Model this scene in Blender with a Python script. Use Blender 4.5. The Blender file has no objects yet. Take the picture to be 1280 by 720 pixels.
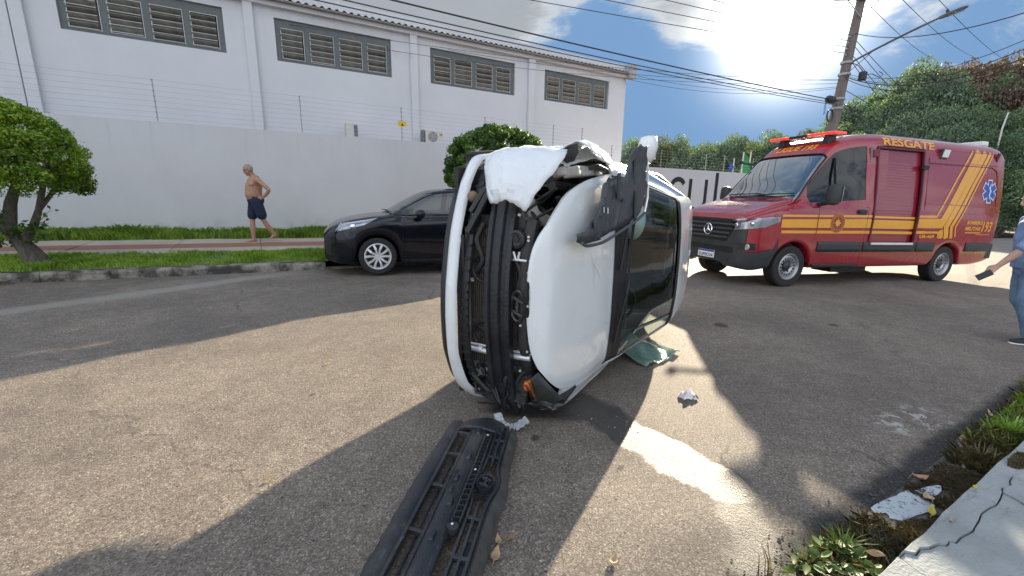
import bpy, bmesh, math, random
import numpy as np
from math import sin, cos, radians, pi, sqrt, atan2, hypot, tan
from mathutils import Matrix, Vector, Euler
rnd = random.Random(7)
SC = bpy.context.scene
COL = SC.collection
# ------------------------------------------------------------------ camera
CAM_H, FOC, PITCH, ROLL = 1.40, 536.0, radians(12.4), 0.0164
_f = Vector((0, cos(PITCH), -sin(PITCH))); _r = Vector((1, 0, 0)); _u = Vector((0, sin(PITCH), cos(PITCH)))
_r2 = _r*cos(ROLL) + _u*sin(ROLL); _u2 = _u*cos(ROLL) - _r*sin(ROLL)
cd = bpy.data.cameras.new('camera'); cam = bpy.data.objects.new('camera', cd); COL.objects.link(cam)
cd.sensor_width = 36; cd.lens = 36*FOC/1280; cd.clip_end = 3000; cd.clip_start = 0.05
M = Matrix((( _r2.x, _u2.x, -_f.x, 0), (_r2.y, _u2.y, -_f.y, 0), (_r2.z, _u2.z, -_f.z, CAM_H), (0, 0, 0, 1)))
cam.matrix_world = M
SC.camera = cam
# ------------------------------------------------------------------ light
SUN_AZ, SUN_EL = radians(29.6), radians(16.9)      # azimuth clockwise from +Y
SDIR = Vector((sin(SUN_AZ)*cos(SUN_EL), cos(SUN_AZ)*cos(SUN_EL), sin(SUN_EL)))
SC.view_settings.view_transform = 'Standard'; SC.view_settings.look = 'None'
SC.view_settings.exposure = 2.0; SC.view_settings.gamma = 1.0
sl = bpy.data.lights.new('sun', 'SUN'); sl.energy = 3.7; sl.angle = radians(0.5); sl.color = (1, .86, .64)
so = bpy.data.objects.new('sun', sl); COL.objects.link(so)
so.rotation_euler = (-SDIR).to_track_quat('-Z', 'Y').to_euler()
W = bpy.data.worlds.new('World'); SC.world = W; W.use_nodes = True
def build_world():
    nt = W.node_tree; N = nt.nodes; L = nt.links; N.clear()
    out = N.new('ShaderNodeOutputWorld'); bg = N.new('ShaderNodeBackground'); L.new(bg.outputs[0], out.inputs[0])
    bg.inputs[1].default_value = 0.10
    sky = N.new('ShaderNodeTexSky'); sky.sky_type = 'NISHITA'; sky.sun_disc = False
    sky.sun_elevation = SUN_EL; sky.sun_rotation = SUN_AZ; sky.altitude = 300; sky.air_density = 1.0; sky.dust_density = .6; sky.ozone_density = 2.0
    tc = N.new('ShaderNodeTexCoord')
    def math_(op, a, b=None, c=None, clamp=False):
        m = N.new('ShaderNodeMath'); m.operation = op; m.use_clamp = clamp
        for i, x in enumerate((a, b, c)):
            if x is None: continue
            if isinstance(x, (int, float)): m.inputs[i].default_value = x
            else: L.new(x, m.inputs[i])
        return m.outputs[0]
    def dot(v):
        m = N.new('ShaderNodeVectorMath'); m.operation = 'DOT_PRODUCT'; L.new(tc.outputs['Generated'], m.inputs[0]); m.inputs[1].default_value = v
        return m.outputs['Value']
    def sstep(x, lo, hi):
        m = N.new('ShaderNodeMapRange'); m.interpolation_type = 'SMOOTHSTEP'; L.new(x, m.inputs[0])
        m.inputs[1].default_value = lo; m.inputs[2].default_value = hi; m.inputs[3].default_value = 0; m.inputs[4].default_value = 1
        return m.outputs[0]
    def mixc(f, a, b, mode='MIX'):
        m = N.new('ShaderNodeMix'); m.data_type = 'RGBA'; m.blend_type = mode
        if isinstance(f, (int, float)): m.inputs[0].default_value = f
        else: L.new(f, m.inputs[0])
        for i, x in ((6, a), (7, b)):
            if isinstance(x, tuple): m.inputs[i].default_value = x
            else: L.new(x, m.inputs[i])
        return m.outputs[2]
    sep = N.new('ShaderNodeSeparateXYZ'); L.new(tc.outputs['Generated'], sep.inputs[0])
    zz = math_('ADD', math_('MAXIMUM', sep.outputs[2], 0.0), 0.16)
    px = math_('DIVIDE', sep.outputs[0], zz); py = math_('DIVIDE', sep.outputs[1], zz)
    com = N.new('ShaderNodeCombineXYZ'); L.new(px, com.inputs[0]); L.new(py, com.inputs[1])
    def noise(scale, detail, rough, off=(0, 0, 0), dist=0):
        mp = N.new('ShaderNodeMapping'); L.new(com.outputs[0], mp.inputs[0]); mp.inputs[1].default_value = off
        n = N.new('ShaderNodeTexNoise'); L.new(mp.outputs[0], n.inputs[0]); n.inputs['Scale'].default_value = scale
        n.inputs['Detail'].default_value = detail; n.inputs['Roughness'].default_value = rough; n.inputs['Distortion'].default_value = dist
        return n.outputs[0]
    def pdir(x, y):
        d = _f + _r2*((x-640)/FOC) - _u2*((y-360)/FOC); d.normalize(); return d
    # where the cloud banks stand in the sky (directions), the rest is broken cloud
    cov = math_('MULTIPLY_ADD', noise(1.9, 10, .66, (3.1, 1.7, 0), .5), 1.5, -.27)
    bias = None
    for (x, y, ro, ri, amt) in ((430, -40, 22, 8, .42), (600, 20, 9, 3, .22), (200, -140, 28, 10, .3), (690, 10, 5, 2, .16), (962, 5, 7, 2, .40), (1080, -15, 9, 3, .20), (1180, -10, 8, 2, .12), (1290, -5, 9, 3, .12), (850, 70, 6, 1, .14),
                                (745, 130, 12, 4, -.40), (900, 160, 12, 5, -.46), (1010, 110, 7, 3, -.26), (780, 40, 5, 2, -.10), (1170, 90, 9, 4, -.26), (1060, 160, 4, 1, .22), (560, 140, 10, 4, -.05)):
        d = pdir(x, y); b = math_('MULTIPLY', sstep(dot(d), cos(radians(ro)), cos(radians(ri))), amt)
        bias = b if bias is None else math_('ADD', bias, b)
    c0 = math_('ADD', math_('ADD', cov, bias), .10)
    cmask = sstep(c0, .42, .74)
    fine = noise(4.5, 8, .6, (0.4, 5.2, 0), .2)
    sd = dot(SDIR)
    aure = math_('POWER', math_('MAXIMUM', sd, 0.0), 240.0)
    wide = math_('POWER', math_('MAXIMUM', sd, 0.0), 9.0)
    core = math_('POWER', math_('MAXIMUM', sd, 0.0), 900.0)
    # the clear sky
    base = mixc(1.0, sky.outputs[0], (.60, .80, 1.06, 1), 'MULTIPLY')
    # thin veil evens out the bright band around the sun and along the horizon
    veil = N.new('ShaderNodeVectorMath'); veil.operation = 'MINIMUM'; L.new(base, veil.inputs[0]); veil.inputs[1].default_value = (.54, .98, 1.68)
    base = mixc(.55, veil.outputs[0], (.50, .90, 1.52, 1))
    # cloud body: grey where thick, white where thin, brighter towards the sun
    thick = sstep(c0, .62, .95)
    cb0 = mixc(thick, (1.78, 1.88, 1.98, 1), (1.08, 1.17, 1.28, 1))
    cb = mixc(sstep(dot(SDIR), .55, -.25), cb0, (5.9, 6.1, 6.4, 1))        # unseen clouds facing the sun, brightened to fill the shade; those against it grey
    cbv = mixc(math_('MULTIPLY', fine, .42), cb, mixc(1.0, cb, (.62, .66, .72, 1), 'MULTIPLY'))
    gl = N.new('ShaderNodeVectorMath'); gl.operation = 'SCALE'; gl.inputs[0].default_value = (1, .97, .90); L.new(math_('ADD', math_('MULTIPLY', aure, 15.0), math_('MULTIPLY', wide, .10)), gl.inputs['Scale'])
    cl = mixc(1.0, cbv, gl.outputs[0], 'ADD')
    s1 = mixc(cmask, base, cl)
    g2 = N.new('ShaderNodeVectorMath'); g2.operation = 'SCALE'; g2.inputs[0].default_value = (1, .96, .90); L.new(math_('ADD', math_('MULTIPLY', core, 30.0), math_('MULTIPLY', aure, 6.5)), g2.inputs['Scale'])
    fin = mixc(1.0, s1, g2.outputs[0], 'ADD')
    L.new(fin, bg.inputs[0])
build_world()
# ------------------------------------------------------------------ street frame (u along the street, v across it towards the building)
_a = radians(59.5); UX, UY = sin(_a), cos(_a); VX, VY = -cos(_a), sin(_a); RZ = atan2(UY, UX)
def gu(u): return -0.024*max(-40, min(60, u))
def UV(u, v, dz=0.0): return (u*UX+v*VX, u*UY+v*VY, gu(u)+dz)
def gxy(x, y): return gu(x*UX+y*UY)
# ------------------------------------------------------------------ mesh helpers
class MB:
    def __init__(s): s.v = []; s.f = []; s.m = []
    def add(s, vs, fs, mi=0, T=None):
        b = len(s.v)
        for p in vs:
            p = Vector(p)
            s.v.append(tuple(T @ p) if T is not None else tuple(p))
        for f in fs: s.f.append(tuple(i+b for i in f)); s.m.append(mi)
        return s
    def box(s, c, d, rot=None, mi=0, T=None, taper=1.0):
        x, y, z = d[0]/2, d[1]/2, d[2]/2; t = taper
        vs = [(-x, -y, -z), (x, -y, -z), (x, y, -z), (-x, y, -z), (-x*t, -y*t, z), (x*t, -y*t, z), (x*t, y*t, z), (-x*t, y*t, z)]
        m = Matrix.Translation(c)
        if rot: m = m @ Euler(rot).to_matrix().to_4x4()
        if T is not None: m = T @ m
        return s.add(vs, [(0, 3, 2, 1), (4, 5, 6, 7), (0, 1, 5, 4), (1, 2, 6, 5), (2, 3, 7, 6), (3, 0, 4, 7)], mi, m)
    def bar(s, a, b, w, h, mi=0, up=(0, 0, 1)):
        a, b = Vector(a), Vector(b); d = b-a; l = d.length
        if l < 1e-6: return s
        x = d/l; y = Vector(up).cross(x)
        if y.length < 1e-4: y = Vector((0, 1, 0)).cross(x)
        y.normalize(); z = x.cross(y)
        m = Matrix(((x.x, y.x, z.x, 0), (x.y, y.y, z.y, 0), (x.z, y.z, z.z, 0), (0, 0, 0, 1))); m.translation = (a+b)/2
        return s.box((0, 0, 0), (l, w, h), None, mi, m)
    def loft(s, rings, closed=True, c0=False, c1=False, mi=0, T=None):
        n = len(rings[0]); vs = [p for r in rings for p in r]; fs = []
        for i in range(len(rings)-1):
            for j in range(n if closed else n-1):
                k = (j+1) % n
                fs.append((i*n+j, i*n+k, (i+1)*n+k, (i+1)*n+j))
        if c0: fs.append(tuple(range(n))[::-1])
        if c1: fs.append(tuple((len(rings)-1)*n+j for j in range(n)))
        return s.add(vs, fs, mi, T)
    def tube(s, path, r, n=8, caps=True, mi=0, T=None, flat=1.0):
        path = [Vector(p) for p in path]; m = len(path)
        rs = r if isinstance(r, (list, tuple)) else [r]*m
        rings = []; pn = None
        for i, p in enumerate(path):
            t = (path[min(i+1, m-1)]-path[max(i-1, 0)])
            if t.length < 1e-9: t = Vector((0, 0, 1))
            t.normalize()
            if pn is None:
                a = Vector((0, 0, 1)) if abs(t.z) < .9 else Vector((1, 0, 0))
                nx = t.cross(a).normalized()
            else:
                nx = pn - t*pn.dot(t)
                nx = nx.normalized() if nx.length > 1e-6 else t.orthogonal().normalized()
            pn = nx; ny = t.cross(nx)
            rings.append([p + nx*(rs[i]*cos(2*pi*k/n)) + ny*(rs[i]*flat*sin(2*pi*k/n)) for k in range(n)])
        return s.loft(rings, True, caps, caps, mi, T)
    def lathe(s, prof, n=32, axis='z', mi=0, T=None, closed_prof=False):
        rings = []
        for (r, h) in prof:
            ring = []
            for k in range(n):
                a = 2*pi*k/n; x, y = r*cos(a), r*sin(a)
                ring.append((x, y, h) if axis == 'z' else ((x, h, y) if axis == 'y' else (h, x, y)))
            rings.append(ring)
        if closed_prof: rings.append(rings[0])
        return s.loft(rings, True, False, False, mi, T)
    def disc(s, c, r, n=24, axis='z', mi=0, T=None):
        vs = []
        for k in range(n):
            a = 2*pi*k/n; x, y = r*cos(a), r*sin(a)
            vs.append((c[0]+x, c[1]+y, c[2]) if axis == 'z' else ((c[0]+x, c[1], c[2]+y) if axis == 'y' else (c[0], c[1]+x, c[2]+y)))
        return s.add(vs, [tuple(range(n))], mi, T)
    def prism(s, poly, h0, h1, mi=0, T=None, axis='z'):
        n = len(poly)
        def P(p, h): return (p[0], p[1], h) if axis == 'z' else ((p[0], h, p[1]) if axis == 'y' else (h, p[0], p[1]))
        vs = [P(p, h0) for p in poly]+[P(p, h1) for p in poly]
        fs = [tuple(range(n))[::-1], tuple(range(n, 2*n))]+[(i, (i+1) % n, n+(i+1) % n, n+i) for i in range(n)]
        return s.add(vs, fs, mi, T)
    def grid(s, pts, mi=0, T=None, flip=False):
        n = len(pts[0]); vs = [p for r in pts for p in r]; fs = []
        for i in range(len(pts)-1):
            for j in range(n-1):
                q = (i*n+j, i*n+j+1, (i+1)*n+j+1, (i+1)*n+j)
                fs.append(q[::-1] if flip else q)
        return s.add(vs, fs, mi, T)
    def ell(s, c, r, nu=16, nv=10, mi=0, T=None):
        rings = []
        for i in range(nv+1):
            a = -pi/2+pi*i/nv; cr = max(cos(a), .001)
            rings.append([(c[0]+r[0]*cr*cos(2*pi*k/nu), c[1]+r[1]*cr*sin(2*pi*k/nu), c[2]+r[2]*sin(a)) for k in range(nu)])
        return s.loft(rings, True, True, True, mi, T)
def link(name, me, parent=None, loc=None, rot=None):
    o = bpy.data.objects.new(name, me); COL.objects.link(o)
    if parent is not None: o.parent = parent
    if loc is not None: o.location = loc
    if rot is not None: o.rotation_euler = rot
    return o
def mesh_of(mb, mats, smooth=None, name='m', fixn=True):
    me = bpy.data.meshes.new(name); me.from_pydata(mb.v, [], mb.f)
    for m in (mats if isinstance(mats, (list, tuple)) else [mats]): me.materials.append(m)
    if len(me.materials) > 1: me.polygons.foreach_set('material_index', mb.m)
    if fixn:
        bm = bmesh.new(); bm.from_mesh(me); bmesh.ops.recalc_face_normals(bm, faces=bm.faces); bm.to_mesh(me); bm.free()
    if smooth is not None:
        me.shade_smooth(); me.set_sharp_from_angle(angle=radians(smooth))
    me.update(); return me
def obj(name, mb, mats, parent=None, loc=None, rot=None, smooth=None, bevel=0, fixn=True, solid=0):
    o = link(name, mesh_of(mb, mats, smooth, name, fixn), parent, loc, rot)
    if solid:
        md = o.modifiers.new('s', 'SOLIDIFY'); md.thickness = solid; md.offset = -1
    if bevel:
        md = o.modifiers.new('b', 'BEVEL'); md.width = bevel; md.segments = 2; md.limit_method = 'ANGLE'; md.angle_limit = radians(40)
    return o
def tag(o, label=None, cat=None, group=None, kind=None):
    if label: o['label'] = label
    if cat: o['category'] = cat
    if group: o['group'] = group
    if kind: o['kind'] = kind
    return o
def thing(name, label, cat, loc=(0, 0, 0), rz=0, group=None, mw=None):
    o = bpy.data.objects.new(name, None); COL.objects.link(o); o.empty_display_size = .2
    if mw is not None: o.matrix_world = mw
    else: o.location = loc; o.rotation_euler = (0, 0, rz)
    return tag(o, label, cat, group)
def copy_tree(o, parent=None):
    c = o.copy(); COL.objects.link(c)
    if parent is not None: c.parent = parent
    for ch in list(o.children): copy_tree(ch, c)
    return c
def curve(tab):
    xs = [t[0] for t in tab]; ys = [t[1] for t in tab]; n = len(xs)
    d = [(ys[i+1]-ys[i])/(xs[i+1]-xs[i]) for i in range(n-1)]
    m = [d[0]]+[0 if d[i-1]*d[i] <= 0 else 2*d[i-1]*d[i]/(d[i-1]+d[i]) for i in range(1, n-1)]+[d[-1]]
    def f(x):
        if x <= xs[0]: return ys[0]
        if x >= xs[-1]: return ys[-1]
        i = max(k for k in range(n-1) if xs[k] <= x); h = xs[i+1]-xs[i]; t = (x-xs[i])/h
        return (2*t**3-3*t*t+1)*ys[i]+(t**3-2*t*t+t)*h*m[i]+(-2*t**3+3*t*t)*ys[i+1]+(t**3-t*t)*h*m[i+1]
    return f
def lerp(a, b, t): return a+(b-a)*t
# ------------------------------------------------------------------ materials
def newmat(name):
    m = bpy.data.materials.new(name); m.use_nodes = True; nt = m.node_tree
    return m, nt, nt.nodes, nt.links, nt.nodes['Principled BSDF']
def rgba(c): return (c[0], c[1], c[2], 1)
def mat(name, col, rough=.5, metal=0, var=.12, scale=6, bump=0, bscale=60, coat=0, spec=.5, col2=None, thr=None, rvar=.1, detail=5, anis=None):
    """plain surface with a mottled colour, uneven gloss and fine relief"""
    m, nt, N, L, P = newmat(name)
    tc = N.new('ShaderNodeTexCoord')
    src = tc.outputs['Object']
    if anis:
        mp = N.new('ShaderNodeMapping'); mp.inputs[3].default_value = anis; L.new(src, mp.inputs[0]); src = mp.outputs[0]
    n = N.new('ShaderNodeTexNoise'); n.inputs['Scale'].default_value = scale; n.inputs['Detail'].default_value = detail; n.inputs['Roughness'].default_value = .62
    L.new(src, n.inputs[0])
    r = N.new('ShaderNodeValToRGB'); e = r.color_ramp.elements
    lo, hi = (thr or (.3, .72)); e[0].position = lo; e[1].position = hi
    if col2 is None:
        e[0].color = rgba([c*(1-var) for c in col]); e[1].color = rgba([min(1, c*(1+var)) for c in col])
    else:
        e[0].color = rgba(col); e[1].color = rgba(col2)
    L.new(n.outputs[0], r.inputs[0]); L.new(r.outputs[0], P.inputs['Base Color'])
    mr = N.new('ShaderNodeMapRange'); L.new(n.outputs[0], mr.inputs[0]); mr.inputs[1].default_value = .3; mr.inputs[2].default_value = .7
    mr.inputs[3].default_value = max(.02, rough-rvar); mr.inputs[4].default_value = min(1, rough+rvar); L.new(mr.outputs[0], P.inputs['Roughness'])
    P.inputs['Metallic'].default_value = metal; P.inputs['Specular IOR Level'].default_value = spec
    if coat: P.inputs['Coat Weight'].default_value = coat; P.inputs['Coat Roughness'].default_value = .06
    if bump:
        b = N.new('ShaderNodeBump'); b.inputs['Strength'].default_value = bump; b.inputs['Distance'].default_value = .02
        n2 = N.new('ShaderNodeTexNoise'); n2.inputs['Scale'].default_value = bscale; n2.inputs['Detail'].default_value = 4; L.new(src, n2.inputs[0])
        L.new(n2.outputs[0], b.inputs['Height']); L.new(b.outputs[0], P.inputs['Normal'])
    return m
def glassmat(name, tint=(.5, .6, .56), refl=1.0, rough=.02):
    m, nt, N, L, P = newmat(name); N.remove(P); out = N['Material Output']
    t = N.new('ShaderNodeBsdfTransparent'); t.inputs[0].default_value = rgba(tint)
    g = N.new('ShaderNodeBsdfGlossy'); g.inputs['Roughness'].default_value = rough
    fr = N.new('ShaderNodeFresnel'); fr.inputs[0].default_value = 1.5
    mu = N.new('ShaderNodeMath'); mu.operation = 'MULTIPLY'; mu.inputs[1].default_value = refl; mu.use_clamp = True; L.new(fr.outputs[0], mu.inputs[0])
    mx = N.new('ShaderNodeMixShader'); L.new(mu.outputs[0], mx.inputs[0]); L.new(t.outputs[0], mx.inputs[1]); L.new(g.outputs[0], mx.inputs[2]); L.new(mx.outputs[0], out.inputs[0])
    return m
def leafmat(name, dark, light, trans=.25, scale=1.2, gloss=.45, third=None):
    m, nt, N, L, P = newmat(name); out = N['Material Output']
    geo = N.new('ShaderNodeNewGeometry'); tc = N.new('ShaderNodeTexCoord')
    n = N.new('ShaderNodeTexNoise'); n.inputs['Scale'].default_value = scale; n.inputs['Detail'].default_value = 3; L.new(tc.outputs['Object'], n.inputs[0])
    ad = N.new('ShaderNodeMath'); ad.operation = 'MULTIPLY_ADD'; L.new(geo.outputs['Random Per Island'], ad.inputs[0]); ad.inputs[1].default_value = .55
    sb = N.new('ShaderNodeMath'); sb.operation = 'MULTIPLY_ADD'; L.new(n.outputs[0], sb.inputs[0]); sb.inputs[1].default_value = 1.3; sb.inputs[2].default_value = -.42
    L.new(sb.outputs[0], ad.inputs[2])
    r = N.new('ShaderNodeValToRGB'); e = r.color_ramp.elements; e[0].position = .1; e[0].color = rgba(dark); e[1].position = .9; e[1].color = rgba(light)
    if third: x = r.color_ramp.elements.new(.55); x.color = rgba(third)
    L.new(ad.outputs[0], r.inputs[0]); L.new(r.outputs[0], P.inputs['Base Color']); P.inputs['Roughness'].default_value = gloss
    tr = N.new('ShaderNodeBsdfTranslucent'); mx = N.new('ShaderNodeMixShader'); mx.inputs[0].default_value = trans
    g = N.new('ShaderNodeMix'); g.data_type = 'RGBA'; g.blend_type = 'MULTIPLY'; g.inputs[0].default_value = 1; L.new(r.outputs[0], g.inputs[6]); g.inputs[7].default_value = (1.5, 1.6, .6, 1)
    L.new(g.outputs[2], tr.inputs[0]); L.new(P.outputs[0], mx.inputs[1]); L.new(tr.outputs[0], mx.inputs[2]); L.new(mx.outputs[0], out.inputs[0])
    return m
MT = {}
MT['black_plastic'] = mat('black_plastic', (.018, .019, .021), .42, var=.3, scale=14, bump=.15, bscale=220)
MT['grey_plastic'] = mat('grey_plastic', (.05, .053, .058), .48, var=.25, scale=9, bump=.15, bscale=160)
MT['rubber'] = mat('rubber', (.022, .021, .02), .8, var=.35, scale=18, bump=.3, bscale=90)
MT['chrome'] = mat('chrome', (.75, .76, .78), .12, metal=1, var=.04)
MT['alloy'] = mat('alloy', (.80, .80, .80), .38, metal=.6, var=.08)
MT['steel'] = mat('steel', (.36, .36, .36), .42, metal=.9, var=.25, scale=12)
MT['dark_metal'] = mat('dark_metal', (.06, .06, .062), .5, metal=.6, var=.35, scale=14)
MT['greasy'] = mat('greasy', (.03, .029, .028), .5, metal=.3, var=.6, scale=16, bump=.3, bscale=60)
MT['wire'] = mat('wire', (.03, .03, .033), .6, var=.1)
MT['glass_dark'] = glassmat('glass_dark', (.16, .19, .19), 1.3)
MT['glass_side'] = glassmat('glass_side', (.34, .40, .40), 2.2)
MT['glass_clear'] = glassmat('glass_clear', (.80, .86, .83), 1.2)
MT['lens'] = glassmat('lens', (.92, .93, .95), 1.1)
MT['white'] = mat('white_print', (.8, .8, .8), .5, var=.04)
MT['black'] = mat('black_paint', (.012, .012, .013), .5, var=.15)
MT['red_lens'] = mat('red_lens', (.5, .012, .012), .18, var=.1, coat=.5)
MT['yellow_print'] = mat('yellow_print', (.86, .44, .03), .4, var=.08)
# ================================================================== SETTING
class NT:
    """tiny shader-node helper"""
    def __init__(s, nt): s.nt = nt; s.N = nt.nodes; s.L = nt.links
    def m(s, op, a, b=None, c=None, clamp=False):
        n = s.N.new('ShaderNodeMath'); n.operation = op; n.use_clamp = clamp
        for i, x in enumerate((a, b, c)):
            if x is None: continue
            if isinstance(x, (int, float)): n.inputs[i].default_value = x
            else: s.L.new(x, n.inputs[i])
        return n.outputs[0]
    def ss(s, x, lo, hi, a=0, b=1):
        n = s.N.new('ShaderNodeMapRange'); n.interpolation_type = 'SMOOTHSTEP'; s.L.new(x, n.inputs[0])
        for i, v in zip((1, 2, 3, 4), (lo, hi, a, b)): n.inputs[i].default_value = v
        return n.outputs[0]
    def mix(s, f, a, b, mode='MIX'):
        n = s.N.new('ShaderNodeMix'); n.data_type = 'RGBA'; n.blend_type = mode
        for i, x in ((0, f), (6, a), (7, b)):
            if isinstance(x, (int, float)): n.inputs[i].default_value = x
            elif isinstance(x, tuple): n.inputs[i].default_value = x if len(x) == 4 else rgba(x)
            else: s.L.new(x, n.inputs[i])
        return n.outputs[2]
    def noise(s, src, scale, detail=4, rough=.55, dist=0):
        n = s.N.new('ShaderNodeTexNoise'); s.L.new(src, n.inputs[0]); n.inputs['Scale'].default_value = scale
        n.inputs['Detail'].default_value = detail; n.inputs['Roughness'].default_value = rough; n.inputs['Distortion'].default_value = dist
        return n.outputs[0]
    def seg(s, x, y, a, b):
        """distance of (x,y) to the segment a-b"""
        dx, dy = b[0]-a[0], b[1]-a[1]; l2 = dx*dx+dy*dy
        t = s.m('MULTIPLY_ADD', x, dx/l2, s.m('MULTIPLY_ADD', y, dy/l2, -(a[0]*dx+a[1]*dy)/l2), clamp=True)
        ex = s.m('SUBTRACT', x, s.m('MULTIPLY_ADD', t, dx, a[0])); ey = s.m('SUBTRACT', y, s.m('MULTIPLY_ADD', t, dy, a[1]))
        return s.m('SQRT', s.m('ADD', s.m('MULTIPLY', ex, ex), s.m('MULTIPLY', ey, ey)))
def asphalt():
    m, nt, N, L, P = newmat('asphalt'); h = NT(nt)
    tc = N.new('ShaderNodeTexCoord'); co = tc.outputs['Object']
    sp = N.new('ShaderNodeSeparateXYZ'); L.new(co, sp.inputs[0]); x, y = sp.outputs[0], sp.outputs[1]
    jit = N.new('ShaderNodeTexNoise'); jit.inputs['Scale'].default_value = 120; jit.inputs['Detail'].default_value = 3; L.new(co, jit.inputs[0])
    js = N.new('ShaderNodeVectorMath'); js.operation = 'MULTIPLY_ADD'; L.new(jit.outputs['Color'], js.inputs[0]); js.inputs[1].default_value = (.012, .012, .0); L.new(co, js.inputs[2])
    vo = N.new('ShaderNodeTexVoronoi'); vo.inputs['Scale'].default_value = 150; L.new(js.outputs[0], vo.inputs[0])
    sc = N.new('ShaderNodeSeparateColor'); L.new(vo.outputs['Color'], sc.inputs[0])
    vo2 = N.new('ShaderNodeTexVoronoi'); vo2.inputs['Scale'].default_value = 34; L.new(co, vo2.inputs[0])
    sc2 = N.new('ShaderNodeSeparateColor'); L.new(vo2.outputs['Color'], sc2.inputs[0])
    vo3 = N.new('ShaderNodeTexVoronoi'); vo3.inputs['Scale'].default_value = 26; L.new(co, vo3.inputs[0])
    sc3 = N.new('ShaderNodeSeparateColor'); L.new(vo3.outputs['Color'], sc3.inputs[0])
    r = N.new('ShaderNodeValToRGB'); e = r.color_ramp.elements
    e[0].position = 0; e[0].color = (.108, .090, .074, 1); e[1].position = .72; e[1].color = (.228, .190, .156, 1)
    x1 = e.new(.93); x1.color = (.295, .25, .205, 1); x2 = e.new(1.0); x2.color = (.40, .36, .31, 1)
    L.new(sc.outputs[0], r.inputs[0])
    big = h.noise(co, .55, 5, .6, .6); mid = h.noise(co, 6.5, 5, .65)
    c = h.mix(h.m('MULTIPLY', h.ss(vo3.outputs['Distance'], .16, .05), h.ss(sc3.outputs[0], .86, .9)), r.outputs[0], (.36, .33, .29))
    c = h.mix(h.m('MULTIPLY', h.ss(vo3.outputs['Distance'], .22, .08), h.ss(sc3.outputs[1], .84, .88)), c, (.035, .032, .03))
    c = h.mix(1.0, c, h.mix(h.ss(big, .32, .7), (.80, .79, .79), (1.18, 1.16, 1.13)), 'MULTIPLY')
    c = h.mix(1.0, c, h.mix(h.ss(mid, .3, .72), (.87, .87, .87), (1.12, 1.12, 1.12)), 'MULTIPLY')
    # dusty washed strip beside the far gutter
    wob = h.noise(co, 1.1, 4)
    yy = h.m('ADD', y, h.m('MULTIPLY', wob, .7))
    d1 = h.m('MULTIPLY', h.ss(h.m('ABSOLUTE', h.m('ADD', h.m('SUBTRACT', y, h.m('MULTIPLY_ADD', x, .56, 8.15)), h.m('MULTIPLY', wob, .2))), .30, .06), h.ss(x, .9, -.4))
    c = h.mix(h.m('MULTIPLY', d1, .55), c, (.36, .33, .28))
    # dark tyre-polished lanes
    lane = h.ss(h.m('ABSOLUTE', h.m('SUBTRACT', yy, 5.4)), .75, .2)
    c = h.mix(h.m('MULTIPLY', lane, .14), c, (.06, .056, .053))
    # a paler far stretch of the street
    far = h.ss(h.m('ADD', x, h.m('MULTIPLY', wob, 3.0)), 12.8, 17.0)
    c = h.mix(h.m('MULTIPLY', far, .6), c, (.25, .23, .20))
    # dried pale splashes
    n9 = h.noise(co, 9, 5, .7, .8)
    d2 = h.m('MULTIPLY', h.ss(h.seg(x, y, (3.6, .96), (4.0, .90)), .22, .05), h.ss(n9, .535, .575))
    c = h.mix(h.m('MULTIPLY', d2, .85), c, (.45, .43, .38))
    # spilt coolant running from the wreck to the gutter (wet)
    edge = h.m('MULTIPLY_ADD', h.noise(co, 5, 5, .6), .20, -.10)
    fine = h.m('MULTIPLY_ADD', h.noise(co, 38, 3, .6), .05, -.025)
    ew = h.m('ADD', edge, fine)
    w1 = h.ss(h.m('ADD', h.seg(x, y, (1.85, 2.15), (1.93, 1.12)), ew), .180, .140)
    w2 = h.ss(h.m('ADD', h.seg(x, y, (1.98, 1.15), (1.55, .66)), h.m('MULTIPLY', ew, 1.5)), .16, .05)
    w3 = h.ss(h.m('ADD', h.seg(x, y, (1.35, 2.35), (1.8, 2.05)), ew), .16, .08)
    w4 = h.m('MULTIPLY', h.ss(h.m('ADD', y, h.m('MULTIPLY', ew, .5)), .80, .72), h.m('MULTIPLY', h.ss(x, .4, 1.4), h.ss(x, 16, 7)))
    wet = h.m('MAXIMUM', h.m('MAXIMUM', w1, h.m('MULTIPLY', w2, .55)), w3)
    wetc = h.mix(1.0, c, (.26, .26, .27), 'MULTIPLY')
    c = h.mix(wet, c, wetc)
    c = h.mix(h.m('MULTIPLY', w4, .92), c, h.mix(h.ss(sc.outputs[2], .4, 1), (.012, .012, .013), (.05, .05, .05)))
    # oil drips
    for (ax, ay, rr) in ((1.30, 1.92, .035), (1.05, 1.98, .02), (1.55, 1.46, .02), (.2, 3.1, .018), (4.7, 3.0, .10), (6.1, 2.4, .07)):
        dd = h.ss(h.m('ADD', h.seg(x, y, (ax, ay), (ax+.02, ay+.012)), h.m('MULTIPLY', ew, .25)), rr, rr*.55)
        c = h.mix(h.m('MULTIPLY', dd, .75), c, (.02, .019, .018))
    # hairline cracks
    v3 = N.new('ShaderNodeTexVoronoi'); v3.feature = 'DISTANCE_TO_EDGE'; v3.inputs['Scale'].default_value = .33
    mpn = N.new('ShaderNodeVectorMath'); mpn.operation = 'ADD'; L.new(co, mpn.inputs[0])
    nz = N.new('ShaderNodeTexNoise'); nz.inputs['Scale'].default_value = 2.2; nz.inputs['Detail'].default_value = 6; L.new(co, nz.inputs[0])
    svm = N.new('ShaderNodeVectorMath'); svm.operation = 'SCALE'; svm.inputs['Scale'].default_value = .6; L.new(nz.outputs['Color'], svm.inputs[0]); L.new(svm.outputs[0], mpn.inputs[1])
    L.new(mpn.outputs[0], v3.inputs[0])
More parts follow.
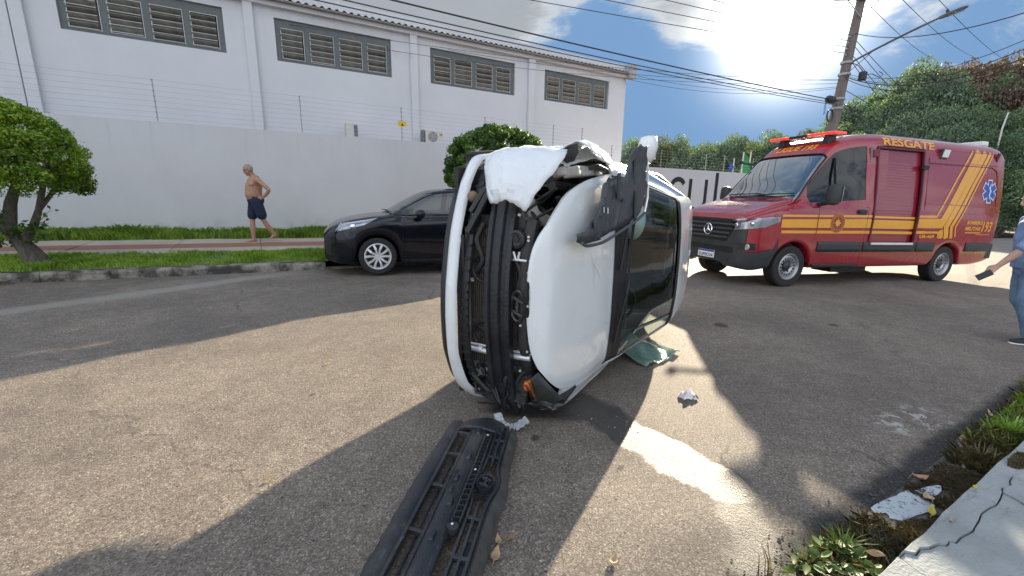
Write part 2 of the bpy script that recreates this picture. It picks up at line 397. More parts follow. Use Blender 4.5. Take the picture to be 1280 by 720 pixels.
    crk = h.m('MULTIPLY', h.ss(v3.outputs['Distance'], .0045, .0015), h.m('MULTIPLY', h.ss(big, .45, .62), .55))
    c = h.mix(crk, c, (.03, .028, .026))
    L.new(c, P.inputs['Base Color'])
    ro = h.m('ADD', h.m('MULTIPLY', h.m('SUBTRACT', 1.0, wet), .40), h.m('MULTIPLY_ADD', mid, .14, .30))
    L.new(ro, P.inputs['Roughness']); L.new(h.m('MULTIPLY_ADD', wet, .55, .34), P.inputs['Specular IOR Level'])
    hgt = h.m('ADD', h.m('MULTIPLY', h.m('SUBTRACT', 1.0, vo.outputs['Distance']), .5), h.m('ADD', h.m('MULTIPLY', sc.outputs[1], .6), h.m('MULTIPLY', h.noise(co, 70, 6, .7), 1.6)))
    b = N.new('ShaderNodeBump'); b.inputs['Distance'].default_value = .006; L.new(h.m('MULTIPLY_ADD', wet, .15, .62), b.inputs['Strength']); L.new(hgt, b.inputs['Height'])
    L.new(b.outputs[0], P.inputs['Normal'])
    return m
def sheet(name, us, vs, dz, m, kind='structure'):
    mb = MB()
    mb.grid([[(u, v, gu(u)+(dz(u, v) if callable(dz) else dz)) for v in vs] for u in us], flip=True)
    o = obj(name, mb, m, None, (0, 0, 0), (0, 0, RZ), smooth=30, fixn=False)
    # normals up
    if o.data.polygons[0].normal.z < 0: o.data.flip_normals()
    return tag(o, kind=kind)
def frange(a, b, n): return [a+(b-a)*i/n for i in range(n+1)]
M_dirt = mat('dirt', (.13, .105, .08), .9, var=.35, scale=5, bump=.6, bscale=40)
M_turf = mat('turf', (.07, .11, .03), .9, col2=(.19, .20, .08), scale=3, bump=.5, bscale=70)
M_conc = mat('pavement_concrete', (.33, .28, .22), .85, col2=(.47, .405, .325), scale=1.6, bump=.25, bscale=90)
M_redc = mat('red_pavement', (.24, .095, .065), .85, col2=(.33, .15, .105), scale=3, bump=.25, bscale=90)
M_kerb = mat('kerb_concrete', (.05, .045, .036), .9, col2=(.40, .37, .31), scale=4.5, thr=(.42, .70), bump=.5, bscale=40, detail=8)
tag(sheet('ground', [-600, -300, -120, -60, -40, -20, 0, 20, 40, 60, 120, 300, 700], [-500, -200, -60, -20, 0, .4, 8.6, 13, 30, 80, 200, 700], -.05, M_dirt))
tag(sheet('road', frange(-40, 120, 80), [.44]+frange(.62, 8.5, 16), 0.0, asphalt()))
# far side: kerb stones, turf strip, walk with a red centre band, turf by the wall
DROP = lambda u: 0.0 if 1.5 < u < 4.3 else 1.0
kb = thing('kerb', 'stained concrete kerb of separate stones along the grass strip by the grey wall', 'kerb', (0, 0, 0), RZ)
kg = random.Random(3)
kst = []
for i in range(36):
    u0 = -8.0+i*.75
    hgt = .135 if not (1.3 < u0+.37 < 5.2) else .03
    mb = MB(); a = gu(u0); b = gu(u0+.74)
    j = kg.uniform(-.008, .008); t = kg.uniform(-.006, .006)
    pr = [(0, -.05), (.005, hgt-.03+t), (.03, hgt+t), (.15, hgt+t+.004), (.15, -.05)]
    mb.loft([[(u0+.0025, 8.5+j+p[0], a+p[1]) for p in pr], [(u0+.25, 8.5+j+p[0]+kg.uniform(-.006, .006), lerp(a, b, .33)+p[1]+kg.uniform(-.006, .006)) for p in pr], [(u0+.5, 8.5+j+p[0]+kg.uniform(-.006, .006), lerp(a, b, .66)+p[1]+kg.uniform(-.006, .006)) for p in pr], [(u0+.7475, 8.5+j+p[0], b+p[1]) for p in pr]], True, True, True)
    obj('kerb_stone', mb, M_kerb, kb, bevel=.004)
VZ = curve([(8.65, .14), (9.7, .20), (12.25, .22), (12.99, .30)])
def verge_dz(u, v):
    k = 1.0 if (u < 1.4 or u > 5.0) else .0
    return (VZ(v) if k else max(.035, (VZ(v)-.14)*1.4+.03 if v < 10 else VZ(v)))
us = sorted(frange(-14, 1.38, 30)+frange(1.42, 4.48, 6)+frange(4.52, 40, 40))
sheet('verge', us, frange(8.64, 9.82, 5), verge_dz, M_turf)
sheet('wall_verge', us, frange(12.2, 13.02, 4), lambda u, v: verge_dz(u, v)+.004, M_turf)
# walk: concrete bays, with open joints, on a bed
sheet('pavement_bed', us, frange(9.7, 12.3, 4), lambda u, v: verge_dz(u, v)-.03, M_dirt)
pv = thing('pavement', 'concrete footpath with a red centre band running beside the grey wall', 'footpath', (0, 0, 0), RZ); pv['kind'] = 'structure'; del pv['category']; del pv['label']
for i in range(22):
    u0 = -12+i*1.5
    for nm, v0, v1, mm in (('concrete_slab', 9.80, 10.535, M_conc), ('red_slab', 10.55, 11.28, M_redc), ('concrete_slab', 11.295, 12.24, M_conc)):
        mb = MB(); ua, ub = u0+.006, u0+1.494; j = kg.uniform(-.004, .004)
        mb.add([(ua, v0, gu(ua)+verge_dz(ua, v0)-.03), (ub, v0, gu(ub)+verge_dz(ub, v0)-.03), (ub, v1, gu(ub)+verge_dz(ub, v1)-.03), (ua, v1, gu(ua)+verge_dz(ua, v1)-.03),
                (ua, v0, gu(ua)+verge_dz(ua, v0)+.012+j), (ub, v0, gu(ub)+verge_dz(ub, v0)+.012+j), (ub, v1, gu(ub)+verge_dz(ub, v1)+.012+j), (ua, v1, gu(ua)+verge_dz(ua, v1)+.012+j)],
               [(0, 3, 2, 1), (4, 5, 6, 7), (0, 1, 5, 4), (1, 2, 6, 5), (2, 3, 7, 6), (3, 0, 4, 7)])
        obj(nm, mb, mm, pv)
# ------------------------------------------------------------------ boundary wall, letters
M_wall = mat('wall_paint', (.575, .57, .575), .85, var=.05, scale=.9, bump=.12, bscale=120, detail=8)
def wall_dirt(m, top, bot):
    nt = m.node_tree; h = NT(nt); P = nt.nodes['Principled BSDF']; tc = nt.nodes.new('ShaderNodeTexCoord')
    sp = nt.nodes.new('ShaderNodeSeparateXYZ'); nt.links.new(tc.outputs['Object'], sp.inputs[0])
    mp = nt.nodes.new('ShaderNodeMapping'); mp.inputs[3].default_value = (5, 5, .35); nt.links.new(tc.outputs['Object'], mp.inputs[0])
    st = h.noise(mp.outputs[0], 1.4, 5, .6)
    k = h.m('MULTIPLY', h.ss(st, .5, .75), h.ss(sp.outputs[2], top-1.1, top))
    n2 = h.noise(tc.outputs['Object'], 3, 6, .65)
    k2 = h.m('MULTIPLY', h.ss(n2, .4, .7), h.ss(sp.outputs[2], bot+.5, bot))
    old = P.inputs['Base Color'].links[0].from_socket
    c = h.mix(h.m('MULTIPLY', k, .16), old, (.2, .2, .19)); c = h.mix(h.m('MULTIPLY', k2, .5), c, (.24, .2, .16))
    nt.links.new(c, P.inputs['Base Color'])
wall_dirt(M_wall, 2.87, .3)
WT = curve([(-30, 2.84), (5, 2.87), (11, 2.87)])
wl = thing('boundary_wall', 'long plain light grey boundary wall with black letters at its far end', 'wall', (0, 0, 0), RZ)
mb = MB(); mb.prism([(-26, -.4), (10.7, -.4), (10.7, 2.87), (-26, 2.87)], 13.0, 13.2, axis='y'); obj('tall_section', mb, M_wall, wl)
mb = MB(); mb.prism([(10.7, -1.2), (34, -1.2), (34, 2.57), (10.7, 2.57)], 13.003, 13.2, axis='y'); obj('low_section', mb, M_wall, wl)
def stroke(pts, w):
    """flat band along a polyline in the wall plane"""
    L_, R_ = [], []
    for i, p in enumerate(pts):
        a = Vector(pts[max(i-1, 0)]); b = Vector(pts[min(i+1, len(pts)-1)]); t = (b-a).normalized(); n = Vector((-t.y, t.x))
        L_.append(Vector(p)+n*w/2); R_.append(Vector(p)-n*w/2)
    mb = MB()
    vs = [(p.x, 12.985, p.y) for p in L_]+[(p.x, 12.985, p.y) for p in R_]+[(p.x, 13.0, p.y) for p in L_]+[(p.x, 13.0, p.y) for p in R_]
    n = len(pts)
    for i in range(n-1): mb.add([], [])
    fs = []
    for i in range(n-1):
        fs += [(i, i+1, n+i+1, n+i), (i, 2*n+i, 2*n+i+1, i+1), (n+i, n+i+1, 3*n+i+1, 3*n+i)]
    fs += [(0, n, 3*n, 2*n), (n-1, 3*n-1, 4*n-1, 2*n-1)]
    mb.add(vs, fs); return mb
arc = lambda cx, cz, rx, rz, a0, a1, n=12: [(cx+rx*cos(radians(lerp(a0, a1, i/n))), cz+rz*sin(radians(lerp(a0, a1, i/n)))) for i in range(n+1)]
s_pts = arc(16.0, 1.80, .42, .34, 25, 250)+arc(15.98, 1.14, .44, .34, 80, -150)
obj('letter', stroke(s_pts, .20), MT['black'], wl)
obj('letter', stroke([(16.82, 2.17), (16.82, 1.25)]+arc(17.37, 1.22, .55, .42, 180, 360)+[(17.92, 1.25), (17.92, 2.17)], .20), MT['black'], wl)
obj('letter', stroke([(18.66, 2.50), (18.66, .95), ], .21), MT['black'], wl)
# ------------------------------------------------------------------ electric fence
M_strand = mat('fence_strand', (.42, .43, .45), .5, metal=.2, var=.1)
M_galv = mat('galvanised', (.35, .35, .36), .5, metal=.5, var=.2)
ef = thing('electric_fence', 'thin electric security fence on top of the tall grey boundary wall', 'fence', (0, 0, 0), RZ)
def fence(root, posts, top, hz, nw):
    for u in posts:
        mb = MB(); mb.tube([(u, 13.1, top-.02), (u, 13.1, top+hz)], .011, 6)
        for k in range(nw): mb.box((u, 13.075, top+.1+k*(hz-.12)/(nw-1)), (.03, .04, .03))
        obj('post', mb, M_galv, root)
    for k in range(nw):
        z = top+.1+k*(hz-.12)/(nw-1); mb = MB()
        pth = []
        for i in range(len(posts)-1):
            for t in (0, .5): pth.append((lerp(posts[i], posts[i+1], t), 13.06, z-(.012 if t else 0)))
        pth.append((posts[-1], 13.06, z)); mb.tube(pth, .0026, 4, False); obj('strand', mb, M_strand, root)
fence(ef, [-10.6, -7.7, -4.75, -1.77, 1.22, 3.88, 6.6, 9.3, 10.6], 2.87, .92, 8)
sg = tag(obj('warning_sign', MB().box((0, 0, 0), (.24, .012, .15)), mat('sign_yellow', (.75, .5, .03), .5, var=.1), None, UV(3.88, 13.04, 0)[:2]+(3.33,), (0, 0, RZ)), 'small yellow warning sign clipped to the fence wires above the wall', 'sign')
mb = MB(); mb.prism([(-.04, -.05), (.04, -.05), (0, .035)], -.009, -.007, axis='y'); obj('warning_mark', mb, MT['black'], sg)
ef2 = thing('electric_fence', 'electric fence on the lower stretch of wall with the black letters', 'fence', (0, 0, 0), RZ)
fence(ef2, [10.8, 12.1, 14.9, 17.86, 19.2, 21.5, 24.5], 2.57, .72, 6)
# ------------------------------------------------------------------ the big white building
M_bld = mat('facade_paint', (.66, .665, .68), .85, var=.05, scale=.7, bump=.15, bscale=60, detail=8); wall_dirt(M_bld, 6.4, 2.0)
M_wfr = mat('window_frame_paint', (.12, .135, .132), .5, var=.2, scale=8)
M_slat = mat('louvre_metal', (.30, .29, .25), .45, metal=.25, var=.3, scale=5)
M_edge = mat('louvre_trim_glint', (.5, .5, .49), .45, metal=.4, var=.1)  # light pane trim, and painted light along the slat edges
M_roof = mat('roof_sheet', (.17, .165, .155), .7, var=.4, scale=2, bump=.3, bscale=20)
M_dark = mat('dark_inside', (.012, .013, .014), .8, var=.2)
bd = thing('warehouse', 'large white warehouse behind the wall with a row of dark louvred windows', 'building', (0, 0, 0), RZ)
wins = [(-8.2, -4.95), (-3.58, -.31), (.91, 4.19), (5.5, 8.81), (10.16, 13.49)]
uc = [-14.0]+[x for w in wins for x in w]+[14.45]; zc_ = [-.5, 5.02, 6.14, 6.9]
mb = MB()
for i in range(len(uc)-1):
    for k in range(3):
        if k == 1 and (uc[i], uc[i+1]) in wins: continue
        a, b, c, d = uc[i], uc[i+1], zc_[k], zc_[k+1]
        mb.add([(a, 15, c), (b, 15, c), (b, 15, d), (a, 15, d)], [(0, 1, 2, 3)])
for a, b in wins:
    c, d = 5.02, 6.14
    mb.add([(a, 15, c), (b, 15, c), (b, 15.18, c), (a, 15.18, c)], [(0, 1, 2, 3)]); mb.add([(a, 15, d), (b, 15, d), (b, 15.18, d), (a, 15.18, d)], [(3, 2, 1, 0)])
    mb.add([(a, 15, c), (a, 15, d), (a, 15.18, d), (a, 15.18, c)], [(3, 2, 1, 0)]); mb.add([(b, 15, c), (b, 15, d), (b, 15.18, d), (b, 15.18, c)], [(0, 1, 2, 3)])
mb.add([(14.45, 15, -.5), (14.45, 33, -.5), (14.45, 33, 7.6), (14.45, 24, 8.0), (14.45, 15, 6.9)], [(0, 1, 2, 3, 4)])
mb.add([(-14, 15, -.5), (-14, 33, -.5), (-14, 33, 7.6), (-14, 24, 8.0), (-14, 15, 6.9)], [(4, 3, 2, 1, 0)])
mb.add([(-14, 33, -.5), (14.45, 33, -.5), (14.45, 33, 7.6), (-14, 33, 7.6)], [(3, 2, 1, 0)])
obj('facade', mb, M_bld, bd, fixn=False)
for u0, u1 in ((-9.2, -8.95), (-4.62, -4.385), (-4.365, -4.13), (.17, .40), (4.79, 5.03), (9.37, 9.66)):
    obj('pilaster', MB().box(((u0+u1)/2, 14.94, 2.95), (u1-u0, .12, 6.9)), M_bld, bd, bevel=.008)
obj('fascia', MB().box((.2, 14.93, 6.44), (28.6, .16, .12)), M_bld, bd)
# corrugated roof
mb = MB(); n = 560
r0, r1 = [], []
for i in range(n+1):
    u = -14.2+i*28.5/n; c = .028*(1 if (i % 4) in (1, 2) else -1)
    r0.append((u, 14.70, 6.555+c)); r1.append((u, 24, 7.95+c))
mb.grid([r0, r1]); rf = obj('roof', mb, M_roof, bd, smooth=None, fixn=False); rf.modifiers.new('s', 'SOLIDIFY').thickness = .012
mb = MB(); mb.grid([[(-14.2, 24, 7.95), (14.3, 24, 7.95)], [(-14.2, 33, 7.3), (14.3, 33, 7.3)]]); obj('roof_back', mb, M_roof, bd)
obj('gutter', MB().box((.1, 14.80, 6.515), (28.5, .17, .045)), mat('gutter', (.27, .255, .24), .7, var=.15), bd)
mb = MB(); mb.loft([[(14.32, 14.62, 6.30), (14.66, 14.62, 6.30), (14.66, 14.62, 6.86), (14.32, 14.62, 6.86)], [(14.32, 24, 7.6), (14.66, 24, 7.6), (14.66, 24, 8.3), (14.32, 24, 8.3)]], True, True, True)
obj('gable_parapet', mb, mat('parapet', (.40, .40, .39), .85, var=.2, scale=4), bd)
# windows: one mesh each for frame, slat shared
WW, WH = 3.28, 1.12
fm = MB()
fm.box((WW/2, .09, .04), (WW-.004, .06, .08)); fm.box((WW/2, .09, WH-.11), (WW-.004, .055, .22)); fm.box((.07, .092, WH/2), (.14, .056, WH-.004)); fm.box((WW-.07, .092, WH/2), (.14, .056, WH-.004))
for k in (1, 2, 3): fm.box((k*WW/4, .088, WH/2), (.15, .064, WH-.004))
mew = mesh_of(fm, M_wfr, None, 'window')
pm = MB()
for k in range(4):
    a = k*WW/4+(.14 if k == 0 else .075); b = (k+1)*WW/4-(.14 if k == 3 else .075)
    for (x0, z0, x1, z1) in ((a+.012, .08, a+.012, WH-.22), (b-.012, .08, b-.012, WH-.22), (a, .09, b, .09), (a, WH-.228, b, WH-.228)):
        pm.bar((x0, .055, z0), (x1, .055, z1), .016, .016)
mtrim = mesh_of(pm, M_edge, None, 'trim')
mback = mesh_of(MB().box((WW/2, .17, WH/2), (WW-.01, .01, WH-.01)), M_dark, None, 'backing')
smb = MB(); smb.box((.29, 0, 0), (.62, .20, .012), (radians(-38), 0, 0), 0); smb.box((.29, -.079, -.062), (.62, .012, .014), None, 1)  # pale strip paints in the light the slat's lower front edge catches
mslat = mesh_of(smb, [M_slat, M_edge], None, 'slat')
wr = random.Random(5)
for (a, b) in wins:
    w = link('window', mew, bd, (a, 15.0, 5.02)); link('pane_trim', mtrim, w); link('backing', mback, w)
    for k in range(4):
        x0 = k*WW/4+(.155 if k == 0 else .09)
        for s in range(5):
            o = link('slat', mslat, w, (x0, .095, .17+s*.155)); o.scale = ((.56/.62) if k in (0, 3) else 1.03, 1, 1); o.rotation_euler = (radians(wr.uniform(-9, 9)), 0, 0)
# air conditioners
M_ac = mat('ac_case', (.62, .60, .55), .5, var=.06); M_acg = mat('ac_grille', (.16, .16, .16), .5, var=.2)
def ac(u, v, z, w, h, lab, side):
    t = thing('air_conditioner', lab, 'air conditioner', UV(u, v, 0)[:2]+(z,), RZ, 'air conditioners behind the wall')
    obj('case', MB().box((0, 0, h/2), (w, .3, h)), M_ac, t, bevel=.01)
    if side: obj('side_grille', MB().box((w/2-.055, -.153, h/2), (.11, .01, h*.8)), M_acg, t)
    else:
        g = obj('fan_grille', MB().disc((-.06, -.153, h*.52), h*.40, 28, 'y'), M_acg, t)
        mb = MB()
        for k in range(4): mb.lathe([(h*.09*(k+1)-.006, -.160), (h*.09*(k+1)+.006, -.160)], 24, 'y', T=Matrix.Translation((-.06, 0, h*.52)))
        for k in range(6): mb.bar((-.06, -.158, h*.52), (-.06+h*.39*cos(k*pi/3), -.158, h*.52+h*.39*sin(k*pi/3)), .012, .006)
        obj('fan_guard', mb, M_ac, t)
        obj('sticker', MB().box((.22, -.153, h*.72), (.1, .006, .05)), mat('sticker', (.5, .16, .08), .5, var=.2), t)
        obj('side_bracket', MB().box((-w/2-.06, 0, h*.55), (.05, .25, h*.9)), M_acg, t)
    obj('bracket', MB().box((0, .12, -.05), (w*.9, .75, .04)), M_galv, t)
ac(2.70, 14.4, 2.98, .33, .42, 'narrow white air conditioner end standing behind the wall near the yellow sign', True)
ac(5.32, 14.4, 2.98, .62, .42, 'white air conditioner with round fan grille just above the wall', False)
# ------------------------------------------------------------------ near pavement: cracked slabs, gutter strip
M_slab = mat('slab_concrete', (.24, .255, .25), .85, col2=(.37, .385, .375), scale=3.2, bump=.35, bscale=70, detail=9, thr=(.32, .7))
sheet('gutter_bed', frange(-12, 40, 60), [.30, .45, .55, .64, .70], lambda u, v: (.012 if v < .62 else .006)-(.02 if v > .68 else 0), mat('gutter_dirt', (.045, .04, .034), .8, col2=(.16, .14, .12), scale=9, bump=.7, bscale=60))
sheet('pavement_base', frange(-12, 40, 30), [-3.0, -1, .3, .40], .045, M_dirt)
sw = thing('sidewalk', None, None, (0, 0, 0), RZ); sw['kind'] = 'structure'
def jag(pts, n, a, seed):
    r = random.Random(seed); out = []
    for i in range(len(pts)-1):
        for k in range(n):
            t = k/n; p = (lerp(pts[i][0], pts[i+1][0], t)+(r.uniform(-a, a) if k else 0), lerp(pts[i][1], pts[i+1][1], t)+(r.uniform(-a, a) if k else 0)); out.append(p)
    return out+[pts[-1]]
cr = jag([(1.98, .43), (2.18, .385), (2.28, .35), (2.55, .345), (2.92, .35), (3.20, .355), (3.33, .30)], 5, .010, 2)       # long crack
cr2 = jag([(2.92, .35), (2.83, .43)], 4, .006, 4)
cr3 = jag([(2.92, .35), (2.87, .22), (2.82, .02), (2.80, -1.6)], 6, .010, 5)
cr4 = jag([(3.33, .30), (3.45, .10), (3.5, -1.6)], 6, .010, 6)
cr5 = jag([(1.98, .43), (1.9, .2), (1.86, -1.6)], 6, .010, 7)
def edge(u0, u1, seed): return jag([(u0, .435), (u1, .437)], 7, .006, seed)
def off(poly, g):
    c = Vector((sum(p[0] for p in poly)/len(poly), sum(p[1] for p in poly)/len(poly))); n = len(poly); out = []
    A = sum(poly[i][0]*poly[(i+1) % n][1]-poly[(i+1) % n][0]*poly[i][1] for i in range(n))
    for i, p in enumerate(poly):
        a = Vector(poly[i-1]); b = Vector(poly[(i+1) % n]); t = (b-a); t = t.normalized() if t.length > 1e-6 else Vector((1, 0)); nn = Vector((-t.y, t.x)) if A > 0 else Vector((t.y, -t.x))
        out.append((p[0]+nn.x*g, p[1]+nn.y*g))
    return out
i292 = min(range(len(cr)), key=lambda i: abs(cr[i][0]-2.92)+abs(cr[i][1]-.35))
polys = [([(-6, .435)]+[(1.0, .437)]+edge(1.0, 1.98, 11)[1:]+cr5[1:]+[(-6, -1.6)], .0),
         (edge(1.98, 2.83, 12)+cr2[::-1][1:]+cr[:i292+1][::-1][1:-1], .006),
         (edge(2.83, 4.4, 13)+[(4.4, .437), (4.4, -1.6)][:1]+[(4.2, .1)]+[(3.6, .2)]+cr[i292:][::-1]+cr2[1:-1], -.004),
         (cr[:i292+1]+cr3[1:]+cr5[::-1][:-1], -.003),
         (cr[i292:]+cr4[1:]+cr3[::-1][:-1], .004),
         ([(4.4, .437), (10, .437), (10, -1.6)]+cr4[::-1][:-1]+[(3.6, .2), (4.2, .1)], .0)]
bmr = random.Random(8)
for k, (poly, dz) in enumerate(polys):
    q = off(poly, .0022)
    bm = bmesh.new(); top = [bm.verts.new((p[0], p[1], gu(p[0])+.125+dz)) for p in q]
    f = bm.faces.new(top); r = bmesh.ops.extrude_face_region(bm, geom=[f])
    for v in r['geom']:
        if isinstance(v, bmesh.types.BMVert): v.co.z -= .14
    bmesh.ops.recalc_face_normals(bm, faces=bm.faces); bmesh.ops.triangulate(bm, faces=[x for x in bm.faces if len(x.verts) > 4])
    me = bpy.data.meshes.new('slab'); bm.to_mesh(me); bm.free(); me.materials.append(M_slab)
    o = link('slab', me, sw); md = o.modifiers.new('b', 'BEVEL'); md.width = .0025; md.segments = 2; md.limit_method = 'ANGLE'; md.angle_limit = radians(50)
# far slabs of the near pavement
for k in range(12):
    u0 = 10.01+k*1.6
    obj('slab', MB().prism([(u0, -1.6), (u0+1.585, -1.6), (u0+1.585, .437), (u0, .437)], 0, .14, T=Matrix.Translation((0, 0, gu(u0)-.015))), M_slab, sw)

_nt = M_slab.node_tree; _h = NT(_nt); _P = _nt.nodes['Principled BSDF']; _tc = _nt.nodes.new('ShaderNodeTexCoord')
_mp = _nt.nodes.new('ShaderNodeMapping'); _mp.inputs[2].default_value = (0, 0, .9); _mp.inputs[3].default_value = (2.2, 14, 1); _nt.links.new(_tc.outputs['Object'], _mp.inputs[0])
_st = _h.ss(_h.noise(_mp.outputs[0], 1.6, 7, .7, .6), .56, .70); _sp2 = _h.ss(_h.noise(_tc.outputs['Object'], 13, 6, .7), .60, .74)
_o = _P.inputs['Base Color'].links[0].from_socket; _c = _h.mix(_h.m('MULTIPLY', _st, .6), _o, (.09, .095, .09)); _c = _h.mix(_h.m('MULTIPLY', _sp2, .5), _c, (.13, .12, .105)); _nt.links.new(_c, _P.inputs['Base Color'])
# heap of reddish soil spilled over the kerb at the left
_r = random.Random(14); _rows = []
for _i in range(15):
    _row = []
    for _k in range(9):
        _x, _y = _i/14-.5, _k/8-.5; _e = 4*(_x*_x+_y*_y); _row.append((_x*.75+_r.uniform(-.02, .02), _y*.34+_r.uniform(-.02, .02), max(-.03, .11*(1-_e))+(.035*_r.uniform(-1, 1) if _e < 1 else 0)))
    _rows.append(_row)
_mb = MB(); _mb.grid(_rows); _o = obj('soil_heap', _mb, mat('red_soil', (.20, .10, .06), .95, col2=(.42, .27, .19), scale=9, bump=.8, bscale=50), None, UV(-3.42, 8.60, .07), (0, 0, RZ), smooth=50)
tag(_o, 'small heap of reddish soil spilled over the kerb by the leaning tree', 'soil heap')
# ================================================================== VEGETATION
def np_mesh(name, V, F, m):
    """V (n,3), F (k,q) arrays"""
    me = bpy.data.meshes.new(name); k, q = F.shape
    me.vertices.add(len(V)); me.vertices.foreach_set('co', V.astype(np.float32).ravel())
    me.loops.add(k*q); me.loops.foreach_set('vertex_index', F.astype(np.int32).ravel())
    me.polygons.add(k); me.polygons.foreach_set('loop_start', np.arange(0, k*q, q, dtype=np.int32))
    try: me.polygons.foreach_set('loop_total', np.full(k, q, dtype=np.int32))
    except Exception: pass
    me.materials.append(m); me.update(calc_edges=True); return me
def leaf_mesh(name, C, Nr, S, m, rng, aspect=.55, droop=.35):
    n = len(C); t = rng.normal(size=(n, 3)); t -= Nr*(t*Nr).sum(1)[:, None]; t /= np.linalg.norm(t, axis=1)[:, None]+1e-9
    t[:, 2] -= droop*rng.random(n); t /= np.linalg.norm(t, axis=1)[:, None]+1e-9
    b = np.cross(Nr, t); b /= np.linalg.norm(b, axis=1)[:, None]+1e-9
    s = S[:, None]; nn = np.cross(t, b)
    V = np.stack([C-t*s*.5, C+b*s*aspect*.5+nn*s*.08, C+t*s*.55, C-b*s*aspect*.5+nn*s*.08], 1).reshape(-1, 3)
    F = np.arange(4*n).reshape(n, 4)
    return np_mesh(name, V, F, m)
def crown_pts(rng, n, blobs, shell=.35):
    """points and outward normals spread through a set of ellipsoid clumps (cx,cy,cz,rx,ry,rz)"""
    B = np.array(blobs); w = (B[:, 3]*B[:, 4]*B[:, 5])**.67; idx = rng.choice(len(B), n, p=w/w.sum())
    d = rng.normal(size=(n, 3)); d /= np.linalg.norm(d, axis=1)[:, None]
    r = 1-shell*np.abs(rng.normal(size=n))*.8; r = np.clip(r, .15, 1.12)
    P = B[idx, :3]+d*B[idx, 3:]*r[:, None]
    Nn = d/B[idx, 3:]; Nn /= np.linalg.norm(Nn, axis=1)[:, None]
    Nn = Nn*.9+rng.normal(size=(n, 3))*.55; Nn[:, 2] += .25; Nn /= np.linalg.norm(Nn, axis=1)[:, None]
    return P, Nn
def clump_blobs(rng, c, R, k, rs, flat=.0, surf=.75):
    """k clumps over an ellipsoid crown c,R; keeps those above the flat underside"""
    out = []
    while len(out) < k:
        d = rng.normal(size=3); d /= np.linalg.norm(d)
        if d[2] < -1+flat: continue
        q = surf+(1-surf)*rng.random()*.9; r = rs*(.7+.6*rng.random())
        out.append((c[0]+d[0]*R[0]*q, c[1]+d[1]*R[1]*q, c[2]+d[2]*R[2]*q, r, r, r*.8))
    return out
M_bark = mat('bark', (.07, .055, .043), .95, col2=(.20, .17, .14), scale=9, bump=.9, bscale=30, anis=(4, 4, .7))
M_leafA = leafmat('clipped_leaf', (.026, .058, .010), (.46, .56, .06), .45, 1.6, .42, third=(.17, .28, .032))
M_leafB = leafmat('clipped_leaf_dark', (.018, .042, .012), (.16, .27, .045), .35, 1.6, .45, third=(.07, .135, .026))
M_weed = leafmat('weed_leaf', (.03, .06, .012), (.15, .23, .035), .25, 9, .5)
M_grass = leafmat('grass_blade', (.11, .19, .03), (.50, .62, .14), .4, 2.5, .5, third=(.30, .44, .08))
M_dry = leafmat('dry_grass', (.07, .05, .022), (.24, .20, .09), .2, 8, .7)
M_moss = leafmat('moss', (.05, .042, .022), (.22, .17, .09), .1, 10, .8)
# clipped street trees
def topiary(name, label, u, v, crown, R, seed, m, trunks, leaf=.062, n=26000, dz=.17, shoots=None):
    rng = np.random.default_rng(seed)
    t = thing(name, label, 'tree', UV(u, v, dz), RZ, 'clipped street trees')
    mb = MB()
    for pth, rad in trunks: mb.tube(pth, rad, 9)
    obj('trunk', mb, M_bark, t, smooth=60)
    bl = clump_blobs(rng, crown, R, 240, .125, .62, .90)
    P, Nn = crown_pts(rng, n, bl, .45)
    q_ = rng.random(len(P)) < .05; P[q_] += Nn[q_]*(rng.random(q_.sum())**1.5*.10)[:, None]
    z0 = crown[2]-R[2]*.62
    k = P[:, 2] > z0+.12*np.sin(P[:, 0]*5)+.08*np.sin(P[:, 1]*9); P, Nn = P[k], Nn[k]
    # a few thousand leaves inside so the crown is not hollow
    q = rng.normal(size=(5000, 3)); q /= np.linalg.norm(q, axis=1)[:, None]; q *= (rng.random(5000)**.4)[:, None]*.85
    Pi = np.array(crown)+q*np.array(R); k = Pi[:, 2] > z0+.1; Pi = Pi[k]; Ni = rng.normal(size=Pi.shape); Ni /= np.linalg.norm(Ni, axis=1)[:, None]
    P = np.vstack([P, Pi]); Nn = np.vstack([Nn, Ni]); S = leaf*(.7+.6*rng.random(len(P)))
    link('crown', leaf_mesh('crown', P, Nn, S, m, rng), t)
    if shoots:
        Pl = []; mb = MB()
        for (a, b) in shoots:
            mb.tube([a, tuple((Vector(a)+Vector(b))/2+Vector((0, 0, .03))), b], [.008, .006, .003], 5)
            for i in range(26):
                w = rng.random(); Pl.append(np.array(a)*(1-w)+np.array(b)*w+rng.normal(size=3)*.035)
        obj('shoot', mb, M_bark, t)
        Pl = np.array(Pl); Nl = rng.normal(size=Pl.shape); Nl /= np.linalg.norm(Nl, axis=1)[:, None]
        link('shoot_leaves', leaf_mesh('shoot_leaves', Pl, Nl, .075*(.7+.6*rng.random(len(Pl))), M_leafB, rng), t)
    return t
